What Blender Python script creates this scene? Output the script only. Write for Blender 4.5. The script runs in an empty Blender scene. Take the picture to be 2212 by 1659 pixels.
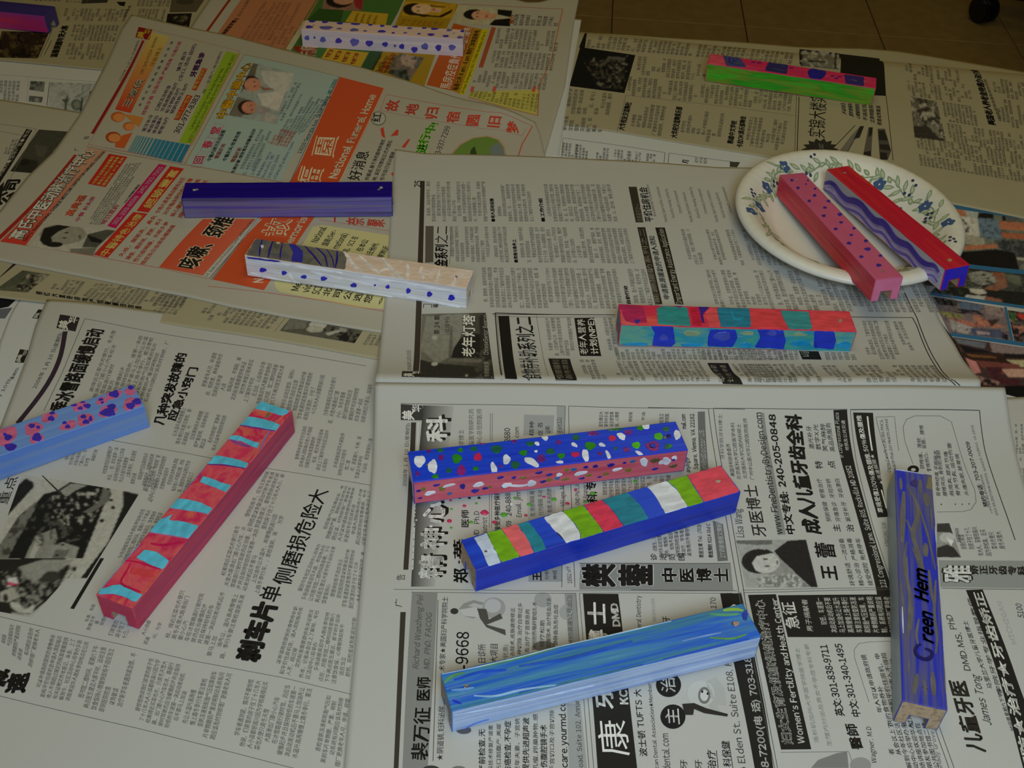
import bpy, bmesh, math, random
import numpy as np
from mathutils import Vector, Matrix

# ------------------------------------------------------------------ camera, world, lights, exposure
random.seed(7); RNG = np.random.default_rng(7)
SC = bpy.context.scene; COL = SC.collection
ZT = 0.56                                  # height of the table top above the floor
FPX, PITCH, ROLL, CAMH = 2404.578, 0.7231143, 0.0453844, 0.4944894
_cp, _sp = math.cos(PITCH), math.sin(PITCH)
FWD = np.array([0, _cp, -_sp]); _r0 = np.array([1.0, 0, 0]); _u0 = np.array([0, _sp, _cp])
RIGHT = math.cos(ROLL)*_r0 + math.sin(ROLL)*_u0
UP = -math.sin(ROLL)*_r0 + math.cos(ROLL)*_u0
CAM = np.array([0, 0, ZT+CAMH])
cd = bpy.data.cameras.new('camera'); cam = bpy.data.objects.new('camera', cd); COL.objects.link(cam)
cd.sensor_fit = 'HORIZONTAL'; cd.sensor_width = 36; cd.lens = 36*FPX/2212; cd.clip_start = .02
cam.matrix_world = Matrix(((RIGHT[0], UP[0], -FWD[0], CAM[0]), (RIGHT[1], UP[1], -FWD[1], CAM[1]),
                           (RIGHT[2], UP[2], -FWD[2], CAM[2]), (0, 0, 0, 1)))
SC.camera = cam
w = bpy.data.worlds.new('room_light'); SC.world = w; w.use_nodes = True
w.node_tree.nodes['Background'].inputs[0].default_value = (1.0, .84, .5, 1)
w.node_tree.nodes['Background'].inputs[1].default_value = 0.02
LA, LB = .31, .52
def area(name, loc, target, sx, sy, power, col):
    l = bpy.data.lights.new(name, 'AREA'); l.shape = 'RECTANGLE'; l.size = sx; l.size_y = sy
    l.energy = power; l.color = col
    o = bpy.data.objects.new(name, l); COL.objects.link(o); o.location = loc
    d = Vector(target)-Vector(loc); o.rotation_euler = d.to_track_quat('-Z', 'Y').to_euler()
    return o
_l = area('cool_light_by_viewer', (.09, -.22, ZT+.70), (.09, .50, ZT), .5, .35, 9.5*LA, (.66, .82, 1.0)); _l.data.spread = math.radians(115)
area('ceiling_lamp_front', (.05, .55, 2.1), (.05, .65, 0), 1.0, .6, 9*LB, (1.0, .78, .24))
area('ceiling_lamp_back', (.9, 2.2, 2.55), (.9, 2.2, 0), 1.2, .6, 6*LB, (1.0, .78, .24))
SC.view_settings.view_transform = 'Standard'; SC.view_settings.look = 'None'
SC.view_settings.gamma = 1; SC.view_settings.use_curve_mapping = False
SC.view_settings.exposure = 0.0

# ------------------------------------------------------------------ helpers
def lin(c):
    c = np.asarray(c, float)/255.0
    return np.where(c <= .04045, c/12.92, ((c+.055)/1.055)**2.4)
def tag(o, label=None, cat=None, group=None, kind=None):
    for k, v in (('label', label), ('category', cat), ('group', group), ('kind', kind)):
        if v: o[k] = v
    return o
def mesh(name, V, F, mat=None, parent=None, colors=None, smooth=False, kind=None):
    """one mesh object; V in world coordinates when the parent is an unrotated root"""
    V = np.asarray(V, float)
    if parent is not None and parent.get('_off'): V = V-np.array(parent['_off'])
    me = bpy.data.meshes.new(name)
    if isinstance(F, np.ndarray):
        n = F.shape[1]; me.vertices.add(len(V)); me.vertices.foreach_set('co', V.astype(np.float32).ravel())
        me.loops.add(F.size); me.loops.foreach_set('vertex_index', F.astype(np.int32).ravel())
        me.polygons.add(len(F)); me.polygons.foreach_set('loop_start', np.arange(0, F.size, n, dtype=np.int32))
        me.polygons.foreach_set('loop_total', np.full(len(F), n, dtype=np.int32))
        me.update(calc_edges=True); me.validate()
    else:
        me.from_pydata([tuple(v) for v in V], [], F)
    if colors is not None:
        ca = me.color_attributes.new('Col', 'FLOAT_COLOR', 'POINT')
        c = np.ones((len(me.vertices), 4), np.float32); c[:, :3] = colors
        ca.data.foreach_set('color', c.ravel())
    if smooth: me.polygons.foreach_set('use_smooth', np.ones(len(me.polygons), dtype=bool))
    o = bpy.data.objects.new(name, me); COL.objects.link(o)
    if mat: me.materials.append(mat)
    if parent is not None: o.parent = parent
    if kind: o['kind'] = kind
    return o
def nodemat(name):
    m = bpy.data.materials.new(name); m.use_nodes = True
    return m, m.node_tree, m.node_tree.nodes['Principled BSDF']
# --- pixel (2212 x 1659 frame) -> point on a surface z = zf(x, y)
def unproj(px, py, zf):
    px = np.atleast_1d(np.asarray(px, float)); py = np.atleast_1d(np.asarray(py, float))
    d = FWD[None]*FPX + RIGHT[None]*(px[:, None]-1106) - UP[None]*(py[:, None]-829.5)
    z = np.full(len(px), ZT)
    for _ in range(30):
        P = CAM[None]+d*((z-CAM[2])/d[:, 2])[:, None]
        z2 = zf(P[:, 0], P[:, 1])
        if np.abs(z2-z).max() < 1e-7: break
        z = z2
    P[:, 2] = z
    return P
def ripple(x, y):
    return .00055*np.sin(17*x+5*y+1.3)+.0004*np.sin(31*y-11*x)+.0003*np.sin(47*x+23*y+2)
# crease between the two lower right pages
_H0, _H1 = .015, .021
_ca = unproj([811], [826], lambda x, y: np.full_like(x, ZT+_H0))[0]
_cb = unproj([2173], [837], lambda x, y: np.full_like(x, ZT+_H1))[0]
_cdir = (_cb-_ca)[:2]; _cl = np.hypot(*_cdir); _cdir /= _cl
def ridge(x, y, lam):
    dx, dy = x-_ca[0], y-_ca[1]
    t = (dx*_cdir[0]+dy*_cdir[1])/_cl; s = -dx*_cdir[1]+dy*_cdir[0]
    H = _H0+(_H1-_H0)*np.clip(t, -.2, 1.3)
    return H*np.exp(-(np.abs(s)/lam)**1.2)
def zf_flat(off, extra=None):
    def f(x, y):
        z = ZT+off+.0016+ripple(x, y)
        return z+extra(x, y) if extra else z
    return f

# ------------------------------------------------------------------ materials
def m_paper(name, rgb, bump=.25):
    m, nt, b = nodemat(name); N = nt.nodes; Lk = nt.links
    tc = N.new('ShaderNodeTexCoord'); n = N.new('ShaderNodeTexNoise'); n.inputs['Scale'].default_value = 900
    n2 = N.new('ShaderNodeTexNoise'); n2.inputs['Scale'].default_value = 9
    Lk.new(tc.outputs['Object'], n.inputs['Vector']); Lk.new(tc.outputs['Object'], n2.inputs['Vector'])
    mx = N.new('ShaderNodeMix'); mx.data_type = 'RGBA'
    c = lin(rgb); mx.inputs['A'].default_value = (*(c*.93), 1); mx.inputs['B'].default_value = (*(c*1.05), 1)
    ad = N.new('ShaderNodeMath'); ad.operation = 'AVERAGE' if False else 'ADD'
    Lk.new(n.outputs['Fac'], ad.inputs[0]); Lk.new(n2.outputs['Fac'], ad.inputs[1])
    ml = N.new('ShaderNodeMath'); ml.operation = 'MULTIPLY'; ml.inputs[1].default_value = .5
    Lk.new(ad.outputs[0], ml.inputs[0]); Lk.new(ml.outputs[0], mx.inputs['Factor'])
    Lk.new(mx.outputs['Result'], b.inputs['Base Color'])
    bp = N.new('ShaderNodeBump'); bp.inputs['Strength'].default_value = bump; bp.inputs['Distance'].default_value = .0003
    n3 = N.new('ShaderNodeTexNoise'); n3.inputs['Scale'].default_value = 60; n3.inputs['Detail'].default_value = 3
    Lk.new(tc.outputs['Object'], n3.inputs['Vector']); Lk.new(n3.outputs['Fac'], bp.inputs['Height'])
    Lk.new(bp.outputs['Normal'], b.inputs['Normal'])
    b.inputs['Roughness'].default_value = .8; b.inputs['Specular IOR Level'].default_value = .2
    return m
M_PAPER = m_paper('newsprint_paper', (190, 187, 176))
M_PAPERC = m_paper('colour_page_newsprint', (182, 176, 158))
M_PAPERD = m_paper('yellowed_newsprint', (170, 160, 128))
M_PAPERW = m_paper('whiter_newsprint_paper', (204, 205, 200))
M_INK, nt, b = nodemat('printed_ink'); a = nt.nodes.new('ShaderNodeVertexColor'); a.layer_name = 'Col'
nt.links.new(a.outputs['Color'], b.inputs['Base Color']); b.inputs['Roughness'].default_value = .75
b.inputs['Specular IOR Level'].default_value = .2

def m_paint(name, cols, sx=5, sy=130, rough=.42, bump=.5, dist=.0006, seed=0.0, detail=4):
    """hand brushed paint: streaks run along the local x axis and mix the given colours"""
    m, nt, b = nodemat(name); N = nt.nodes; Lk = nt.links
    tc = N.new('ShaderNodeTexCoord'); mp = N.new('ShaderNodeMapping')
    mp.inputs['Scale'].default_value = (sx, sy, sy); mp.inputs['Location'].default_value = (seed, seed*1.7, seed*.6)
    Lk.new(tc.outputs['Object'], mp.inputs['Vector'])
    n = N.new('ShaderNodeTexNoise'); n.inputs['Scale'].default_value = 1.6; n.inputs['Detail'].default_value = detail
    n.inputs['Distortion'].default_value = .4
    Lk.new(mp.outputs['Vector'], n.inputs['Vector'])
    r = N.new('ShaderNodeValToRGB'); el = r.color_ramp.elements
    k = len(cols)
    for i, c in enumerate(cols):
        p = .5 if k == 1 else .32+.36*i/(k-1)
        e = el[i] if i < 2 else el.new(p)
        e.position = p; e.color = (*lin(c), 1)
    if k == 1: el[1].color = el[0].color
    Lk.new(n.outputs['Fac'], r.inputs['Fac']); Lk.new(r.outputs['Color'], b.inputs['Base Color'])
    bp = N.new('ShaderNodeBump'); bp.inputs['Strength'].default_value = bump; bp.inputs['Distance'].default_value = dist
    n2 = N.new('ShaderNodeTexNoise'); n2.inputs['Scale'].default_value = 2.3; n2.inputs['Detail'].default_value = 5
    Lk.new(mp.outputs['Vector'], n2.inputs['Vector']); Lk.new(n2.outputs['Fac'], bp.inputs['Height'])
    Lk.new(bp.outputs['Normal'], b.inputs['Normal']); b.inputs['Roughness'].default_value = rough
    return m
_pm = {}
def dab(rgb, rough=.35):
    k = (rgb, rough)
    if k not in _pm: _pm[k] = m_paint('paint_dab', [tuple(max(0, v*.9) for v in rgb), tuple(min(255, v*1.06) for v in rgb)],
                                      60, 160, rough, .5, .0004)
    return _pm[k]
M_WOOD = m_paint('bare_pine_wood', [(150, 122, 92), (190, 162, 126), (165, 138, 104)], 6, 160, .7, .3)

# ------------------------------------------------------------------ floor, table, chair
def m_floor():
    m, nt, b = nodemat('beige_vinyl_tile'); N = nt.nodes; Lk = nt.links
    tc = N.new('ShaderNodeTexCoord'); n = N.new('ShaderNodeTexNoise'); n.inputs['Scale'].default_value = 28; n.inputs['Detail'].default_value = 6
    Lk.new(tc.outputs['Object'], n.inputs['Vector'])
    r = N.new('ShaderNodeValToRGB'); r.color_ramp.elements[0].position = .35; r.color_ramp.elements[1].position = .65
    r.color_ramp.elements[0].color = (*lin((156, 130, 82)), 1); r.color_ramp.elements[1].color = (*lin((168, 142, 94)), 1)
    Lk.new(n.outputs['Fac'], r.inputs['Fac']); Lk.new(r.outputs['Color'], b.inputs['Base Color']); b.inputs['Roughness'].default_value = .55
    return m
M_TILE = m_floor()
def box(bm, x0, x1, y0, y1, z0, z1):
    v = [bm.verts.new(p) for p in ((x0,y0,z0),(x1,y0,z0),(x1,y1,z0),(x0,y1,z0),(x0,y0,z1),(x1,y0,z1),(x1,y1,z1),(x0,y1,z1))]
    for f in ((0,3,2,1),(4,5,6,7),(0,1,5,4),(1,2,6,5),(2,3,7,6),(3,0,4,7)): bm.faces.new([v[i] for i in f])
def bmobj(name, bm, mats, parent=None, loc=None, rot=None, smooth=False):
    bmesh.ops.recalc_face_normals(bm, faces=bm.faces)
    me = bpy.data.meshes.new(name); bm.to_mesh(me); bm.free()
    for m in (mats if isinstance(mats, (list, tuple)) else [mats]): me.materials.append(m)
    if smooth: me.polygons.foreach_set('use_smooth', np.ones(len(me.polygons), dtype=bool))
    o = bpy.data.objects.new(name, me); COL.objects.link(o)
    if parent: o.parent = parent
    if loc: o.location = loc
    if rot: o.rotation_euler = rot
    return o
def empty(name, loc=(0,0,0), rz=0):
    o = bpy.data.objects.new(name, None); COL.objects.link(o); o.location = loc; o.rotation_euler = (0, 0, rz); o.empty_display_size = .05
    return o
bm = bmesh.new(); box(bm, -2.6, 3.4, -2.0, 4.2, -.06, -.006)
floor = bmobj('floor', bm, m_paint('dark_tile_joint', [(104, 84, 50)], rough=.9), None); floor['kind'] = 'structure'
TS = .305; ang = math.radians(-3.1)
bm = bmesh.new(); g = TS/2-.0012
box(bm, -g, g, -g, g, -.0055, 0)
bmesh.ops.bevel(bm, geom=[e for e in bm.edges if e.verts[0].co.z > -.001 and e.verts[1].co.z > -.001], offset=.0012, segments=1, affect='EDGES')
t0 = bmobj('floor_tile', bm, M_TILE, floor)
_g = unproj([1614], [45], lambda x, y: np.zeros_like(x))[0]      # a joint seen beyond the table
ca, sa = math.cos(ang), math.sin(ang)
k = 0
for i in range(-8, 9):
    for j in range(-7, 9):
        lx, ly = (i+.5)*TS, j*TS
        X, Y = _g[0]+lx*ca-ly*sa, _g[1]+.12+lx*sa+ly*ca
        if not (-2.4 < X < 3.2 and -1.8 < Y < 4.0): continue
        o = t0 if k == 0 else t0.copy()
        if k: COL.objects.link(o)
        o.location = (X, Y, 0); o.rotation_euler = (0, 0, ang); k += 1
M_WALL = m_paint('cream_wall_paint', [(196, 184, 150), (202, 190, 156)], 3, 3, .8, .02)
def wall(name, *b_):
    bm = bmesh.new(); box(bm, *b_); o = bmobj(name, bm, M_WALL); o['kind'] = 'structure'; return o
wall('wall_back', -2.6, 3.4, 4.2, 4.3, 0, 2.7); wall('wall_left', -2.7, -2.6, -2.0, 4.2, 0, 2.7); wall('wall_right', 3.4, 3.5, -2.0, 4.2, 0, 2.7)
wall('wall_front', -2.6, 3.4, -2.1, -2.0, 0, 2.7); wall('ceiling', -2.7, 3.5, -2.1, 4.3, 2.7, 2.8)
for nm, b_ in (('baseboard_back', (-2.6, 3.4, 4.185, 4.2, 0, .1)), ('baseboard_left', (-2.6, -2.585, -2.0, 4.2, 0, .1)), ('baseboard_right', (3.385, 3.4, -2.0, 4.2, 0, .1))):
    bm = bmesh.new(); box(bm, *b_); o = bmobj(nm, bm, m_paint('dark_rubber', [(40, 34, 28)], rough=.6)); o['kind'] = 'structure'
# table: laminate top with metal legs
E1 = unproj([1268], [74], lambda x, y: np.full_like(x, ZT))[0]; E2 = unproj([2150], [158], lambda x, y: np.full_like(x, ZT))[0]
ta = math.atan2(E2[1]-E1[1], E2[0]-E1[0])
TW, TD = 1.83, 1.10
tc_ = np.array([E1[0]-.05, E1[1]-.004]); nrm = np.array([-math.sin(ta), math.cos(ta)])
tcen = tc_-nrm*(TD/2+.006)
table = empty('work_table', (tcen[0], tcen[1], 0), ta)
tag(table, 'low rectangular work table hidden under the layers of newspaper', 'table')
M_LAM = m_paint('brown_laminate', [(120, 88, 56), (138, 104, 68)], 3, 30, .4, .05)
M_MET = m_paint('grey_metal', [(60, 60, 60), (72, 72, 72)], 5, 5, .35, 0)
M_BLK = m_paint('black_plastic', [(16, 16, 17), (22, 22, 23)], 8, 8, .45, .05)
bm = bmesh.new(); box(bm, -TW/2, TW/2, -TD/2, TD/2, ZT-.028, ZT-.0005)
bmesh.ops.bevel(bm, geom=list(bm.edges), offset=.004, segments=2, affect='EDGES'); bmobj('tabletop', bm, M_LAM, table)
bm = bmesh.new(); box(bm, -TW/2+.08, TW/2-.08, -TD/2+.08, TD/2-.08, ZT-.075, ZT-.029); bmobj('apron_frame', bm, M_MET, table)
for sx in (-1, 1):
    for sy in (-1, 1):
        bm = bmesh.new(); bmesh.ops.create_cone(bm, cap_ends=True, segments=16, radius1=.018, radius2=.018, depth=ZT-.078)
        bmobj('leg', bm, M_MET, table, (sx*(TW/2-.1), sy*(TD/2-.1), (ZT-.078)/2+.002))
        bm = bmesh.new(); bmesh.ops.create_cone(bm, cap_ends=True, segments=16, radius1=.024, radius2=.022, depth=.02)
        bmobj('foot_cap', bm, M_BLK, table, (sx*(TW/2-.1), sy*(TD/2-.1), .0105))

# office chair, only one caster and the end of a leg show
cpt = unproj([2126], [20], lambda x, y: np.full_like(x, .03))[0]
CH = (cpt[0]+.245, cpt[1]-.118)
chair = empty('office_chair', (CH[0], CH[1], 0)); tag(chair, 'dark swivel chair whose black caster wheel shows beyond the table at the upper right', 'chair')
for k in range(5):
    a_ = math.radians(154.3+72*k); cx, cy = .272*math.cos(a_), .272*math.sin(a_)
    bm = bmesh.new(); vs = []
    for r_, z_, w_, h_ in ((.03, .105, .030, .028), (.15, .098, .025, .022), (.285, .082, .020, .016)):
        vs.append([bm.verts.new((r_, s1*w_, z_+s2*h_)) for s1, s2 in ((-1,-1),(1,-1),(1,1),(-1,1))])
    for p, q in zip(vs, vs[1:]):
        for i in range(4): bm.faces.new((p[i], p[(i+1) % 4], q[(i+1) % 4], q[i]))
    bm.faces.new(vs[0]); bm.faces.new(vs[-1]); bmesh.ops.bevel(bm, geom=list(bm.edges), offset=.005, segments=2, affect='EDGES')
    bmobj('base_leg', bm, M_BLK, chair, (0, 0, 0), (0, 0, a_), True)
    for s in (-1, 1):
        bm = bmesh.new(); bmesh.ops.create_cone(bm, cap_ends=True, segments=32, radius1=.03, radius2=.03, depth=.016)
        bmesh.ops.bevel(bm, geom=[e for e in bm.edges], offset=.0035, segments=2, affect='EDGES')
        wh = bmobj('caster_wheel', bm, M_BLK, chair, (cx+s*.013*math.cos(a_+.9), cy+s*.013*math.sin(a_+.9), .0305), (math.pi/2, 0, a_+.9+math.pi/2), False)
        bm = bmesh.new(); bmesh.ops.create_cone(bm, cap_ends=True, segments=20, radius1=.011, radius2=.008, depth=.005)
        bmobj('hub_cap', bm, M_MET, wh, (0, 0, -s*.0095))
    bm = bmesh.new(); bmesh.ops.create_cone(bm, cap_ends=True, segments=16, radius1=.006, radius2=.006, depth=.045)
    bmobj('caster_stem', bm, M_MET, chair, (cx, cy, .062))
    bm = bmesh.new(); bmesh.ops.create_uvsphere(bm, u_segments=20, v_segments=10, radius=.026)
    for v in bm.verts: v.co.z = max(v.co.z, 0)*.55
    bmobj('caster_hood', bm, M_BLK, chair, (cx, cy, .048), None, True)
bm = bmesh.new(); bmesh.ops.create_cone(bm, cap_ends=True, segments=24, radius1=.03, radius2=.022, depth=.30); bmobj('gas_column', bm, M_BLK, chair, (0, 0, .27))
bm = bmesh.new(); box(bm, -.24, .24, -.23, .23, .42, .50); bmesh.ops.bevel(bm, geom=list(bm.edges), offset=.03, segments=4, affect='EDGES'); bmobj('seat', bm, m_paint('charcoal_cloth', [(24, 24, 28), (32, 32, 36)], 200, 200, .9, .4), chair, None, None, True)
bm = bmesh.new(); box(bm, .24, .29, -.21, .21, .58, 1.0); bmesh.ops.bevel(bm, geom=list(bm.edges), offset=.02, segments=4, affect='EDGES'); bmobj('backrest', bm, M_BLK, chair, None, None, True)
bm = bmesh.new(); box(bm, .20, .27, -.03, .03, .40, .42); box(bm, .25, .28, -.03, .03, .41, .62); bmobj('back_support', bm, M_BLK, chair)

# ------------------------------------------------------------------ newspaper helpers
S = None; ZF = None; _ox = _oy = 0.0; _s = 1.0
LIFT = 0
def cr(x, y, s):
    """pixel frame of the close-up the next coordinates were measured in"""
    global _ox, _oy, _s
    _ox, _oy, _s = x, y, s
A_ = lambda: cr(0, 0, 3.16)
def W(pts, lift=None):
    p = np.array(pts, float).reshape(-1, 2)
    P = unproj(p[:, 0]/_s+_ox, p[:, 1]/_s+_oy, ZF)
    return P
def put(xy, k):
    return np.c_[xy, ZF(xy[:, 0], xy[:, 1])+.00012+.00005*k]
def resample(pts, n):
    p = np.array(pts, float)
    if len(p) == 1: p = np.vstack([p, p])
    d = np.r_[0, np.cumsum(np.hypot(*np.diff(p, axis=0).T))]; d /= max(d[-1], 1e-9)
    t = np.linspace(0, 1, n); return np.c_[np.interp(t, d, p[:, 0]), np.interp(t, d, p[:, 1])]
def sheet(label, off, left, right, top=None, bottom=None, mat=None, extra=None, zf=None, step=.004):
    """left / right: pixel polylines bottom -> top; top / bottom: optional polylines left -> right (Coons patch)"""
    global S, ZF
    ZF = zf or zf_flat(off, extra)
    Lp = W(left)[:, :2]; Rp = W(right)[:, :2]
    Tp = W(top)[:, :2] if top else np.array([Lp[-1], Rp[-1]]); Bp = W(bottom)[:, :2] if bottom else np.array([Lp[0], Rp[0]])
    ln = lambda q: np.hypot(*np.diff(q, axis=0).T).sum()
    nu = max(2, int(max(ln(Tp), ln(Bp))/step)+1); nv = max(2, int(max(ln(Lp), ln(Rp))/step)+1)
    L_, R_ = resample(Lp, nv), resample(Rp, nv); T_, B_ = resample(Tp, nu), resample(Bp, nu)
    B_[0], B_[-1] = L_[0], R_[0]; T_[0], T_[-1] = L_[-1], R_[-1]
    u = np.linspace(0, 1, nu)[None, :, None]; v = np.linspace(0, 1, nv)[:, None, None]
    G = (1-u)*L_[:, None]+u*R_[:, None]+(1-v)*B_[None]+v*T_[None]-((1-u)*(1-v)*B_[0]+u*(1-v)*B_[-1]+(1-u)*v*T_[0]+u*v*T_[-1])
    xy = G.reshape(-1, 2); V = np.c_[xy, ZF(xy[:, 0], xy[:, 1])]
    i = np.arange(nu*nv).reshape(nv, nu)
    top_f = np.stack([i[:-1, :-1], i[:-1, 1:], i[1:, 1:], i[1:, :-1]], -1).reshape(-1, 4)
    ring = np.r_[i[0, :], i[1:, -1], i[-1, -2::-1], i[-2:0:-1, 0]]
    n0 = len(V); V = np.vstack([V, V-[0, 0, .0004]]); r2 = np.roll(ring, -1)
    side = np.stack([ring, ring+n0, r2+n0, r2], -1)
    F = np.vstack([top_f, top_f[:, ::-1]+n0, side])
    c = xy.mean(0)
    root = bpy.data.objects.new('newspaper_page', None)
    me_o = None
    class Fake(dict): pass
    me = mesh('newspaper_page', V-[c[0], c[1], ZT], F, mat or M_PAPER, None, None, False)
    bpy.data.objects.remove(root)
    me.data.polygons.foreach_set('use_smooth', np.r_[np.ones(len(top_f)*2, bool), np.zeros(len(side), bool)])
    me.location = (c[0], c[1], ZT); me['_off'] = [float(c[0]), float(c[1]), ZT]
    tag(me, label, 'newspaper', 'newspaper pages spread over the table')
    S = me
    return me
def emit(name, V, F, rgb, kind=None):
    c = lin(rgb) if np.ndim(rgb) == 1 else rgb
    return mesh(name, V, F, M_INK, S, c, kind=kind)
def gridpatch(left, right, step=.003):
    """strip between two pixel polylines"""
    a, b = W(left)[:, :2], W(right)[:, :2]
    def rnd_(p):
        for _ in range(2):
            if len(p) > 2: p = np.vstack([p[:1], np.stack([p[:-1]*.75+p[1:]*.25, p[:-1]*.25+p[1:]*.75], 1).reshape(-1, 2)[1:-1], p[-1:]])
        return p
    a, b = rnd_(a), rnd_(b)
    ln = lambda q: np.hypot(*np.diff(q, axis=0).T).sum()
    nv = max(2, int(max(ln(a), ln(b))/step)+2); nu = max(2, int(np.hypot(*(a-b[:len(a)]).T).max()/step)+2 if len(a) == len(b) else int(np.hypot(*(a[0]-b[0]))/step)+2)
    if len(a) == len(b):       # same count: keep vertex correspondence
        t = np.linspace(0, len(a)-1, nv); k = np.minimum(t.astype(int), len(a)-2); f = (t-k)[:, None]
        L_, R_ = a[k]*(1-f)+a[k+1]*f, b[k]*(1-f)+b[k+1]*f
    else: L_, R_ = resample(a, nv), resample(b, nv)
    u = np.linspace(0, 1, nu)[None, :, None]
    G = (1-u)*L_[:, None]+u*R_[:, None]
    i = np.arange(nu*nv).reshape(nv, nu)
    F = np.stack([i[:-1, :-1], i[:-1, 1:], i[1:, 1:], i[1:, :-1]], -1).reshape(-1, 4)
    return G, F
def q(left, right, rgb, k=0, name='printed_block', rgb2=None, axis=0):
    """colour block; left/right = pixel polylines bottom -> top; rgb2: second colour of a printed gradient"""
    G, F = gridpatch(left, right)
    xy = G.reshape(-1, 2); col = rgb
    if rgb2 is not None:
        nv, nu = G.shape[:2]
        t = np.linspace(0, 1, nu)[None, :]+np.zeros((nv, 1)) if axis == 0 else np.linspace(0, 1, nv)[:, None]+np.zeros((1, nu))
        col = lin(rgb)[None]*(1-t.reshape(-1, 1))+lin(rgb2)[None]*t.reshape(-1, 1)
    return emit(name, put(xy, k), F, col)
def q4(bl, tl, tr, br, rgb, k=0, **kw): return q([bl, tl], [br, tr], rgb, k, **kw)
def l(pts, wpx, rgb=(60, 55, 48), k=1, closed=False, name='ruled_line'):
    p = [tuple(a) for a in pts]
    if closed: p.append(p[0])
    P = W(p)[:, :2]; n = max(2, int(np.hypot(*np.diff(P, axis=0).T).sum()/.006)+1)
    sc = np.hypot(*(W([p[0]])[0, :2]-W([(p[0][0]+10, p[0][1])])[0, :2]))/10*wpx/2
    if len(P) > 2 or closed:
        V, F = [], []
        for a, b in zip(P, P[1:]):
            d = b-a; L_ = np.hypot(*d)
            if L_ < 1e-6: continue
            d /= L_; nn = np.array([-d[1], d[0]])*sc; m = max(2, int(L_/.006)+2); base = len(V)
            for t in np.linspace(0, 1, m):
                c = a+(b-a)*t; V += [c+nn, c-nn]
            F += [(base+2*i, base+2*i+1, base+2*i+3, base+2*i+2) for i in range(m-1)]
        V = np.array(V); F = np.array(F)
    else:
        d = (P[1]-P[0]); d /= np.hypot(*d); nn = np.array([-d[1], d[0]])*sc
        t = np.linspace(0, 1, n)[:, None]; c = P[0]*(1-t)+P[1]*t
        V = np.stack([c+nn, c-nn], 1).reshape(-1, 2); F = np.array([(2*i, 2*i+1, 2*i+3, 2*i+2) for i in range(n-1)])
    return emit(name, put(V, k), F, rgb)
def poly(pts, rgb, k=1, name='printed_shape'):
    P = W(pts)[:, :2]; bm = bmesh.new(); vs = [bm.verts.new((x, y, 0)) for x, y in P]
    f = bm.faces.new(vs); bmesh.ops.triangulate(bm, faces=[f])
    for _ in range(6):
        es = [e for e in bm.edges if e.calc_length() > .006]
        if not es: break
        bmesh.ops.subdivide_edges(bm, edges=es, cuts=1); bmesh.ops.triangulate(bm, faces=bm.faces[:])
    bm.verts.index_update()
    V = np.array([v.co[:2] for v in bm.verts]); F = np.array([[v.index for v in f.verts] for f in bm.faces]); bm.free()
    return emit(name, put(V, k), F, rgb)
def ell(cx, cy, rx, ry, rgb, k=1, rot=0, n=24, name='printed_shape'):
    t = np.linspace(0, 2*math.pi, n, endpoint=False); c, s = math.cos(rot), math.sin(rot)
    return poly([(cx+rx*math.cos(a)*c-ry*math.sin(a)*s, cy+rx*math.cos(a)*s+ry*math.sin(a)*c) for a in t], rgb, k, name)
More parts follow.
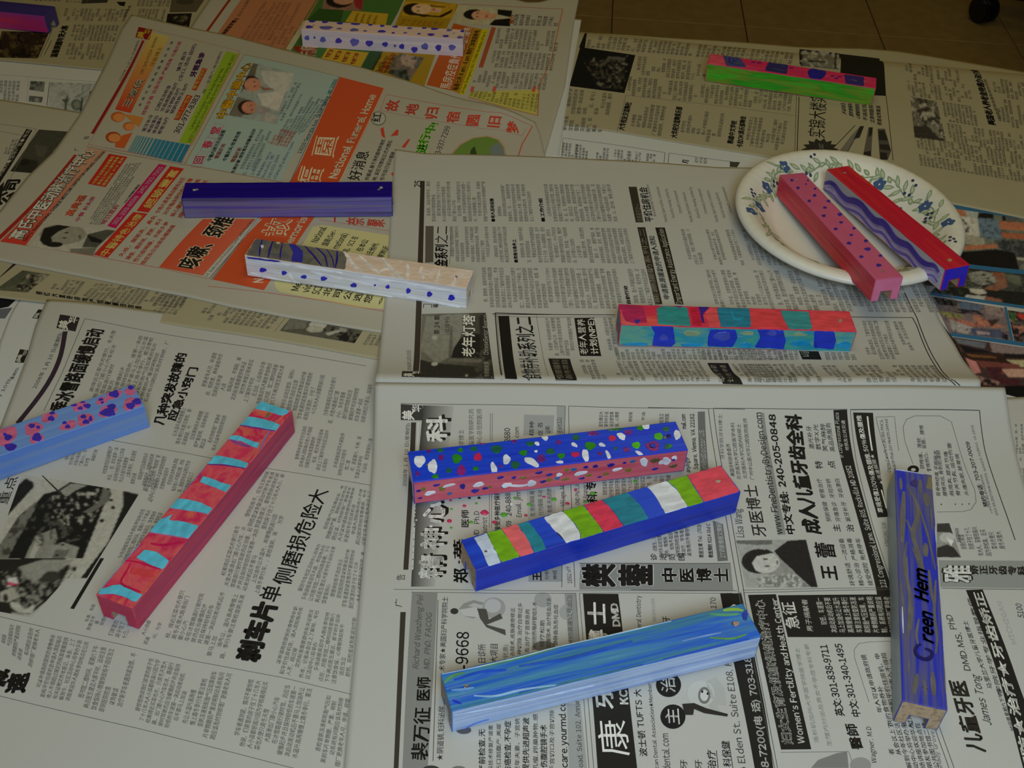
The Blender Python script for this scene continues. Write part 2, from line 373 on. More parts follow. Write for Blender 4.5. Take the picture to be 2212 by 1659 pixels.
# printed pictures: a point colour grid painted from soft shapes
def vnoise(x, y, seed=0):
    r = np.random.default_rng(seed).random((64, 64)); xi, yi = np.floor(x).astype(int), np.floor(y).astype(int)
    fx, fy = x-xi, y-yi; fx = fx*fx*(3-2*fx); fy = fy*fy*(3-2*fy); g = lambda a, b: r[a % 64, b % 64]
    return (g(xi, yi)*(1-fx)+g(xi+1, yi)*fx)*(1-fy)+(g(xi, yi+1)*(1-fx)+g(xi+1, yi+1)*fx)*fy
def inpoly(px, py, pts):
    c = np.zeros(px.shape, bool); n = len(pts)
    for i in range(n):
        x1, y1 = pts[i]; x2, y2 = pts[i-1]
        m = ((y1 > py) != (y2 > py)); xx = (x2-x1)*(py-y1)/((y2-y1) if y2 != y1 else 1e-9)+x1
        c ^= m & (px < xx)
    return c
def pic(bl, tl, tr, br, bg, shapes, step=1.6, k=1, noise=0, nscale=8, seed=1, name='printed_picture'):
    """shapes in crop pixels: ('p', pts, rgb) polygon, ('e', cx, cy, rx, ry, rgb) ellipse, ('n', rgb, thr, scale, seed[, pts]) blotches"""
    Q = np.array([bl, tl, tr, br], float)
    nu = max(3, int(np.hypot(*(Q[3]-Q[0]))/_s/step)+1); nv = max(3, int(np.hypot(*(Q[1]-Q[0]))/_s/step)+1)
    u, v = np.meshgrid(np.linspace(0, 1, nu), np.linspace(0, 1, nv)); u = u[..., None]; v = v[..., None]
    PX = (1-u)*(1-v)*Q[0]+(1-u)*v*Q[1]+u*v*Q[2]+u*(1-v)*Q[3]; px, py = PX[..., 0], PX[..., 1]
    C = np.zeros(px.shape+(3,))+lin(bg)
    for s in shapes:
        if s[0] == 'p': m = inpoly(px, py, s[1]); C[m] = lin(s[2])
        elif s[0] == 'e': m = ((px-s[1])/s[3])**2+((py-s[2])/s[4])**2 < 1; C[m] = lin(s[5])
        elif s[0] == 'n':
            f = .62*vnoise(px/s[3]+s[4]*7, py/s[3]+s[4]*3, s[4])+.38*vnoise(px/s[3]*2.7+s[4]*3, py/s[3]*2.7+s[4], s[4]+1); m = np.clip((f-s[2]+.05)/.10, 0, 1)
            if len(s) > 5: m = m*inpoly(px, py, s[5])
            C = C*(1-m[..., None])+lin(s[1])*m[..., None]
        elif s[0] == 'g': C = C*(1-u)+lin(s[1])*u if s[2] == 0 else C*(1-v)+lin(s[1])*v
    for _ in range(1):                                        # soft halftone edges
        Cp = np.pad(C, ((1, 1), (1, 1), (0, 0)), mode='edge'); C = (4*C+2*(Cp[:-2, 1:-1]+Cp[2:, 1:-1]+Cp[1:-1, :-2]+Cp[1:-1, 2:])+Cp[:-2, :-2]+Cp[2:, 2:]+Cp[:-2, 2:]+Cp[2:, :-2])/16
    C *= (1+.22*(vnoise(px/_s/5, py/_s/5, 3)-.5))[..., None]
    if noise: C *= (1+noise*(vnoise(px/nscale, py/nscale, seed)-.5)*2)[..., None]
    P = unproj(px.ravel()/_s+_ox, py.ravel()/_s+_oy, ZF)
    i = np.arange(nu*nv).reshape(nv, nu); F = np.stack([i[:-1, :-1], i[:-1, 1:], i[1:, 1:], i[1:, :-1]], -1).reshape(-1, 4)
    return emit(name, put(P[:, :2], k), F, np.clip(C.reshape(-1, 3), 0, 1))
# --- glyphs: Blender's built in font, each character meshed once
_cu = bpy.data.curves.new('glyph_source', 'FONT'); _co = bpy.data.objects.new('glyph_source', _cu); COL.objects.link(_co)
_gc = {}
def glyph(ch, bold=0.0, res=1):
    key = (ch, bold, res)
    if key not in _gc and bold > 0:
        V, T, adv = glyph(ch, 0.0, res); n = len(V)
        d = bold*.85; o_ = [(0, 0), (d, 0), (-d, 0), (0, d), (0, -d)]
        if bold > .025: o_ += [(d*.8, d*.8), (-d*.8, d*.8), (d*.8, -d*.8), (-d*.8, -d*.8)]
        if bold > .06: o_ += [(d*.5, d*.5), (-d*.5, d*.5), (d*.5, -d*.5), (-d*.5, -d*.5)]
        _gc[key] = (np.vstack([V+np.array(a) for a in o_]) if n else V, np.vstack([T+n*i for i in range(len(o_))]) if n else T, adv)
    if key not in _gc:
        wide = 0x21 <= ord(ch) <= 0x7e and (ch.isalnum() or ch in '@&%$#?+')      # take letters from the sans face that also holds the Chinese
        _cu.resolution_u = max(res, 2) if wide else res; _cu.offset = 0; _cu.body = chr(ord(ch)+0xFEE0) if wide else ch
        dg = bpy.context.evaluated_depsgraph_get(); dg.update()
        me = bpy.data.meshes.new_from_object(_co.evaluated_get(dg), depsgraph=dg)
        n = len(me.vertices); V = np.empty(n*3, np.float32); me.vertices.foreach_get('co', V); V = V.reshape(-1, 3)[:, :2]
        me.calc_loop_triangles(); T = np.empty(len(me.loop_triangles)*3, np.int32); me.loop_triangles.foreach_get('vertices', T)
        bpy.data.meshes.remove(me)
        if wide and n: V = V-[float(V[:, 0].min())-.04, 0]
        adv = 1.0 if ord(ch) > 0x2000 else (.32 if ch in ' .,:;\'!|' else (float(V[:, 0].max())+.06 if n else .3))
        _gc[key] = (V.astype(float), T.reshape(-1, 3), adv)
    return _gc[key]
def layout(s, bold=0.0, res=1):
    Vs, Ts, x, n = [], [], 0.0, 0
    for ch in s:
        V, T, adv = glyph(ch, bold, res)
        if len(V): Vs.append(V+[x, 0]); Ts.append(T+n); n += len(V)
        x += adv
    V = np.vstack(Vs); T = np.vstack(Ts)
    cjk = any(ord(c) > 0x2000 for c in s)
    V[:, 0] = (V[:, 0]-V[:, 0].min())/(V[:, 0].max()-V[:, 0].min())
    lo, hi = (-.09, .86) if cjk else (0, .76)
    V[:, 1] = (V[:, 1]-lo)/(hi-lo)
    return V, T
K = (52, 46, 38); KB = (34, 30, 25); G_ = (112, 108, 98)
def t(s, base, h, rgb=K, bold=0.0, k=3, name='printed_heading', res=1, slant=0.0):
    """text along a pixel polyline (its baseline); h = glyph height as seen across the image"""
    V, T = layout(s, bold, res)
    B = W(base)[:, :2]; p0 = base[0]; w0 = np.hypot(*(W([p0])[0, :2]-W([(p0[0]-h, p0[1])])[0, :2]))
    d = np.r_[0, np.cumsum(np.hypot(*np.diff(B, axis=0).T))]; tt = V[:, 0]*d[-1]
    x, y = np.interp(tt, d, B[:, 0]), np.interp(tt, d, B[:, 1])
    seg = np.clip(np.searchsorted(d, tt, side='right')-1, 0, len(B)-2)
    D = np.diff(B, axis=0)/np.hypot(*np.diff(B, axis=0).T)[:, None]
    if len(B) > 2:                                  # smooth tangents at bends
        mid = (d[:-1]+d[1:])/2; Dx = np.interp(tt, mid, D[:, 0]); Dy = np.interp(tt, mid, D[:, 1])
    else: Dx, Dy = D[seg, 0], D[seg, 1]
    hh = V[:, 1]*w0
    x = x-Dy*hh+Dx*hh*slant; y = y+Dx*hh+Dy*hh*slant
    return emit(name, put(np.c_[x, y], k), T, rgb)
def tq(s, bl, tl, tr, br, rgb=K, bold=0.0, k=3, res=1, name='printed_heading'):
    V, T = layout(s, bold, res); Q = W([bl, tl, tr, br])[:, :2]; u = V[:, :1]; v = 1-V[:, 1:]
    xy = Q[0]*(1-u)*(1-v)+Q[1]*u*(1-v)+Q[2]*u*v+Q[3]*(1-u)*v
    return emit(name, put(xy, k), T, rgb)
def outl(s, base, h, rgb, rgb2, bold=.02, k=3, ext=.05, **kw):
    t(s, base, h, rgb2, bold+ext, k, **kw); t(s, base, h, rgb, bold, k+2, **kw)
CORPUS = ('汽车在冰雪路面行驶时驾驶员应当缓慢起步并且保持较低的车速第一次启动发动机后不要马上加油先让水温升高再慢慢上路'
 '冬季行车要注意检查防冻液和轮胎气压如果刹车片单侧磨损严重说明制动系统有问题应该及时到修理厂更换'
 '老年人可以申请政府提供的食物券补助和平价住房机会申请人须知每月收入不得超过规定的标准需要提供有关证明文件'
 '本报记者从会议上了解到今年社区活动中心将举办多场讲座欢迎华人朋友参加地点在公共图书馆二楼时间是星期六下午两点'
 '医生建议大家平时多运动注意饮食保持心情愉快如有不适应当立即到医院检查以免耽误治疗新学车者遇到紧急情况不要惊慌'
 '他说我们家里的房子住了十几年大人小孩都很高兴因为学校离得近买菜也方便只是冬天雪大路滑出门要小心')
_ci = 0
def b(bl, tl, tr, br, n, m, rgb=(70, 64, 54), ragged=.25, k=3, fill=.80, name='printed_text_column', src=None, bold=0.0):
    """a block of running text: n lines, m characters a line; lines run bl->tl, the next line lies towards br"""
    global _ci
    src = src or CORPUS
    Q = W([bl, tl, tr, br])[:, :2]; Vs, Ts, nn = [], [], 0; new = True
    for i in range(n):
        m1 = m if random.random() > ragged else random.randint(int(m*.35), m-1)
        st = 2 if new and ragged > 0 and m > 5 else 0; new = m1 < m
        for j in range(st, max(m1, st+1)):
            ch = src[_ci % len(src)]; _ci += 1
            if random.random() < .06 and j > st and j < m1-1: ch = '，'
            V, T, adv = glyph(ch, bold)
            if not len(V): continue
            u = (j+V[:, 0])/m; v = (i+.5+(.5-(V[:, 1]+.09)/.95)*fill)/n
            u = u[:, None]; v = v[:, None]
            Vs.append(Q[0]*(1-u)*(1-v)+Q[1]*u*(1-v)+Q[2]*u*v+Q[3]*(1-u)*v); Ts.append(T+nn); nn += len(V)
    return emit(name, put(np.vstack(Vs), k), np.vstack(Ts), rgb, kind='stuff')
def vt(s, p0, p1, h, rgb=K, bold=0.0, k=3):
    """characters set one after the other from left to right across the image, each lying on its side; p0,p1 = lower line"""
    n = len(s); p0, p1 = np.array(p0, float), np.array(p1, float); d = (p1-p0)/n
    for i, ch in enumerate(s):
        a = p0+d*i; tq(ch, tuple(a), (a[0]+h*.06, a[1]-h), (a[0]+d[0]*.9+h*.06, a[1]+d[1]*.9-h), tuple(a+d*.9), rgb, bold, k)

# ------------------------------------------------------------------ the newspaper pages, lowest first
TS_ = (70, 64, 54)
RED = (196, 44, 28); ORG = (214, 92, 52); PNK = (206, 84, 110); PUR = (84, 44, 96); YEL = (214, 200, 110); TEAL = (30, 120, 150); WH = (232, 228, 214)
BLK = KB
def logo(bl, tl, tr, br, rgb=(40, 34, 30), ink=WH):
    q4(bl, tl, tr, br, rgb, 0, name='masthead_block')
    m = lambda a, c, f: (a[0]+(c[0]-a[0])*f, a[1]+(c[1]-a[1])*f)
    tq('美', m(bl, br, .06), m(m(bl, tl, .62), m(br, tr, .62), .06), m(m(bl, tl, .62), m(br, tr, .62), .60), m(bl, br, .60), ink, .03, 3)
    tq('华', m(m(bl, tl, .55), m(br, tr, .55), .5), m(tl, tr, .5), m(tl, tr, .92), m(m(bl, tl, .55), m(br, tr, .55), .92), ink, .03, 3)

# far right lower page, only its edge shows
cr(0, 0, 1)
sheet('edge of a grey newspaper page poking out past the lower right corner page', .0006, [(2160, 1800), (2140, 860)], [(2700, 1800), (2420, 850)])
cr(1400, 820, 2.724)
b((2165, 480), (2155, 260), (2205, 262), (2220, 480), 3, 11, G_)
b((2190, 760), (2178, 520), (2260, 520), (2280, 760), 4, 12, G_)
cr(0, 0, 1)
for i in range(5): b((2208+i*6, 1240+i*90), (2204+i*6, 1170+i*90), (2320, 1170+i*90), (2330, 1240+i*90), 7, 5, G_)

# page of colour snapshots at the right
cr(0, 0, 1)
sheet('page of colour snapshots of young people with blue dividers at the right edge', .0004, [(2190, 900), (1960, 600), (1840, 425)], [(2500, 940), (2400, 640), (2320, 440)])
cr(1900, 420, 3.456)
BLUE = (52, 106, 140); D1 = (30, 26, 26); SK = (190, 118, 84)
q([(380, 100), (300, 30)], [(1500, 260), (1500, 130)], BLUE, 0)
pic((330, 680), (480, 95), (1500, 250), (1500, 760), (120, 122, 108), [
 ('n', (96, 92, 84), .55, 60, 3), ('p', [(500, 100), (740, 130), (730, 180), (560, 170)], (176, 178, 168)),
 ('p', [(500, 95), (620, 110), (660, 170), (540, 150)], SK), ('p', [(560, 165), (730, 180), (750, 310), (700, 330), (620, 290)], (206, 200, 184)),
 ('n', (90, 88, 86), .6, 22, 5, [(580, 180), (700, 190), (700, 290), (620, 280)]),
 ('p', [(730, 175), (890, 190), (920, 340), (780, 330), (740, 260)], (112, 130, 142)), ('n', (80, 96, 110), .58, 18, 8, [(730, 175), (890, 190), (920, 340), (780, 330)]),
 ('p', [(890, 200), (1500, 250), (1500, 300), (900, 262)], SK), ('p', [(905, 285), (1500, 320), (1500, 370), (920, 325)], (176, 102, 72)),
 ('p', [(740, 135), (850, 150), (850, 185), (735, 175)], D1), ('p', [(915, 160), (940, 165), (940, 200), (915, 198)], D1),
 ('p', [(630, 290), (780, 330), (790, 390), (620, 370)], (168, 160, 138)), ('p', [(600, 385), (870, 372), (890, 400), (600, 420)], SK),
 ('p', [(870, 340), (1500, 360), (1500, 480), (1000, 470), (880, 390)], (88, 90, 88)), ('n', (56, 58, 58), .5, 16, 9, [(870, 340), (1500, 360), (1500, 480), (1000, 470), (880, 390)]),
 ('p', [(600, 430), (880, 410), (1010, 440), (1050, 590), (760, 540), (600, 520)], (26, 23, 22)), ('p', [(1020, 470), (1500, 510), (1500, 530), (1030, 490)], (170, 164, 140)),
 ('p', [(560, 530), (1500, 600), (1500, 640), (560, 560)], (60, 56, 50))], noise=.15)
q([(560, 540), (600, 515)], [(1500, 640), (1500, 605)], BLUE, 3)
pic((380, 735), (560, 550), (1500, 640), (1500, 900), (38, 36, 32), [
 ('n', (52, 62, 50), .6, 60, 11), ('p', [(660, 590), (760, 570), (880, 600), (870, 660), (760, 680), (680, 650)], (214, 206, 186)),
 ('e', 775, 602, 16, 9, D1), ('e', 852, 606, 14, 7, D1), ('e', 812, 625, 12, 7, D1), ('p', [(780, 640), (830, 650), (850, 666), (800, 660)], D1), ('p', [(784, 622), (800, 628), (800, 634), (784, 630)], D1),
 ('p', [(820, 560), (930, 580), (960, 690), (880, 720), (770, 705), (880, 660)], (196, 112, 74)),
 ('p', [(670, 700), (760, 690), (800, 740), (740, 750), (680, 730)], (200, 190, 168)), ('p', [(640, 750), (790, 760), (780, 790), (640, 780)], (190, 184, 170)),
 ('p', [(790, 760), (920, 790), (900, 830), (780, 800)], (150, 96, 76)), ('p', [(930, 590), (1050, 610), (1060, 680), (960, 650)], (120, 120, 96)),
 ('p', [(380, 690), (470, 720), (520, 760), (380, 745)], (30, 56, 60))], noise=.15)
q([(380, 755), (370, 732)], [(1500, 910), (1500, 885)], BLUE, 3)
pic((520, 1035), (385, 760), (930, 850), (985, 1105), (128, 110, 106), [
 ('p', [(400, 765), (585, 800), (570, 840), (440, 820)], (26, 22, 22)), ('p', [(590, 795), (770, 820), (760, 870), (600, 850)], (96, 112, 128)),
 ('p', [(440, 870), (620, 900), (610, 935), (500, 920)], (150, 144, 70)), ('p', [(470, 860), (520, 865), (700, 900), (610, 890)], (52, 34, 30)),
 ('p', [(560, 850), (740, 870), (780, 905), (600, 880)], (44, 40, 50)), ('p', [(520, 930), (700, 990), (660, 1045), (540, 1020)], (170, 160, 152)),
 ('p', [(520, 930), (560, 920), (820, 990), (680, 990)], (178, 110, 90)), ('p', [(700, 880), (820, 950), (940, 990), (850, 1000), (710, 960)], (186, 120, 92)),
 ('p', [(670, 1000), (900, 1010), (960, 1080), (700, 1050)], (78, 86, 110)), ('p', [(720, 1020), (820, 1030), (820, 1050), (730, 1045)], (176, 150, 148)),
 ('p', [(780, 820), (930, 850), (920, 920), (800, 890)], (152, 130, 122)), ('p', [(800, 940), (900, 930), (840, 990)], (70, 48, 44)),
 ('p', [(910, 1030), (960, 1050), (960, 1090), (920, 1080)], (30, 30, 36)), ('n', (96, 80, 84), .68, 26, 12)], noise=.2)
q([(535, 1060), (520, 1032)], [(1500, 1200), (1500, 1170)], BLUE, 4); q([(985, 1120), (930, 840)], [(1005, 1120), (948, 845)], BLUE, 5)
pic((1010, 1115), (955, 865), (1500, 940), (1500, 1160), (92, 78, 74), [('n', (40, 32, 34), .52, 40, 21), ('n', (176, 120, 96), .68, 30, 22), ('p', [(1030, 890), (1090, 900), (1090, 935), (1040, 925)], (200, 60, 50)), ('p', [(970, 880), (1020, 890), (1010, 960), (980, 940)], (66, 100, 60))], noise=.2)
pic((740, 1440), (545, 1065), (1500, 1205), (1500, 1640), (70, 50, 46), [
 ('p', [(550, 1070), (800, 1110), (780, 1150), (590, 1115)], (110, 112, 116)), ('p', [(820, 1100), (1500, 1180), (1500, 1230), (840, 1180)], (142, 122, 116)),
 ('p', [(590, 1120), (700, 1150), (900, 1190), (640, 1180)], (24, 22, 26)), ('p', [(610, 1180), (900, 1195), (1040, 1280), (800, 1260), (640, 1230)], (52, 32, 26)), ('p', [(640, 1190), (860, 1210), (880, 1225), (680, 1215)], (120, 78, 44)),
 ('p', [(920, 1190), (1500, 1200), (1500, 1240), (930, 1220)], D1), ('p', [(940, 1235), (1500, 1250), (1500, 1300), (1040, 1290)], (186, 172, 126)),
 ('p', [(640, 1220), (720, 1250), (760, 1330), (700, 1340)], (200, 128, 118)), ('p', [(720, 1240), (1040, 1270), (1060, 1300), (900, 1350), (760, 1290)], (120, 64, 56)),
 ('p', [(910, 1305), (1500, 1300), (1500, 1370), (960, 1365)], (196, 150, 126)), ('p', [(790, 1290), (920, 1290), (900, 1370), (1040, 1380), (1040, 1440), (860, 1400)], (74, 34, 38)),
 ('p', [(700, 1345), (900, 1400), (880, 1430), (760, 1420)], (150, 110, 100)), ('n', (30, 24, 24), .6, 24, 31, [(700, 1345), (900, 1400), (880, 1430), (760, 1420)]),
 ('p', [(930, 1430), (1500, 1420), (1500, 1640), (960, 1580)], (12, 11, 11))], noise=.15)

# page under the far right page, a bluish strip with text
cr(1200, 0, 3.16)
sheet('pale strip of a newspaper page under the far right page left of the plate', .0005, [(-110, 1350), (-90, 760)], [(1700, 1350), (1700, 1000)], mat=M_PAPERW)
q4((30, 1200), (50, 942), (52, 942), (34, 1200), G_, 1); l([(50, 942), (745, 1042)], 4, G_); l([(775, 1045), (1230, 1108)], 4, G_); l([(748, 1042), (740, 1115)], 4, G_); l([(775, 1045), (768, 1118)], 4, G_)
for i, (x, n) in enumerate(((45, 5), (140, 4), (280, 4), (400, 5), (500, 4), (620, 3))):
    y = 965+x*.13; b((x-8, y+95), (x, y), (x+n*22, y+n*3), (x+n*22-8, y+95+n*3), n, 5, TS_)
t('见', [(905, 1120), (912, 1095)], 45, K, .03); b((945, 1110), (948, 1072), (1040, 1080), (1036, 1122), 3, 2, G_, 0)
q4((1190, 1140), (1190, 1103), (1260, 1108), (1240, 1142), (70, 66, 60), 0)

# far right page
def droop(x, y):
    s = (x-E1[0])*nrm[0]+(y-E1[1])*nrm[1]
    return -.006*np.clip((s+.02)/.03, 0, 1.6)**2
cr(0, 0, 1)
sheet('far right black and white page under the pink and green case', .0012,
      [(1175, 268), (1190, 160), (1222, 66)], [(2620, 540), (2540, 330), (2500, 190)],
      top=[(1222, 66), (1268, 70), (1400, 78), (1516, 85), (1728, 101), (1860, 104), (1939, 110), (2006, 120), (2082, 133), (2212, 155), (2500, 215)],
      bottom=[(1175, 268), (1219, 269), (1400, 297), (1634, 335), (1720, 352), (1880, 400), (2038, 437), (2212, 472), (2620, 560)], mat=M_PAPERD, extra=droop)
cr(1200, 0, 3.16)
# band picture
pic((95, 588), (168, 322), (545, 377), (470, 636), (18, 17, 16), [('n', (120, 112, 96), .66, 22, 4, [(180, 400), (500, 380), (470, 600), (300, 600)]), ('n', (70, 64, 52), .6, 14, 6, [(190, 420), (480, 400), (460, 610), (290, 600)]), ('p', [(360, 385), (480, 395), (470, 415), (350, 400)], (96, 92, 84)), ('p', [(290, 450), (360, 405), (372, 415), (310, 460)], (84, 80, 70))], 1.3)
pic((160, 325), (200, 226), (214, 228), (200, 330), (20, 18, 16), [], 2)
for (x0, x1, n) in ((230, 640, 12), (650, 960, 10), (980, 1640, 20)):
    sl = .085
    for (ya, yb) in ((240, 325),):
        b((x0-28, yb+x0*sl-20), (x0-4, ya+x0*sl-20), (x1-4, ya+x1*sl-20), (x1-28, yb+x1*sl-20), n, 5, (96, 90, 74))
for r, (ya, yb) in enumerate(((382, 510), (525, 655))):
    for (x0, x1, n) in (((560, 1000, 13), (1010, 1640, 19)) if r == 0 else ((510, 1000, 14), (1010, 1640, 19))):
        f = lambda x, y: (x-(y-382)*.12, y+(x-560)*.10)
        b(f(x0, yb), f(x0, ya), f(x1, ya), f(x1, yb), n, 8, (92, 86, 72))
l([(420, 900), (480, 650), (1640, 790)], 3, G_)
f = lambda x, y: (x-(y-640)*.16, y+(x-80)*.09)
b(f(80, 780), f(80, 600), f(390, 610), f(390, 760), 8, 7, (92, 86, 72)); b(f(80, 890), f(80, 790), f(360, 790), f(360, 880), 7, 4, (92, 86, 72))
t('大专校友交谊舞社', [(470, 892), (521, 702)], 46, KB, .04); t('大华府交谊舞俱乐部', [(830, 945), (868, 732)], 46, KB, .04)
t('熊雄中文学校', [(1212, 985), (1240, 828)], 42, KB, .04); t('卡拉OK俱乐部舞会', [(1276, 1012), (1302, 797)], 42, KB, .04)
for (x0, x1, n) in ((545, 770, 6), (885, 1170, 8), (1330, 1600, 8)):
    b((x0-45, 905+(x0-545)*.12), (x0-10, 700+(x0-545)*.12), (x1-10, 700+(x1-545)*.12), (x1-45, 905+(x1-545)*.12), n, 10, (92, 86, 72), .6)
l([(1648, 1065), (1662, 660)], 6, (60, 55, 46)); l([(1632, 1060), (1645, 650)], 3, (60, 55, 46))
cr(1512, 0, 3.16)
pic((680, 450), (677, 335), (950, 365), (950, 475), (96, 92, 84), [('p', [(677, 335), (1000, 370), (1000, 385), (677, 345)], (26, 23, 18)), ('p', [(677, 335), (694, 335), (700, 450), (680, 450)], (30, 27, 22)), ('p', [(710, 360), (930, 385), (930, 470), (720, 440)], (120, 116, 104)), ('n', (168, 164, 150), .55, 24, 5), ('p', [(740, 410), (860, 420), (860, 430), (740, 425)], (60, 56, 50)), ('p', [(920, 370), (935, 372), (930, 470), (915, 470)], (60, 56, 48))], 1.3)
q([(950, 640), (950, 367)], [(1270, 655), (1226, 400)], (30, 27, 20), 0)
t('实锦大楼实', [(855, 945), (868, 655)], 118, KB, 0, name='printed_heading')
for i in range(6): b((965+i*48, 770+i*16), (955+i*48, 700+i*4), (995+i*48, 704+i*4), (1005+i*48, 790+i*14), 1, 4+i % 3, K, 0, bold=.02)
star = []
for i in range(28):
    a_ = 2*math.pi*i/28; r_ = 1 if i % 2 == 0 else .74; star.append((820+128*r_*math.cos(a_), 1022+78*r_*math.sin(a_)))
poly(star, (50, 46, 40), 1, 'printed_starburst'); t('NOW OUT', [(845, 1066), (842, 985)], 30, (176, 170, 150), .02, 4)
l([(915, 1005), (1060, 855)], 5, K); l([(985, 1075), (1105, 862)], 5, K)
for (x, r_) in ((1060, 0), (1130, 1), (1205, 2), (1245, 3)):
    pass
for pts, c1 in (([(985, 1078), (1050, 960), (1115, 860), (1095, 860), (1030, 930), (930, 1060)], (120, 114, 100)), ([(1110, 1080), (1150, 870), (1180, 870), (1168, 1080)], (96, 90, 78)), ([(1228, 1090), (1212, 880), (1262, 880), (1305, 1030), (1282, 1092)], (84, 78, 66))):
    poly(pts, c1, 1, 'printed_picture')
for pts in ([(1050, 950), (1090, 865), (1120, 862), (1090, 940)], [(1150, 940), (1155, 870), (1178, 872), (1175, 920)], [(1222, 960), (1218, 895), (1255, 890), (1285, 960)], [(1228, 1020), (1226, 985), (1290, 990), (1300, 1030)], [(1232, 1090), (1230, 1040), (1275, 1045), (1280, 1092)], [(1112, 1078), (1118, 1040), (1165, 1030), (1168, 1080)]):
    poly(pts, (44, 40, 34), 2, 'printed_picture')
l([(1270, 655), (1318, 1095)], 4, K)
ff = lambda x, y: (x+(y-420)*.165, y+(x-1375)*.16)
for r, (ya, yb, x0, x1, n) in enumerate(((420, 540, 1375, 1580, 7), (545, 650, 1385, 1620, 9), (420, 540, 1600, 1790, 7), (545, 640, 1640, 1830, 7), (655, 790, 1610, 1840, 9), (800, 930, 1620, 2190, 22), (945, 1060, 1385, 2190, 30), (1070, 1150, 1385, 2190, 30), (430, 560, 1985, 2300, 11), (570, 760, 1985, 2300, 11), (800, 930, 2190, 2330, 5))):
    if r in (6, 7): ya -= 20; yb -= 20
    b(ff(x0, yb), ff(x0, ya), ff(x1, ya), ff(x1, yb), n, int((yb-ya)/14), (96, 90, 74))
t('美国老人养老金待遇办法介绍', [(2022, 858), (1893, 482)], 52, KB, .05)
t('社会保障局最新规定说明', [(2055, 815), (1955, 545)], 22, (80, 74, 62), .0)
pic((1465, 940), (1435, 655), (1615, 695), (1680, 965), (110, 104, 90), [('n', (60, 54, 44), .5, 28, 3), ('n', (172, 166, 148), .62, 30, 5), ('p', [(1450, 860), (1560, 870), (1640, 960), (1470, 940)], (60, 56, 46)), ('p', [(1540, 850), (1620, 860), (1650, 950)], (130, 124, 108))], 1.2, noise=.2)

# bluish page at the left and the beige page over it
cr(0, 0, 5.027)
sheet('pale bluish page with grey pictures under the pages at the far left', .0006, [(-300, 1400), (-200, 560)], [(1350, 1500), (1400, 700)], mat=M_PAPERW)
l([(-100, 805), (1080, 890)], 4, (150, 150, 150)); l([(310, 840), (290, 1105)], 3, (150, 150, 150))
b((-60, 1080), (-50, 870), (225, 880), (205, 1105), 6, 6, (120, 120, 118))
pic((320, 975), (330, 880), (490, 890), (475, 1000), (130, 132, 128), [('n', (74, 76, 72), .5, 30, 3)], 1.5, noise=.2)
pic((312, 1105), (318, 1040), (468, 1055), (455, 1115), (150, 150, 148), [('n', (96, 96, 94), .5, 40, 8)], 1.5, noise=.1)
l([(540, 895), (508, 1155)], 7, (96, 98, 98))
pic((520, 1160), (550, 895), (1060, 910), (880, 1220), (184, 186, 184), [('n', (160, 162, 160), .55, 60, 5), ('e', 830, 1140, 60, 62, (96, 108, 96)), ('e', 835, 1140, 36, 40, (132, 138, 124)), ('p', [(880, 1060), (905, 1070), (890, 1210), (860, 1215), (880, 1150)], (54, 56, 52)), ('p', [(670, 1080), (760, 1070), (730, 1120), (720, 1195), (700, 1190), (705, 1130)], (84, 88, 80)), ('p', [(690, 1100), (740, 1030), (745, 1060)], (96, 98, 92)), ('p', [(890, 925), (915, 925), (905, 1000), (950, 985), (850, 1060), (800, 1060), (890, 1010)], (140, 146, 140))], 1.2)
t('2', [(1010, 1035), (1015, 985)], 40, K, .03)

cr(0, 0, 5.027)
sheet('beige page with a dark picture and black heading at the left edge', .0012, [(-420, 2900), (-300, 1500), (-200, 1060)], [(900, 2960), (1100, 1600), (1200, 1262)],
      top=[(-200, 1060), (0, 1080), (450, 1148), (880, 1220), (1200, 1262)], mat=M_PAPERC)
cr(0, 0, 3.16)
l([(-60, 840), (250, 880)], 3, G_); l([(250, 880), (20, 1310)], 3, G_); l([(-30, 890), (150, 925), (0, 1200)], 3, G_)
q([(-30, 1235), (180, 880)], [(0, 1250), (222, 890)], (34, 30, 24), 0); t('中央黄页●全年广告●电话', [(-10, 1235), (212, 890)], 30, (190, 184, 166), 0, 3)
pic((70, 1170), (265, 885), (470, 900), (245, 1185), (72, 70, 58), [('p', [(70, 1170), (160, 1080), (260, 1100), (245, 1185)], (50, 47, 38)), ('p', [(240, 990), (330, 1000), (300, 1080), (250, 1060)], (88, 84, 70)), ('e', 170, 1110, 30, 22, (36, 33, 27))], 1.5)
b((0, 1110), (60, 950), (150, 950), (90, 1110), 4, 6, G_)
t('公司', [(60, 1400), (145, 1225)], 100, KB, .05); poly([(-10, 1280), (30, 1240), (0, 1400), (-30, 1400)], KB, 1)
l([(-20, 1460), (60, 1380)], 4, G_)

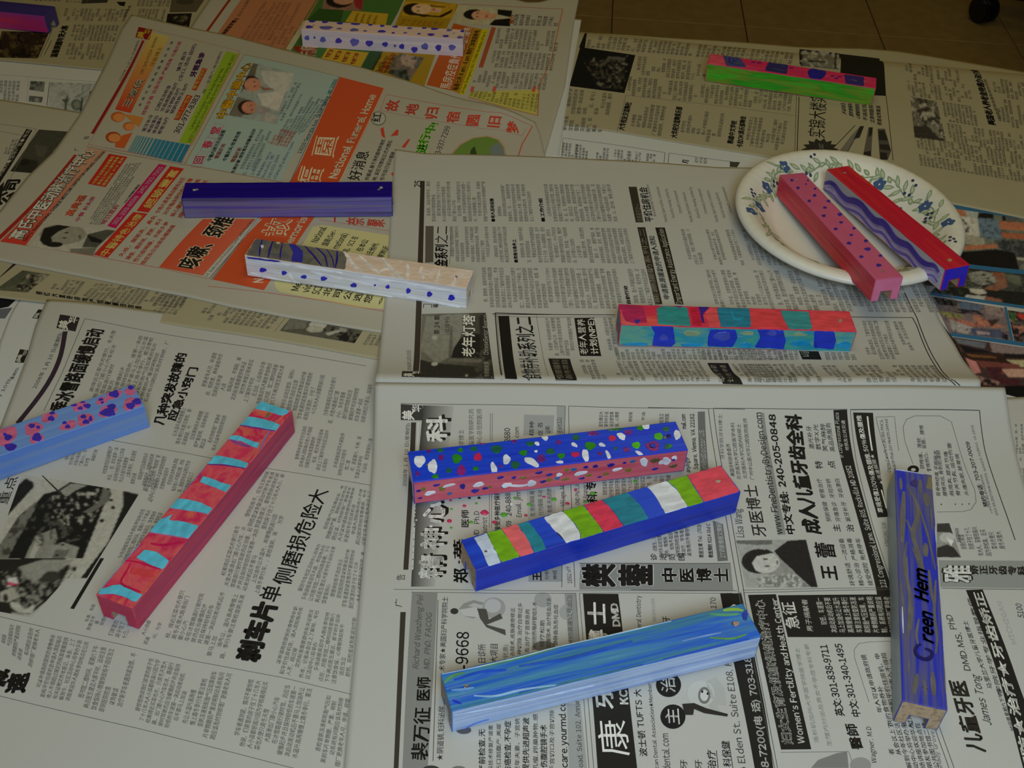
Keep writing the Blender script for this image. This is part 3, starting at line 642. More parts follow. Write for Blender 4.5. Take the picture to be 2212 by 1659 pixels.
# brownish grey page at the upper left
cr(0, 0, 5.027)
sheet('dim brownish page under the purple and pink case at the upper left', .0018, [(-500, 620), (-420, -380)], [(2300, 900), (2500, -380)], bottom=[(-500, 620), (0, 655), (600, 710), (1150, 762), (2300, 900)], mat=M_PAPERD)
DT = (98, 90, 70)
g = lambda x, y: (x-(y-260)*.28, y+(x-740)*.02)
for (x0, x1, y0, y1, n, m) in ((660, 1350, 90, 225, 16, 6), (800, 1300, 265, 440, 12, 8), (800, 1230, 465, 640, 10, 8), (1420, 1780, -30, 55, 8, 4), (1420, 1760, 80, 260, 9, 8), (640, 900, -30, 30, 6, 3), (300, 600, -30, 20, 6, 3)):
    b(g(x0, y1), g(x0, y0), g(x1, y0), g(x1, y1), n, m, DT)
t('温馨提醒年货大展', [(620, 625), (748, 280)], 80, (36, 30, 20), .05)
t('年年有余', [(1370, 190), (1430, 60)], 30, (60, 52, 38), .02)
pic((-60, 625), (20, 340), (535, 350), (410, 635), (44, 34, 18), [('n', (84, 68, 36), .52, 70, 3), ('n', (112, 96, 60), .74, 50, 7), ('n', (24, 18, 10), .6, 50, 12)], 1.3, noise=.2)
l([(430, 625), (560, 350)], 5, (60, 52, 38)); l([(480, 600), (560, 440)], 6, (50, 42, 30))
poly([(1265, 20), (1365, 22), (1350, 70), (1300, 60)], (26, 22, 14)); q4((880, 40), (905, -40), (1200, -40), (1160, 30), (58, 52, 42), 0)
q4((1840, 135), (1870, -60), (2260, -60), (2130, 130), (92, 82, 60), 0); ell(2010, 20, 100, 30, (70, 62, 44))
pic((1795, 300), (1820, 150), (2085, 145), (2045, 330), (22, 18, 12), [('p', [(1850, 185), (2060, 170), (2030, 240), (1960, 250), (1880, 215)], (120, 110, 84)), ('n', (28, 22, 14), .45, 12, 3), ('p', [(2000, 280), (2040, 285), (2030, 300)], (110, 100, 80))], 1.2)

# bluish page under the orange advertisement page
cr(0, 0, 1)
sheet('narrow bluish edge of a page under the orange and yellow page', .0017, [(1120, 345), (1160, 160), (1225, 39)], [(1207, 340), (1230, 190), (1256, 42)], mat=M_PAPERW)

# orange and yellow advertisement page
cr(600, 0, 3.16)
sheet('orange, green and yellow advertisement page under the white case with blue dots at the top', .0024,
      [(-760, 560), (-620, 220), (-430, -60)], [(1820, 1080), (1900, 800), (1962, 590), (2028, 130), (2060, -30)],
      top=[(-430, -60), (300, -40), (1600, -12), (1700, 14), (1790, 12), (1880, -12), (2060, -16)], mat=M_PAPERC)
cr(0, 0, 3.16)
l([(1412, 215), (1575, -10)], 20, (150, 52, 28), 0)
q([(1470, 250), (1600, 60), (1660, -20)], [(1960, 370), (2090, 150), (2190, -20)], (186, 122, 84), 0)
t('纳斯医学博士', [(1540, 235), (1635, 125)], 34, (66, 40, 24), .04); t('实行今日预约', [(1640, 115), (1715, -5)], 26, (96, 60, 36))
b((1600, 310), (1800, 10), (2100, 20), (1930, 350), 9, 18, (150, 96, 68), .1)
cr(600, 0, 3.16)
GR = (72, 112, 50); YL = (198, 160, 40); YB = (168, 134, 24)
q([(40, 335), (180, 120), (270, -20)], [(560, 475), (780, 170), (870, -20)], GR, 0)
q([(55, 335), (175, 140)], [(90, 345), (210, 150)], (186, 182, 150), 1)
q4((190, 150), (280, 60), (450, 70), (430, 150), (50, 84, 30), 1)
q4((460, 150), (510, 75), (755, 95), (735, 180), YL, 1); q4((290, 410), (340, 330), (620, 360), (560, 470), YL, 1)
q4((120, 350), (110, 315), (265, 330), (240, 385), (150, 44, 24), 1); t('元师', [(262, 385), (275, 315)], 120, (214, 190, 150), .03)
for i in range(4): t('专家门诊', [(350+i*58, 395+i*16), (385+i*58, 340+i*8)], 34, (176, 60, 26), .03, 4); t('诊疗中心', [(540+i*42, 150+i*8), (560+i*42, 90+i*6)], 24, (120, 96, 30), .02, 4)
pic((300, 70), (320, -20), (590, -20), (575, 75), (150, 110, 90), [('e', 420, 10, 90, 44, (30, 22, 16)), ('e', 450, 0, 70, 32, (196, 140, 110)), ('p', [(510, -20), (590, -20), (575, 75), (530, 50)], (150, 44, 40))], 1.2)
q([(640, 500), (790, 200), (880, -20)], [(1000, 590), (1120, 250), (1235, 30)], YB, 0)
q([(560, 480), (690, 250), (700, 235)], [(640, 500), (770, 260), (790, 250)], (52, 84, 50), 1)
q([(750, 500), (800, 375)], [(880, 560), (1000, 395)], (120, 104, 84), 1)
pic((750, 500), (830, 365), (1000, 395), (900, 555), (130, 108, 92), [('p', [(830, 370), (960, 380), (930, 470), (850, 440)], (176, 150, 132)), ('p', [(760, 480), (880, 475), (900, 555), (750, 500)], (40, 48, 34)), ('n', (84, 92, 84), .6, 20, 4)], 1.2)
for i in range(3): t('ADVANCED HEALTH CARE'[i*3:i*3+14], [(655+i*45, 480+i*10), (715+i*45, 375+i*8)], 22, (90, 60, 20), .03, 3)
t('疗康不平中', [(730, 500), (815, 370)], 44, (190, 60, 26), .03)
pic((845, 110), (870, 10), (1220, 30), (1190, 130), (196, 152, 30), [('e', 930, 65, 75, 42, (34, 22, 14)), ('p', [(900, 90), (1100, 110), (1200, 60), (1180, 90), (1120, 120), (980, 115)], (34, 22, 14)), ('p', [(920, 25), (1180, 50), (1080, 50), (980, 40)], (34, 22, 14)), ('e', 985, 62, 72, 34, (226, 184, 140)), ('p', [(1040, 50), (1120, 60), (1110, 90), (1040, 85)], (216, 172, 130)), ('e', 1065, 66, 10, 7, (176, 70, 56)), ('e', 960, 48, 12, 4, (90, 60, 40)), ('e', 958, 76, 12, 4, (90, 60, 40))], 1.1)
b((820, 170), (850, 130), (1140, 150), (1120, 185), 8, 3, (170, 100, 20), 0); b((660, 490), (690, 420), (800, 440), (780, 500), 4, 5, (120, 70, 20), 0)
pic((1200, 160), (1230, 35), (1610, 70), (1590, 180), (190, 182, 150), [('e', 1340, 100, 72, 36, (24, 18, 14)), ('e', 1385, 105, 62, 32, (214, 160, 124)), ('p', [(1420, 85), (1500, 100), (1480, 130), (1420, 130)], (206, 150, 116)), ('p', [(1500, 65), (1600, 72), (1595, 120), (1500, 100)], (20, 17, 16)), ('p', [(1480, 135), (1590, 125), (1585, 182), (1440, 172)], (20, 17, 16)), ('e', 1425, 112, 9, 6, (176, 70, 56)), ('e', 1365, 92, 10, 3, (70, 44, 30)), ('e', 1362, 116, 10, 3, (70, 44, 30))], 1.0)
b((1600, 175), (1615, 95), (1930, 120), (1915, 180), 8, 5, TS_, .5); t('推介', [(1610, 165), (1620, 100)], 30, (200, 90, 30), .03)
q([(1015, 580), (1060, 470), (1200, 160)], [(1190, 620), (1240, 480), (1335, 190)], (186, 88, 28), 0)
q([(1190, 620), (1240, 480), (1335, 190)], [(1240, 640), (1300, 480), (1395, 200)], (176, 132, 24), 0)
q([(1240, 640), (1300, 480), (1395, 200)], [(1270, 650), (1335, 500), (1440, 200)], (206, 190, 20), 0)
t('馬房疫症貴州', [(1180, 610), (1260, 370)], 80, WH, .0); t('馬房疫症貴州', [(1180, 610), (1260, 370)], 80, (206, 60, 24), -.02, 5) if False else None
t('全力服务', [(1290, 300), (1330, 190)], 60, WH, .02)
t('每周七天 8 am - 6 pm 预约门诊欢迎来电', [(1230, 620), (1380, 210)], 40, (80, 54, 10), .03); t('24 Hour Emergency 301-770-6886 Weekdays After 5', [(1268, 640), (1425, 220)], 22, (70, 70, 10), .01)
q([(1370, 460), (1460, 185)], [(1400, 462), (1490, 190)], (170, 84, 50), 1)
for (x0, y0, x1, y1, n, m) in ((1500, 190, 1930, 330, 14, 9), (1470, 345, 1900, 460, 14, 8), (1345, 480, 1850, 590, 16, 8)):
    b((x0-28, y1), (x0, y0), (x1, y0+25), (x1-22, y1+25), n, m, (104, 98, 78))
b((1300, 655), (1320, 620), (1790, 640), (1770, 770), 16, 5, (96, 90, 40))
q([(1290, 655), (1325, 625)], [(1765, 790), (1780, 610)], (196, 186, 90), 0)
for x in (1330, 1480, 1750): q4((x-18, 625), (x-8, 590), (x+14, 594), (x+4, 630), (206, 90, 80), 3)
l([(1240, 30), (1945, 62), (1870, 400), (1785, 590), (1775, 790), (1300, 665)], 6, (190, 106, 60))
cr(0, 0, 1)

# page under the lower left page: dark picture corner and mastheads
cr(0, 520, 5.53)
sheet('page corner with a black picture at the left edge of the photo', .0004, [(-500, 2600), (-300, 600)], [(700, 2600), (800, 600)], mat=M_PAPERW)
q([(-100, 830), (-100, 640)], [(100, 790), (245, 660)], (22, 22, 24), 0)
q([(-100, 930), (-100, 830)], [(60, 930), (150, 800)], (104, 108, 116), 0)
sheet('narrow page edge with a black masthead left of the lower left page', .0009, [(-500, 3300), (0, 1200), (105, 925), (170, 800), (245, 690)], [(700, 2600), (700, 700)], mat=M_PAPERW)
logo((385, 925), (460, 820), (560, 835), (480, 940)); logo((178, 1455), (240, 1297), (345, 1310), (285, 1460))
t('星期四)', [(160, 1660), (232, 1520)], 40, (70, 60, 56), .0)
cr(0, 0, 1)
t('1月 10日(', [(-6, 872), (28, 815)], 9, (70, 60, 56), .0)

# ---- lower left page (motoring)
cr(0, 400, 3.16)
def curlF(x, y):
    P0 = _F0; s = (x-P0[0]); return .004*np.exp(-((x-P0[0])/.05)**2-((y-P0[1])/.09)**2)
_F0 = unproj([150], [700], lambda x, y: np.full_like(x, ZT))[0]
sheet('lower left page with motoring columns and an engine photograph under the red striped case', .0016,
      [(-1300, 4300), (-420, 2500), (0, 1650), (180, 1180), (240, 960), (320, 780)], [(2900, 4300), (2700, 2200), (2640, 1000)], extra=curlF)
q([(105, 1622), (300, 1380), (400, 1180), (428, 1000)], [(135, 1632), (330, 1390), (432, 1185), (462, 998)], (58, 42, 54), 0)
t('2008年 1 月 10 日(星期四)', [(250, 1390), (340, 1220), (400, 1090), (430, 1010)], 34, (84, 74, 72))
logo((385, 975), (410, 883), (545, 905), (515, 1000), (52, 44, 44))
l([(300, 1540), (430, 1270), (580, 912), (2500, 1235)], 4, (96, 92, 86))
t('季冰雪路面缓慢启动', [(455, 1550), (560, 1330), (718, 988)], 128, KB, .04)
t('几种突发故障的', [(1120, 1640), (1281, 1148)], 82, KB, .04); t('应急小窍门', [(1200, 1612), (1358, 1248)], 72, KB, .04)
C2 = (112, 108, 97)
b((575, 1480), (762, 988), (1165, 1062), (985, 1560), 11, 15, C2, .35)
cr(400, 800, 3.687)
def FB(x0, x1, y0, h, n, m, s=.19, rg=.3):
    ln_ = lambda x: .37-.00011*max(0, x); yt = lambda x: y0+s*x
    b((x0-ln_(x0)*h, yt(x0)+h), (x0, yt(x0)), (x1, yt(x1)), (x1-ln_(x1)*h, yt(x1)+h), n, m, C2, rg)
FB(215, 800, -185, 330, 12, 12); FB(835, 1120, -170, 370, 6, 14); FB(1165, 1500, -170, 360, 7, 14)
FB(-30, 340, 300, 280, 8, 11); FB(935, 1200, 262, 320, 6, 13); FB(1235, 1500, 262, 330, 6, 13)
l([(0, 660), (700, 790), (1495, 920)], 4, (96, 92, 86))
b((430, 1225), (640, 800), (880, 845), (760, 1300), 6, 14, C2, .25); b((255, 1700), (395, 1235), (745, 1290), (590, 1790), 7, 14, C2, .25)
b((1060, 1330), (1240, 915), (1478, 960), (1445, 1405), 8, 13, C2, .2); b((860, 1815), (1050, 1380), (1435, 1450), (1400, 1915), 10, 15, C2, .2)
cr(0, 800, 3.687)
l([(830, 548), (1475, 660)], 4, (96, 92, 86))
f = lambda x, y: (x-(y-600)*.32, y+(x-850)*.17)
b(f(560, 800), f(560, 690), f(800, 640), f(800, 780), 6, 6, C2); b(f(880, 860), f(860, 600), f(1580, 610), f(1580, 860), 15, 12, C2, .2)
b((1110, 1010), (1190, 760), (1300, 780), (1220, 1060), 2, 9, C2); b((900, 1560), (1120, 1100), (1350, 1150), (1180, 1480), 5, 17, C2, .3)
t('重点', [(60, 1070), (150, 850)], 95, KB, .0)
# engine photograph
pic((-120, 1660), (180, 830), (1110, 980), (690, 1659), (184, 180, 164), [
 ('p', [(-200, 1230), (205, 860), (265, 890), (270, 930), (60, 1160), (-200, 1560)], (36, 34, 28)),
 ('p', [(350, 985), (450, 960), (560, 890), (620, 892), (870, 935), (890, 990), (830, 1080), (660, 1500), (540, 1659), (-200, 1659), (-100, 1500), (120, 1250)], (30, 29, 24)),
 ('p', [(-60, 1480), (150, 1160), (280, 1050), (300, 1070), (140, 1350), (20, 1580)], (120, 118, 106)), ('n', (70, 68, 58), .5, 60, 3, [(-60, 1480), (150, 1160), (280, 1050), (300, 1070), (140, 1350), (20, 1580)]),
 ('p', [(480, 960), (570, 900), (700, 915), (600, 960), (520, 1010)], (150, 148, 134)), ('n', (160, 156, 140), .66, 26, 5, [(420, 1000), (860, 930), (800, 1100), (640, 1350), (380, 1150)]),
 ('p', [(700, 965), (760, 980), (740, 1000), (690, 990)], (176, 172, 156)), ('p', [(820, 940), (880, 960), (860, 1050), (720, 1140), (660, 1130), (790, 1050)], (110, 108, 96)),
 ('p', [(280, 1320), (440, 1260), (460, 1340), (300, 1659), (150, 1600)], (140, 138, 124)), ('p', [(300, 1330), (350, 1310), (230, 1600), (180, 1590)], (176, 172, 156)),
 ('p', [(410, 1400), (500, 1370), (630, 1410), (600, 1500), (400, 1610), (340, 1590)], (150, 148, 134)), ('p', [(440, 1430), (560, 1430), (500, 1520), (380, 1580)], (112, 110, 98)), ('e', 500, 1390, 14, 8, (30, 29, 24)), ('e', 455, 1475, 14, 9, (30, 29, 24)),
 ('p', [(980, 960), (1105, 990), (1040, 1130), (900, 1380), (700, 1659), (640, 1659), (860, 1370), (980, 1080)], (36, 35, 30)),
 ('e', 885, 1035, 18, 12, (44, 42, 36)), ('e', 900, 1095, 18, 14, (40, 38, 32)), ('e', 812, 1198, 20, 14, (40, 38, 32)), ('e', 700, 1362, 14, 12, (60, 58, 50)), ('e', 590, 1585, 16, 18, (36, 34, 28)), ('e', 240, 1580, 14, 22, (40, 38, 32)),
 ('n', (80, 78, 68), .62, 34, 9, [(120, 1250), (400, 1000), (640, 1350), (420, 1400), (300, 1400)])], 1.7, k=0, noise=.08, name='engine_photograph')
q([(480, 990), (330, 838)], [(545, 1030), (345, 842)], (60, 58, 50), 2)
cr(0, 1209, 3.687)
pic((-200, 380), (-120, -10), (680, -10), (250, 460), (178, 174, 158), [
 ('p', [(-200, 400), (-200, 0), (520, -20), (560, 60), (470, 220), (360, 340), (240, 440), (100, 420)], (40, 38, 32)),
 ('n', (140, 136, 122), .55, 30, 5, [(0, 100), (520, 0), (470, 200), (240, 430), (50, 330)]), ('n', (20, 19, 16), .6, 20, 7, [(0, 100), (520, 0), (470, 200), (240, 430), (50, 330)]),
 ('p', [(150, 60), (340, 0), (600, 0), (480, 80), (420, 180), (220, 160)], (150, 148, 134)), ('p', [(380, 90), (470, 100), (480, 150), (420, 190), (300, 170)], (60, 58, 50)),
 ('p', [(60, 150), (130, 140), (150, 190), (60, 220)], (214, 206, 196)), ('p', [(60, 180), (150, 190), (140, 206), (60, 205)], (200, 76, 100)),
 ('p', [(0, 260), (100, 220), (160, 300), (60, 340), (0, 330)], (170, 166, 150)), ('e', 45, 305, 20, 30, (50, 48, 42)),
 ('p', [(80, 340), (140, 340), (200, 400), (280, 360), (260, 430), (150, 425), (90, 380)], (190, 186, 170)), ('p', [(-200, 350), (60, 380), (100, 440), (-200, 400)], (40, 38, 32)),
 ('e', 590, 75, 17, 20, (30, 28, 24)), ('e', 543, 218, 17, 14, (30, 28, 24)), ('e', 470, 262, 16, 20, (30, 28, 24)), ('e', 492, 320, 8, 8, (40, 38, 34)), ('e', 432, 288, 8, 8, (40, 38, 34)),
 ('p', [(610, 60), (680, 40), (560, 380), (520, 400), (540, 360), (430, 410), (380, 430), (500, 370), (560, 280)], (44, 42, 36))], 1.7, k=1, noise=.06, name='engine_photograph')
q([(560, 390), (800, -10)], [(590, 395), (830, -10)], (34, 32, 27), 2)
l([(0, 455), (740, 625), (1500, 800), (2250, 940), (2805, 1075)], 4, (96, 92, 86)); l([(0, 1087), (1100, 1345), (2250, 1640), (2700, 1750)], 4, (96, 92, 86)); l([(0, 455), (-200, 410)], 4, (96, 92, 86))
b((640, 550), (730, 350), (890, 385), (800, 590), 4, 7, C2, .5); b((850, 600), (905, 480), (1060, 510), (1010, 640), 3, 4, C2, .5)
b((1090, 655), (1170, 480), (1300, 505), (1220, 700), 3, 6, C2, .4); b((1280, 700), (1440, 205), (1960, 285), (1790, 795), 10, 13, C2, .25)
b((0, 700), (20, 500), (330, 560), (260, 870), 6, 9, C2, .5); b((260, 1085), (400, 590), (720, 660), (560, 1130), 6, 15, C2, .3)
b((590, 1160), (740, 680), (1100, 750), (960, 1250), 6, 15, C2, .3); b((1050, 1270), (1180, 780), (1560, 860), (1400, 1360), 7, 15, C2, .3)
b((1420, 1370), (1560, 870), (1860, 910), (1720, 1440), 5, 15, C2, .4)
t('减', [(40, 1015), (85, 870)], 150, KB, .06); t('速', [(195, 1065), (245, 900)], 165, KB, .06)
cr(400, 1209, 3.687)
t('刹车片', [(580, 825), (745, 350)], 200, KB, .075); t('单', [(740, 345), (790, 225)], 175, KB, .012)
b((690, 900), (862, 368), (1370, 465), (1310, 1015), 12, 15, C2, .2)
b((360, 1470), (500, 950), (1020, 1030), (900, 1590), 9, 15, C2, .3); b((1010, 1600), (1120, 1080), (1320, 1110), (1240, 1660), 4, 14, C2, .3)
cr(400, 800, 3.687)
t('侧磨损危险大', [(840, 1720), (1150, 962)], 165, KB, .012)

# ---- strip page below the colour page
cr(0, 520, 5.53)
sheet('narrow strip of beige page just below the red advertisement page', .0024,
      [(-600, 700), (-600, 120)], [(4900, 1900), (4950, 1200)], bottom=[(-600, 640), (0, 680), (560, 745), (1300, 880), (2212, 1030), (2765, 1110), (4520, 1420), (4900, 1500)], top=[(-600, 120), (4950, 900)], mat=M_PAPERD)
q([(-40, 470), (180, 255)], [(0, 440), (210, 270)], (46, 34, 42), 0)
pic((-60, 590), (270, 355), (600, 405), (330, 620), (96, 96, 76), [('p', [(270, 355), (400, 365), (200, 520), (-60, 590)], (84, 86, 68)), ('n', (44, 34, 30), .5, 36, 4, [(330, 400), (560, 420), (400, 600), (150, 600)]), ('n', (164, 156, 130), .66, 22, 8, [(330, 400), (600, 420), (400, 600), (200, 600)]), ('n', (156, 150, 124), .5, 18, 10, [(480, 400), (620, 400), (500, 620), (400, 620)])], 1.3, noise=.1)
C3 = (100, 94, 80)
f = lambda x, y: (x-(y-450)*.75, y+(x-690)*.16)
b(f(690, 620), f(690, 450), f(1020, 440), f(1020, 600), 6, 8, C3); b(f(1080, 640), f(1130, 440), f(2212, 330), f(2260, 560), 20, 10, C3, .2)
vt('接红大盒奇房地产信誉最佳信息', (425, 640), (1700, 825), 38, KB, .03)
cr(0, 400, 3.16)
b(f(1050, 900) if False else (1000, 860), (1120, 720), (1300, 750), (1200, 890), 6, 7, C3); b((1330, 915), (1430, 790), (1930, 880), (1840, 985), 14, 6, C3, .2)
l([(1875, 1000), (1955, 895)], 3, G_)
cr(500, 400, 3.16)
pic((330, 995), (405, 905), (895, 995), (840, 1080), (92, 88, 74), [('p', [(400, 910), (530, 920), (500, 980), (350, 990)], (120, 116, 100)), ('e', 590, 955, 60, 28, (190, 184, 166)), ('e', 570, 985, 60, 22, (176, 170, 150)), ('n', (34, 30, 24), .5, 30, 3, [(620, 960), (895, 1000), (840, 1080), (640, 1040)]), ('p', [(640, 1010), (740, 985), (750, 1000), (660, 1030)], (170, 164, 146)), ('p', [(740, 970), (790, 980), (780, 1005), (735, 1000)], (150, 146, 130))], 1.2, noise=.15)
b((890, 1090), (940, 1010), (1100, 1040), (1080, 1110), 5, 4, C3)

# ---- the red and orange advertisement page
def humpC(x, y):
    return .006*np.exp(-((x-_C0[0])/.035)**2-((y-_C0[1])/.03)**2)
_C0 = unproj([1085], [248], lambda x, y: np.full_like(x, ZT))[0]
cr(0, 0, 1)
sheet('large page of red and orange Chinese advertisements under the navy blue case', .0032,
      [(-110, 548), (0, 455), (60, 380), (117, 326), (175, 242), (232, 130), (262, 62), (284, 31)], [(1000, 770), (1080, 560), (1150, 420), (1178, 335), (1168, 290), (1157, 264)],
      top=[(284, 31), (345, 45), (500, 77), (632, 112), (777, 144), (900, 180), (964, 203), (1068, 228), (1120, 246), (1157, 264)],
      bottom=[(-110, 548), (0, 563), (150, 592), (271, 616), (400, 640), (494, 662), (617, 685), (720, 702), (826, 719), (1000, 750)], mat=M_PAPERC, extra=humpC)
cr(0, 0, 5.027)
logo((1470, 405), (1505, 293), (1655, 322), (1620, 437), (136, 30, 34), (220, 190, 60))
q([(985, 1450), (1250, 1005), (1410, 720), (1545, 437)], [(1020, 1455), (1285, 1010), (1440, 725), (1570, 443)], (146, 36, 30), 0)
t('2008年 1 月 10 日(星期四)', [(1310, 885), (1430, 660), (1520, 440)], 30, (110, 104, 86)); t('告', [(955, 1515), (975, 1480)], 55, (60, 54, 44)); t('广', [(850, 1640), (860, 1605)], 50, (60, 54, 44))
l([(960, 1570), (1320, 960), (1655, 325), (2060, 420), (2600, 555), (2080, 1590)], 4, (196, 110, 100)); l([(960, 1570), (1350, 1640), (2050, 1770)], 4, (196, 110, 100))
q([(1250, 1190), (1640, 350)], [(1420, 1228), (1840, 400)], (206, 62, 36), 0, rgb2=(206, 186, 100), axis=1)
outl('王淑侠', [(1400, 1172), (1578, 862)], 88, (214, 210, 190), (70, 40, 20), .01, ext=.05)
t('DR.SHU-HSIA WANG', [(1552, 800), (1716, 405)], 34, (96, 64, 24)); t('牙医博士', [(1672, 722), (1768, 512)], 48, (120, 84, 24), -.0)
for i, ch in enumerate('家庭牙医通晓国粤台英语'): t(ch, [(1530+i*34, 1155-i*67), (1546+i*34, 1122-i*67)], 30, (90, 84, 70), .01)
t('经验丰富 设备完善 严格消毒 交通方便', [(1575, 1250), (1978, 452)], 46, PNK, .02)
for s, p0, p1 in (('口腔洁治检查', (1722, 1200), (1862, 930)), ('牙周病预防治疗', (1778, 1215), (1940, 900)), ('蛀牙预防治疗', (1830, 1228), (1968, 958)), ('预防性矫正治疗', (1884, 1238), (2055, 908)), ('拔牙补牙', (1578, 1430), (1670, 1250)), ('美齿漂白', (1632, 1442), (1726, 1262)), ('美齿镶补', (1690, 1452), (1776, 1272)), ('根管治疗', (1748, 1458), (1842, 1275)), ('镶牙,假牙', (1955, 775), (2040, 560)), ('(全口,活动,固定)', (1968, 880), (2138, 480))):
    t(s, [p0, p1], 46, PUR, .01)
t('牙医急诊', [(2118, 840), (2235, 570)], 66, PUR, .06)
q4((1885, 1300), (2030, 1028), (2092, 1045), (1945, 1308), RED, 1); t('周日上午应诊', [(1936, 1298), (2080, 1045)], 48, (226, 200, 90), .03, 4)
q4((2080, 975), (2198, 738), (2252, 750), (2132, 985), RED, 1); t('请电话预约', [(2128, 975), (2240, 752)], 46, (226, 200, 90), .03, 4)
t('301-977-8383', [(1940, 1455), (2178, 1042)], 66, (50, 44, 38), .015, slant=.25)
for i, (cx_, cy_, r_) in enumerate(((1280, 1270, 78), (1230, 1492, 84), (1400, 1372, 66))):
    ell(cx_, cy_, r_, r_*.72, ((190, 104, 44), (168, 78, 28), (196, 110, 54))[i], 2); ell(cx_+14, cy_+8, r_*.8, r_*.55, (222, 140, 78), 3)
poly([(1340, 1240), (1430, 1250), (1560, 1278), (1510, 1380), (1440, 1330)], (206, 132, 60), 1); poly([(1250, 1560), (1330, 1470), (1440, 1440), (1350, 1612), (1250, 1600)], (206, 96, 44), 1)
cr(0, 0, 3.16)
for i in range(17):
    u0 = (i/17)**1.7; u1 = ((i+.86)/17)**1.7 if i > 8 else ((i+.6)/17)**1.7
    lp = lambda a, c, u: (a[0]+(c[0]-a[0])*u, a[1]+(c[1]-a[1])*u)
    q4(lp((868, 1038), (1242, 1114), u0), lp((932, 924), (1306, 992), u0), lp((932, 924), (1306, 992), u1), lp((868, 1038), (1242, 1114), u1), (36+int(50*(1-i/17)), 122+int(20*(1-i/17)), 156), 1, name='printed_stripe')
q4((1220, 972), (1545, 350), (1637, 370), (1310, 983), (150, 180, 44), 0)
t('Campus Professional Center Beside Burger King', [(1312, 885), (1528, 470)], 24, (60, 66, 20)); t('16037 Comprint Circle off Shady Grove Rd, Gaithersburg, MD 20877', [(1300, 975), (1612, 378)], 26, (60, 66, 20))
t('周一至周六,电话预约', [(1400, 640), (1520, 355)], 22, (70, 64, 54))
cr(0, 0, 1)
q([(402, 354), (465, 236), (528, 120)], [(606, 392), (655, 292), (733, 166)], (166, 184, 176), 0)
cr(0, 0, 3.16)
l([(1262, 1118), (1668, 372), (2320, 525)], 4, (160, 120, 70)); l([(1230, 1120), (1640, 360)], 4, (190, 100, 90)); l([(590, 1000), (1262, 1125), (1950, 1250)], 5, (150, 110, 70)); l([(600, 985), (1255, 1108)], 3, (190, 100, 90))
outl('中醫中藥中心', [(1535, 815), (1728, 430)], 72, (222, 170, 30), (110, 60, 20), .02, ext=.05)
pic((1560, 790), (1730, 430), (2010, 500), (1890, 850), (160, 168, 160), [('p', [(1560, 790), (1620, 660), (1720, 690), (1650, 800)], (120, 112, 96)), ('p', [(1640, 640), (1740, 520), (1760, 440), (1730, 430), (1700, 470)], (110, 100, 84)), ('p', [(1780, 480), (2010, 500), (1980, 620), (1900, 640), (1800, 560)], (196, 192, 182)), ('p', [(1760, 640), (1950, 620), (1900, 760), (1790, 720)], (206, 198, 186)), ('e', 1712, 570, 62, 52, (56, 40, 34)), ('e', 1725, 580, 58, 46, (206, 140, 112)), ('p', [(1770, 590), (1880, 610), (1800, 620)], (150, 104, 80)), ('e', 1690, 735, 66, 50, (44, 34, 30)), ('e', 1706, 735, 56, 42, (206, 136, 108)), ('p', [(1740, 720), (1850, 740), (1830, 790), (1740, 770)], (160, 150, 146)), ('p', [(1820, 770), (1900, 800), (1860, 850), (1790, 820)], (176, 170, 160)), ('e', 1715, 720, 8, 4, (60, 40, 34)), ('e', 1718, 752, 8, 4, (60, 40, 34)), ('e', 1735, 560, 8, 4, (60, 40, 34)), ('e', 1738, 592, 8, 4, (60, 40, 34))], 1.2)
for ch, (x, y) in (('回', (1350, 1090)), ('春', (1410, 985)), ('堂', (1465, 890))):
    t(ch, [(x+28, y+30), (x+48, y-22)], 66, (206, 60, 90), .03); l([(x-44, y+48), (x+2, y-48), (x+66, y-36), (x+18, y+56)], 3, (190, 110, 120), closed=True)
for i, (x, y) in enumerate(((1440, 1100), (1490, 1085), (1545, 1100), (1600, 1110))):
    t(('中醫内婦兒科及疑難', '電腦診病', '中醫針灸/推拿按摩', '電腦診脈')[i], [(x, y), (x+(105, 55, 105, 55)[i], y-(210, 100, 200, 100)[i])], 32, (52, 60, 56) if i % 2 == 0 else (160, 60, 40), .02)
t('免費診斷,請致電各明醫春店診', [(1600, 1185), (1752, 880)], 28, (44, 44, 40), .02)
b((1610, 1190), (1775, 880), (1860, 900), (1720, 1200), 3, 18, (84, 96, 92)); b((1860, 1000), (2050, 640), (2240, 690), (2080, 900), 8, 20, (76, 92, 88), .2); b((1880, 820), (2010, 560), (2060, 570), (1930, 830), 2, 14, (76, 92, 88))
b((1820, 980), (1870, 870), (2030, 900), (1960, 1010), 7, 5, (206, 110, 80), .3, bold=.02)
for i in range(5): t(('工作时间周一', '请电话预约 ABCD', 'Rockville, MD', '240-552-3944', 'clinic@yahoo.com')[i], [(1730+i*38, 1200+i*6), (1800+i*38+(0, 20, 0, 0, 60)[i], 1060-(0, 20, 0, 0, 90)[i])], 24, (60, 66, 110), .0)
cr(0, 0, 1)
t('13210 Georgia Ave, Silver Spring, MD 20906', [(650, 332), (690, 255), (729, 172)], 9, (40, 130, 136), .02)
OR = (206, 84, 42)
q([(459, 604), (560, 471), (632, 391), (686, 270), (734, 166)], [(570, 627), (677, 471), (736, 391), (785, 290), (831, 191)], OR, 0)
l([(457, 604), (556, 473), (628, 391), (683, 270), (732, 166)], 1.6, (90, 100, 140)); l([(830, 191), (735, 391)], 1.2, (220, 200, 170)) 
cr(600, 0, 3.16)
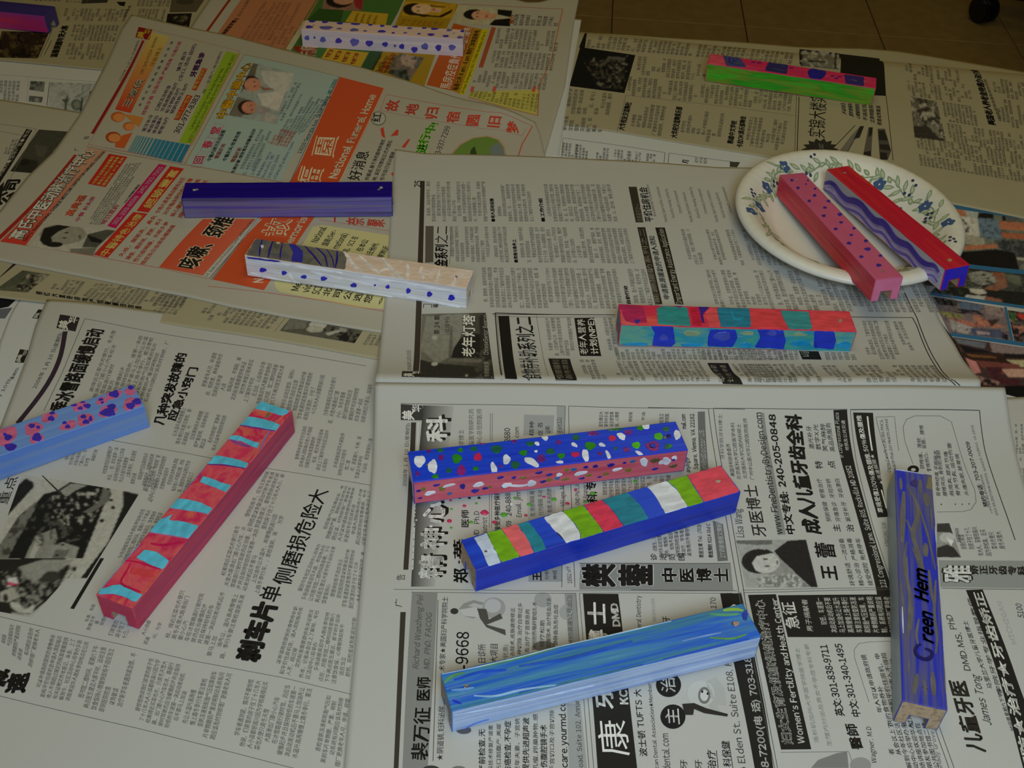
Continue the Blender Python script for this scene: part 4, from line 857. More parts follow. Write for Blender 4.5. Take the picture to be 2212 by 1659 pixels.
for ch, Q_ in (('園', ((225, 1065), (262, 925), (415, 930), (375, 1082))), ('福', ((110, 1300), (160, 1130), (315, 1150), (262, 1320)))):
    tq(ch, *Q_, (226, 214, 176), .05, 3, 2); tq(ch, *Q_, OR, -.0, 5, 2)
t('National Funeral Home', [(400, 1222), (510, 1000), (672, 650)], 58, (226, 216, 186), .035)
l([(740, 645), (1100, 712), (1430, 765), (1530, 772), (1635, 815), (1740, 862)], 4, (206, 90, 70)); l([(700, 755), (1100, 830), (1400, 880), (1510, 885), (1668, 928), (1695, 878)], 3, (206, 110, 90)); l([(740, 645), (700, 755)], 3, (206, 110, 90)); l([(1738, 862), (1668, 985), (1640, 1070)], 7, (206, 80, 60))
for ch, x, y in (('故', 785, 720), ('地', 920, 745), ('归', 1055, 770), ('宿', 1200, 797), ('圆', 1335, 820), ('旧', 1480, 832), ('梦', 1610, 872)):
    t(ch, [(x+32, y+42), (x+50, y-34)], 90, (206, 72, 48), .03)
ell(687, 810, 52, 48, (120, 114, 96), 1); ell(687, 810, 46, 42, (188, 184, 170), 2); t('红', [(700, 835), (712, 775)], 62, KB, .02, 4)
outl('好消息', [(560, 1235), (632, 1038)], 92, (44, 40, 34), (206, 200, 180), .02, ext=.05)
for s, p0, p1 in (('的最高,最干净的墓地环境优', (622, 1230), (738, 955)), ('地,该区可放站立式大理石', (672, 1235), (785, 962)), ('也可自己设计墓碑', (722, 1235), (805, 1040))): t(s, [p0, p1], 32, (66, 60, 50), .01)
outl('进行中!', [(1010, 1052), (1040, 940), (1106, 845)], 74, (40, 150, 30), (196, 206, 90), .03, ext=.04); t('3-937-7299', [(1108, 1056), (1180, 866)], 42, (56, 50, 44), slant=.2)
for pts in ([(700, 880), (722, 868), (734, 945), (710, 930)], [(770, 930), (812, 885), (826, 890), (820, 925)], [(845, 1005), (890, 950), (905, 952), (868, 1010)], [(772, 1185), (795, 1170), (800, 1200), (790, 1210)]): poly(pts, (206, 72, 48))
poly([(1170, 1060), (1240, 985), (1330, 940), (1430, 926), (1510, 950), (1550, 1000), (1562, 1060)], (190, 150, 120), 1); poly([(1185, 1060), (1250, 990), (1335, 946), (1430, 934), (1500, 956), (1540, 1005), (1550, 1060)], (110, 140, 60), 2); poly([(1450, 1060), (1450, 1010), (1500, 970), (1540, 1010), (1548, 1060)], (120, 130, 126), 3); poly([(1310, 1060), (1320, 1020), (1345, 1000), (1360, 1060)], (60, 70, 40), 3)
cr(500, 400, 3.16)
tq('故', (195, 348), (255, 222), (418, 232), (372, 356), (226, 214, 176), .05, 3, 2); tq('故', (195, 348), (255, 222), (418, 232), (372, 356), OR, .0, 5, 2)
t('Memoria', [(390, 440), (520, 225)], 56, (226, 216, 186), .035)
vt('奈聚', (780, 270), (1060, 290), 52, (206, 72, 48), .02); vt('一', (660, 250), (760, 262), 36, (206, 72, 48), .02)
l([(600, 235), (1120, 320)], 3, (206, 90, 70)); l([(250, 735), (640, 790), (1045, 862)], 5, (206, 90, 70)); l([(-160, 690), (250, 735)], 4, (206, 90, 70))
YP = (206, 198, 140)
poly([(480, 420), (555, 285), (620, 272), (1120, 350), (1120, 520), (900, 500)], YP, 0); poly([(290, 650), (1060, 760), (1050, 845), (880, 840), (330, 730), (300, 700)], YP, 0)
for i, s in enumerate(('National', '国是(Ser-', 'rnational)', '司。SCI 在', '。在本公', '搬迁他州,', '新家附近')):
    x = 585+i*72; y = 395+i*22; t(s, [(x, y), (x+68, y-105+i*0)], 50, (66, 62, 44), .02)
for i, s in enumerate(('Me', 'vic', 'SCI', '北', '司', '公', '选', '您', '。')):
    x = 455+i*70; y = 715+i*12; t(s, [(x, y+10), (x+28, y-45)], 54, (66, 62, 44), .02)
t('N', [(215, 668), (222, 640)], 70, (226, 216, 186), .03)
cr(0, 400, 3.16)
q([(1085, 560), (1220, 400), (1385, 232)], [(1385, 617), (1550, 430), (1745, 232)], (206, 84, 50), 0, rgb2=(214, 100, 70), axis=0)
q([(1385, 625), (1550, 440), (1755, 232)], [(1425, 632), (1590, 440), (1790, 232)], (196, 192, 176), 1)
outl('咳嗽、颈椎', [(1335, 578), (1470, 400), (1612, 232)], 152, (40, 30, 22), (226, 210, 170), .03, ext=.05)
t('S.R. Shady Grove Professional Center 14812 Physician Ln', [(1415, 628), (1590, 425), (1735, 235)], 24, (60, 56, 46))
l([(1428, 640), (1600, 440), (1775, 232)], 4, (90, 90, 100)); l([(1090, 565), (1420, 640)], 4, (190, 120, 70)); l([(0, 385), (640, 485), (1090, 565)], 5, (206, 90, 70))
cr(0, 0, 3.16)
q4((640, 1740), (910, 1448), (1008, 1460), (735, 1760), RED, 1); t('中醫特色治療', [(730, 1752), (985, 1470)], 66, (226, 200, 110), .02, 4)
q4((932, 1440), (1162, 1135), (1256, 1152), (1012, 1452), RED, 1); t('經驗豐富', [(1030, 1425), (1228, 1165)], 66, (226, 200, 110), .02, 4)
q4((732, 1543), (1085, 1120), (1140, 1130), (790, 1560), (196, 24, 90), 1); t('301-299-8599  240-793-7955', [(790, 1538), (1118, 1142)], 34, (226, 206, 214), .03, 4)
for i in range(4):
    t(('令病人患者高血壓有出生', '36年臨床研究在中西醫', '級心臟血管中風所癱瘓', '康復專科專家')[i], [(1085+i*52, 1460+i*10), (1270+i*52, 1215+i*6)], 36, ORG, .02)
for i in range(4):
    t(('久咳，關節炎，鼻炎', '陽痿，糖尿病，肥胖，男子', '性功能障礙，失眠多夢', '癌症及白血病各種頭痛')[i], [(835+i*50, 1755+i*18), (1075+i*42, 1475+i*22)], 36, ORG, .02)
q4((600, 1255), (745, 1050), (870, 1072), (720, 1278), RED, 1)
for i in range(3): t(('免费专治疑难各症重症', '最佳工作热心服务患者', '健康咨询  PCP 服务')[i], [(648+i*34, 1258+i*6), (785+i*34, 1070+i*4)], 26, (226, 210, 120), .02, 4)
q([(0, 1650), (130, 1525), (380, 1262), (600, 1012)], [(175, 1676), (290, 1524), (480, 1280), (728, 1032)], (206, 60, 44), 0, rgb2=(196, 150, 120), axis=1)
outl('高氏中医动脉治疗中心', [(150, 1640), (330, 1420), (520, 1190), (662, 1035)], 112, (226, 222, 206), (60, 40, 30), .03, ext=.05)
t("GAO'S TRADITIONAL CHINESE MEDICINE CENTER FOR CHRONIC DISEASE", [(175, 1650), (400, 1405), (560, 1210), (722, 1035)], 24, (70, 46, 30), .03)
q([(-60, 1660), (240, 1380), (508, 1055)], [(-30, 1668), (262, 1390), (526, 1060)], (166, 44, 32), 1)
t('高堯福', [(495, 1478), (598, 1338)], 62, ORG, .03); t('中醫 針灸師', [(540, 1512), (655, 1345)], 34, PNK, .02); t('每日黑鈴', [(715, 1535), (822, 1400)], 38, PNK, .02); t('24小時預約電話', [(858, 1388), (960, 1262)], 20, (70, 64, 54), .02)
b((590, 1530), (860, 1120), (990, 1110), (690, 1540), 6, 30, (104, 98, 84), .3)
pic((190, 1680), (330, 1530), (790, 1575), (640, 1745), (184, 178, 160), [('p', [(600, 1600), (760, 1560), (790, 1575), (660, 1690), (560, 1690)], (84, 82, 68)), ('e', 430, 1600, 160, 70, (150, 146, 128)), ('p', [(270, 1640), (300, 1560), (400, 1535), (480, 1548), (400, 1580), (350, 1620), (360, 1660), (300, 1675)], (34, 30, 24)), ('e', 370, 1670, 60, 18, (34, 30, 24)), ('p', [(590, 1600), (700, 1640), (690, 1660), (620, 1650)], (30, 28, 24)), ('p', [(480, 1700), (660, 1690), (640, 1745), (480, 1740)], (120, 116, 100)), ('e', 455, 1590, 16, 5, (60, 56, 46)), ('e', 440, 1625, 16, 5, (60, 56, 46)), ('e', 545, 1620, 8, 16, (90, 84, 70))], 1.1, noise=.06)
l([(190, 1680), (330, 1530)], 3, (196, 110, 90))

# ---- middle page (lower half of a spread, page 25)
def zmid(x, y): return ZT+.0042+.0016+ripple(x, y)+ridge(x, y, .030)
def zbot(x, y): return ZT+.0050+.0016+ripple(x, y)+ridge(x, y, .030)
cr(0, 0, 1)
sheet('middle page with dense grey columns, number 25 and a lighthouse picture, under the chequered case', 0,
      [(811, 825), (822, 740), (832, 640), (840, 520), (848, 400), (853, 322)], [(2118, 835), (2100, 800), (2063, 745), (2030, 690), (2001, 622), (1930, 500), (1850, 380)],
      top=[(853, 322), (916, 331), (1200, 339), (1548, 361), (1643, 362), (1850, 380)],
      bottom=[(811, 825), (1200, 829), (1700, 832), (2118, 835)], zf=zmid, step=.003)
PT = (120, 115, 101)
cr(600, 0, 3.16); t('25', [(975, 1280), (980, 1236)], 46, (44, 40, 34), .02)
cr(0, 0, 1)
q([(892, 803), (901, 600), (908.5, 391)], [(905, 803), (913, 600), (917.5, 391)], (64, 54, 44), 0)
sl = lambda x: max(0, (x-900))*.00048
rows = ((398, 479, 0), (489, 566, .013), (577, 664, .012))
segs = {0: ((920, 1052, 12, None), (1072, 1150, 7, '老人活动设施'), (1178, 1328, 13, '工作介绍'), (1398, 1412, 2, None)),
        1: ((968, 1052, 8, None), (1058, 1090, 3, None), (1112, 1345, 20, '资格与条件上'), (1455, 1488, 3, None), (1508, 1535, 3, None), (1550, 1570, 2, None), (1584, 1700, 11, None)),
        2: ((1030, 1170, 12, None), (1172, 1305, 11, None), (1325, 1378, 4, '自助行动'), (1484, 1505, 2, None), (1514, 1602, 8, None), (1608, 1965, 27, None))}
for r, (ya, yb, sy) in enumerate(rows):
    f = lambda x, y: (x+(y-440)*sl(x), y+(x-1000)*sy)
    for (x0, x1, n, hd) in segs[r]:
        ya2 = ya-(6 if x0 < 1000 and r == 0 else 0)
        b(f(x0, yb), f(x0, ya2), f(x1, ya2), f(x1, yb), n, 15, PT, .2)
        if hd: t('■'+hd, [f(x0-5, yb), f(x0-5, yb-50)], 9, KB, .04)
for j in range(9):
    s_ = ('Housing Opportunities Commission', 'Rockville Housing Authority', 'Community Development')[j % 3]
    x = 1432+j*18; f = lambda x, y: (x+(y-440)*sl(x), y); t(s_, [f(x, 480-(j % 3)*9), f(x, 404+(j % 4)*4)], 7, PT)
cr(500, 400, 3.16)
q([(1322, 530), (1325, 280)], [(1378, 526), (1380, 280)], (96, 88, 76), 1); t('之二', [(1478, 400), (1482, 282)], 92, KB, .0); t('金系列', [(1476, 560), (1478, 408)], 92, KB, .03)
l([(1490, 540), (1500, 290)], 3, G_); l([(1310, 838), (1312, 812), (1368, 815), (1366, 838)], 5, K); t('福', [(1410, 838), (1412, 815)], 36, K, .02)
logo((1162, 1308), (1165, 1270), (1305, 1272), (1305, 1310), (48, 42, 36)); t('2008年1月10日', [(1232, 1265), (1226, 1130)], 34, (120, 112, 98))
pic((1285, 1312), (1300, 880), (1735, 872), (1795, 1325), (120, 116, 100), [('g', (70, 66, 54), 0), ('p', [(1290, 1120), (1330, 900), (1500, 880), (1620, 880), (1560, 1050), (1480, 1180), (1400, 1220)], (142, 138, 122)), ('p', [(1285, 1190), (1380, 1215), (1700, 1240), (1785, 1325), (1285, 1312)], (54, 50, 42)), ('p', [(1500, 1180), (1520, 1110), (1560, 1050), (1620, 1010), (1735, 1020), (1760, 1180)], (38, 35, 28)), ('p', [(1480, 1185), (1760, 1190), (1770, 1215), (1480, 1205)], (120, 116, 102)), ('e', 1385, 1222, 22, 12, (190, 186, 170)), ('e', 1388, 1042, 18, 14, (176, 172, 156)), ('p', [(1480, 1180), (1495, 960), (1510, 960), (1510, 1150)], (110, 106, 92)), ('p', [(1690, 900), (1735, 872), (1795, 1325), (1740, 1325), (1700, 1150)], (52, 48, 40)), ('n', (84, 80, 68), .6, 20, 6, [(1660, 1150), (1770, 1100), (1795, 1325), (1660, 1325)]), ('e', 1605, 1300, 10, 8, (170, 166, 150))], 1.1, noise=.08, name='lighthouse_picture')
outl('老年灯塔', [(1662, 1175), (1664, 890)], 92, (236, 232, 216), (60, 56, 46), .02, k=4, ext=.04); t('第 24 期', [(1422, 1020), (1424, 892)], 42, K, .01, 4); t('(双周刊)', [(1492, 1022), (1488, 902)], 34, K, .0, 4)
t('ChineseSenior Beacon', [(1755, 1160), (1745, 885)], 34, (206, 202, 186), .01, 4); t('华府银发族', [(1762, 1310), (1756, 1205)], 36, (180, 176, 160), .0, 4)
l([(1845, 1330), (1800, 872), (2212, 884)], 8, (40, 36, 28)); l([(1852, 1328), (1812, 884)], 3, K)
q([(1868, 1322), (1850, 1180), (1820, 893)], [(1950, 1326), (1925, 1180), (1895, 893)], (30, 27, 22), 1)
t('食物券补助', [(2122, 1335), (2085, 1130)], 140, KB, .0); t('系列之二', [(2085, 1125), (2052, 900)], 130, KB, .02)
l([(2170, 1335), (2082, 890)], 3, G_)
cr(1000, 400, 3.16)
l([(630, 884), (1040, 886)], 7, (40, 36, 28)); l([(200, 880), (640, 884)], 7, (40, 36, 28)); l([(210, 895), (1040, 900)], 3, (60, 54, 44))
q([(800, 1166), (760, 908)], [(945, 1168), (895, 906)], (30, 27, 22), 1); t('老年人营养', [(858, 1158), (832, 916)], 58, WH, .0); t('计划(NPE)', [(928, 1155), (896, 910)], 54, WH, .02)
q([(632, 1334), (583, 1184)], [(778, 1334), (730, 1186)], (34, 30, 24), 1); t('保健福利', [(690, 1325), (655, 1195)], 50, (120, 112, 98), .02); t('服务项目', [(748, 1325), (712, 1195)], 44, (120, 112, 98), .02)
q([(1775, 1358), (1715, 1290), (1668, 1214)], [(1912, 1362), (1860, 1300), (1810, 1216)], (34, 30, 24), 1); t('联邦 补助', [(1790, 1345), (1722, 1230)], 44, (150, 144, 128), .0); t('计划 申请', [(1850, 1350), (1790, 1230)], 44, (150, 144, 128), .0)
for (x0, y0, x1, y1, n, m, s1) in ((555, 905, 740, 1165, 5, 14, .13), (950, 905, 1020, 1165, 2, 13, .2), (1030, 1120, 2212, 1195, 34, 4, .25), (790, 1190, 940, 1330, 4, 8, .35), (1000, 1200, 1190, 1340, 5, 8, .45), (1200, 1200, 1620, 1345, 12, 8, .5), (1830, 1220, 2212, 1350, 11, 8, .6)):
    d = (y1-y0)*s1; b((x0+d, y1), (x0, y0), (x1, y0), (x1+d, y1), n, m, PT, .2)
q([(1180, 255), (1130, 12)], [(1232, 255), (1186, 12)], (60, 52, 40), 1); t('住房系列之一', [(1228, 250), (1210, 130)], 40, (130, 122, 104)); t('平价住房机会', [(1302, 252), (1256, 15)], 60, KB, .02)
q([(1312, 812), (1245, 540), (1190, 288)], [(1362, 814), (1298, 540), (1244, 288)], (52, 46, 36), 1); t('能源援助系列之二', [(1345, 800), (1275, 480), (1236, 300)], 42, (140, 132, 112)); t('申请能源援助的申请人须知', [(1415, 780), (1355, 540), (1308, 350)], 44, KB, .01)
q([(1448, 812), (1380, 540), (1312, 290)], [(1506, 816), (1440, 540), (1378, 290)], (38, 33, 26), 1); t('Important Energy Assistance Application', [(1495, 812), (1430, 545), (1366, 300)], 38, (196, 190, 170), .0)
cr(1512, 400, 3.16)
l([(1030, 900), (1450, 905), (1480, 960), (1600, 1225), (1680, 1320), (1745, 1368)], 6, (44, 40, 32)); l([(1395, 735), (1480, 905), (1625, 1225), (1700, 1320), (1775, 1370)], 6, (44, 40, 32)); 
q([(700, 1190), (675, 1133)], [(832, 1192), (808, 1135)], (30, 27, 22), 1); t('Lij', [(742, 1170), (728, 1140)], 40, WH, .0)
for (x0, y0, x1, y1, n, m, s1) in ((1060, 925, 1290, 1190, 6, 15, .35), (1310, 930, 1380, 1130, 2, 10, .45), (840, 1140, 1060, 1195, 5, 4, .3), (250, 1220, 760, 1350, 13, 8, .6), (820, 1230, 960, 1350, 4, 7, .7), (1000, 1230, 1600, 1350, 14, 7, .75), (0, 1130, 670, 1195, 18, 4, .25)):
    d = (y1-y0)*s1; b((x0+d, y1), (x0, y0), (x1, y0), (x1+d, y1), n, m, PT, .25)
poly([(500, 150), (515, 155), (510, 162)], (200, 60, 90), 3) if False else None

# ---- lower right page (clinic advertisements)
cr(0, 0, 1)
sheet('lower right page of black and white clinic advertisements under the blue cases', 0,
      [(728, 1800), (744, 1659), (764, 1430), (785, 1209), (797, 1100), (806, 1000), (811, 826)], [(2560, 1800), (2420, 1500), (2290, 1240), (2212, 1040), (2192, 960), (2178, 875), (2171, 837)],
      top=[(811, 826), (1200, 829.5), (1700, 832.5), (2171, 837)], zf=zbot, step=.003)
cr(850, 820, 3.687)
logo((58, 323), (58, 196), (232, 208), (240, 326), (66, 62, 56))
q([(78, 1515), (118, 880), (140, 342)], [(118, 1515), (158, 880), (180, 342)], (64, 58, 50), 0); q([(145, 1515), (190, 342)], [(158, 1515), (205, 342)], (206, 204, 196), 0)
t('2008年 1 月 10 日(星期四)', [(105, 852), (118, 600), (132, 350)], 36, (84, 80, 72)); t('告', [(92, 1600), (95, 1555)], 72, (70, 66, 58))
q([(140, 1650), (180, 800), (236, 206)], [(330, 1650), (400, 800), (480, 212)], (70, 68, 62), 0, rgb2=(176, 174, 164)); 
l([(60, 192), (700, 200), (1368, 212), (1340, 1655)], 4, (70, 68, 62)); l([(1395, 212), (2800, 238)], 4, (70, 68, 62)); l([(1395, 212), (1445, 1655)], 4, (70, 68, 62))
for ch, y0, y1, x0, x1 in (('科', 500, 290, 255, 430), ('心', 1150, 975, 225, 415), ('神', 1355, 1185, 212, 405), ('精', 1590, 1395, 200, 398)):
    tq(ch, (x0+14, y0-12), (x0+22, y1-12), (x1+30, y1-12), (x1+18, y0-12), (40, 36, 32), .035, 2); tq(ch, (x0, y0), (x0+8, y1), (x1, y1), (x1-8, y0), (226, 224, 214), .035, 4)
for s, p0, p1, h, c, bd in (('医师', (600, 1178), (602, 1040), 62, K, .02), ('Ph.D', (685, 1150), (682, 1050), 44, K, 0), ('MD', (680, 1260), (682, 1200), 44, K, 0), ('psychiatrist', (748, 1320), (744, 1098), 40, K, 0), ('接受多种医疗保险', (852, 1210), (846, 885), 46, K, .02), ('240-888-', (940, 1088), (930, 890), 44, K, .01), ('301-681-3909', (938, 1400), (938, 1128), 44, K, .01), ('2680', (930, 500), (928, 388), 48, K, .01), ('mail.com', (1000, 560), (998, 380), 38, K, 0), ('Email:jimm', (1020, 1096), (1010, 870), 42, K, 0), ('学博士', (566, 525), (560, 400), 46, G_, .0), ('童医学院研究员', (642, 522), (640, 235), 44, G_, .0), ('中心总住院医师', (706, 522), (706, 235), 46, G_, .0),
    ('精神', (1120, 450), (1122, 338), 42, K, .0), ('症 各', (1190, 450), (1188, 340), 42, K, .0), ('证明', (1252, 430), (1246, 375), 40, K, .0), ('(Exit11)', (1342, 430), (1336, 305), 36, K, 0), ('性,情感障碍,精', (1130, 1092), (1124, 890), 42, (80, 76, 68), 0), ('行为障碍,多动', (1196, 1082), (1188, 880), 42, (80, 76, 68), 0), ('有效,先进药物', (1266, 1062), (1260, 870), 42, (80, 76, 68), 0), ('Village, MD', (1368, 1012), (1360, 830), 38, K, 0), ('OMD PhD LAc', (1484, 1002), (1480, 822), 36, K, 0), ('d Acupunct', (1546, 975), (1540, 820), 38, K, 0), ('科,专', (1625, 985), (1612, 815), 84, KB, .03), ('18502 off', (1422, 1625), (1410, 1490), 36, K, 0), ('王', (1182, 1605), (1180, 1535), 78, KB, .03), ('分析', (1240, 1595), (1238, 1520), 36, K, 0), ('神经', (1305, 1595), (1302, 1520), 36, K, 0), ('郑', (595, 1622), (592, 1505), 118, KB, .03), ('·英', (560, 1470), (552, 1270), 80, KB, .03)):
    t(s, [p0, p1], h, c, bd)
for (x, ya, yb) in ((772, 270, 490), (788, 270, 490), (765, 880, 1180), (782, 880, 1180)): l([(x, ya), (x-2, yb)], 4, (110, 108, 100))
q4((1035, 445), (1040, 280), (1280, 286), (1272, 430), (160, 160, 154), 0); q4((1300, 480), (1300, 212), (1366, 214), (1360, 480), (160, 160, 154), 0); q4((1075, 1610), (1080, 1480), (1345, 1480), (1345, 1610), (150, 150, 144), 0); q4((1075, 1130), (1060, 880), (1290, 880), (1290, 1060), (170, 170, 162), 0)
b((1630, 378), (1632, 255), (1800, 258), (1800, 378), 4, 5, K, 0); b((1865, 340), (1870, 255), (1910, 258), (1905, 340), 1, 3, K, 0); b((1970, 330), (1975, 258), (2010, 258), (2005, 330), 1, 2, K, 0); b((2110, 350), (2110, 270), (2200, 272), (2200, 350), 2, 3, K, 0)
b((1660, 965), (1655, 790), (2212, 760), (2212, 960), 11, 8, (80, 76, 68), .1)
cr(0, 0, 1)
q([(1251.4, 1274), (1253.5, 1217)], [(1584, 1277), (1578, 1217)], (140, 140, 132), 0); l([(1250, 1217), (1578, 1217)], 1.5, (90, 88, 80)); 
cr(850, 1209, 3.687)
tq('樊', (1500, 222), (1500, 30), (1765, 34), (1765, 226), (214, 212, 202), .07, 3); tq('樊', (1502, 220), (1502, 32), (1763, 36), (1763, 224), KB, .05, 5)
tq('蓥', (1792, 222), (1790, 34), (2066, 34), (2068, 216), (214, 212, 202), .07, 3); tq('蓥', (1794, 220), (1792, 36), (2064, 36), (2066, 214), KB, .05, 5)
cr(1400, 820, 2.724)
for i, ch in enumerate('中医博士'):
    x = 78+i*102; Q_ = ((x+4, 1192), (x, 1112), (x+86, 1112), (x+92, 1194)); tq(ch, *Q_, (214, 212, 202), .09, 3); tq(ch, *Q_, KB, .04, 5)
cr(850, 1209, 3.687)
t('广', [(68, 378), (72, 315)], 62, (70, 66, 58)); q([(0, 1700), (30, 1000), (55, 418)], [(38, 1700), (70, 1000), (98, 418)], (64, 58, 50), 0)
q([(70, 1700), (105, 900), (148, 262)], [(270, 1700), (320, 900), (350, 266)], (140, 138, 130), 0)
for s, p0, p1, h, c, bd, sl_ in (('裴万征', (275, 1600), (298, 1178), 140, KB, .02, 0), ('医师', (290, 1124), (298, 936), 112, KB, .03, 0), ('Richard Wanzheng Pei', (200, 872), (236, 292), 50, (84, 82, 76), 0, .25), ('MD, PhD, FACOG', (286, 876), (306, 430), 48, (84, 82, 76), 0, .25),
    ('★阴道镜,妇科泌尿', (396, 1600), (412, 1170), 56, (56, 52, 46), .0, 0), ('术专家★美国妇产科学院院士', (412, 890), (436, 300), 52, (56, 52, 46), .0, 0), ('-9668', (592, 872), (602, 578), 104, KB, .01, 0), ('日诊所', (736, 822), (736, 675), 66, K, 0, 0), ('大项目', (832, 822), (834, 675), 66, K, 0, 0), ('(优惠)', (912, 800), (915, 680), 44, G_, 0, 0),
    ('去除术,皮肤疲痕修正', (965, 772), (968, 385), 38, (66, 62, 56), 0, 0), ('神切除,治疗白带过多', (1020, 760), (1028, 345), 38, (66, 62, 56), 0, 0), ('及治疗子宫颈息肉', (1082, 742), (1086, 400), 38, (66, 62, 56), 0, 0), ('微创创伤输卵管结扎术', (1138, 722), (1142, 340), 38, (66, 62, 56), 0, 0), ('理疗松筋', (1200, 700), (1204, 485), 38, (66, 62, 56), 0, 0), ('宫腹除术,治疗经血过多', (1252, 705), (1256, 305), 38, (66, 62, 56), 0, 0), ('静脉曲张及吐血症', (1308, 685), (1312, 360), 38, (66, 62, 56), 0, 0), ('495高速51号出口)', (1432, 668), (1422, 285), 44, (90, 88, 82), 0, 0),
    ('产前检查,无', (732, 1700), (730, 1350), 56, (48, 44, 38), .01, 0), ('科技术修复产道重', (792, 1690), (792, 1320), 38, (66, 62, 56), 0, 0), ('伤口剖腹产,美观', (856, 1690), (858, 1310), 40, (66, 62, 56), 0, 0), ('防癌检查,不孕症', (936, 1700), (936, 1288), 56, (48, 44, 38), .01, 0), ('更年夫妻、子宫统', (1006, 1700), (1006, 1265), 42, (66, 62, 56), 0, 0), ('提供先进超声波', (1082, 1690), (1082, 1260), 56, (48, 44, 38), .01, 0), ('肌瘤,卵巢肿物,感', (1152, 1690), (1150, 1230), 42, (66, 62, 56), 0, 0), ('伤腹腔镜手术', (1226, 1659), (1222, 1318), 56, (48, 44, 38), .01, 0), ('手宫切口及子宫切除', (1282, 1690), (1280, 1200), 40, (66, 62, 56), 0, 0), ('care.yourmd.com', (1388, 1659), (1366, 1080), 56, KB, .015, 0), ('Road, Suite 102, Annandale', (1512, 1690), (1472, 1010), 42, (66, 62, 56), 0, 0)):
    t(s, [p0, p1], h, c, bd, slant=sl_)
l([(315, 1605), (355, 322)], 5, (60, 56, 50)); l([(0, 238), (700, 242), (1450, 250), (2700, 250)], 4, (90, 88, 80)); l([(140, 260), (1452, 268), (1560, 1700)], 4, (90, 88, 80)); l([(2700, 268), (1480, 268), (1598, 1700)], 4, (90, 88, 80))
q([(1400, 700), (1362, 268)], [(1480, 700), (1450, 270)], (150, 150, 142), 0); q([(1400, 1700), (1380, 1150)], [(1545, 1700), (1490, 1150)], (160, 160, 152), 0)
ell(800, 385, 92, 82, (160, 158, 150), 2); ell(790, 370, 66, 56, (188, 186, 178), 3); ell(485, 412, 32, 24, (60, 56, 50), 2); poly([(520, 395), (560, 350), (640, 322), (720, 345), (700, 362), (640, 345), (590, 370), (640, 380), (690, 380), (680, 440), (640, 470), (560, 450)], (150, 148, 138), 1)
poly([(665, 390), (740, 395), (760, 480), (850, 430), (870, 470), (740, 520), (890, 560), (895, 605), (740, 540), (690, 470)], (84, 80, 72), 3); poly([(520, 400), (640, 380), (690, 385), (670, 460), (560, 450)], (196, 194, 186), 2)
ell(1190, 320, 70, 60, (160, 160, 152), 0); ell(1380, 420, 60, 60, (165, 165, 158), 0); ell(1200, 690, 90, 40, (110, 108, 100), 0)
ell(300, 1690, 80, 50, (60, 60, 60), 1); ell(520, 1690, 70, 46, (120, 118, 110), 1); ell(560, 1360, 60, 30, (90, 88, 90), 1)
q([(1628, 1700), (1590, 1150), (1540, 700), (1508, 272)], [(1945, 1700), (1872, 1060), (1830, 600), (1790, 274)], (38, 35, 30), 1)
t('士', [(1697, 522), (1690, 345)], 150, WH, .03); t('博', [(1712, 740), (1698, 560)], 150, WH, .03); t('DMD', [(1805, 535), (1782, 348)], 58, WH, .05); t('康', [(1888, 1560), (1858, 1282)], 250, WH, .0); t('KC', [(1868, 1155), (1858, 1040)], 62, WH, .06); t('牙', [(1760, 1190), (1740, 1020)], 150, WH, .03)
t('General Dentistry', [(1975, 610), (1968, 290)], 40, K); b((2060, 500), (2045, 310), (2085, 310), (2100, 500), 1, 7, (170, 168, 158), 0); t('牙', [(2205, 520), (2200, 455)], 62, K)
t('波士顿 TUFTS 大', [(2025, 1568), (1972, 1035)], 66, K, .01); t('American Dental Association★Member', [(2128, 1800), (2056, 985)], 42, K)
cr(1400, 1209, 2.724)
for (x, y, ch) in ((146, 925, '主'), (120, 738, '治')):
    ell(x, y, 74, 72, (34, 31, 27), 2); t(ch, [(x+44, y+46), (x+36, y-46)], 88, WH, .01, 4)
t('dental.com', [(132, 1240), (118, 1025)], 44, K); t('治疗', [(402, 1236), (395, 1124)], 52, K, .01); t('科保健', [(492, 1222), (478, 1070)], 50, K, .01); l([(500, 1236), (474, 1068)], 4, K); l([(412, 1240), (402, 1124)], 4, K); t('牙', [(232, 1236), (230, 1180)], 44, K); t('牙', [(320, 1236), (316, 1180)], 44, K)
t(') Elden St, Suite E108, Fl', [(578, 1236), (528, 900), (486, 585)], 44, (60, 56, 50)); t('170', [(402, 290), (398, 226)], 34, (60, 56, 50))
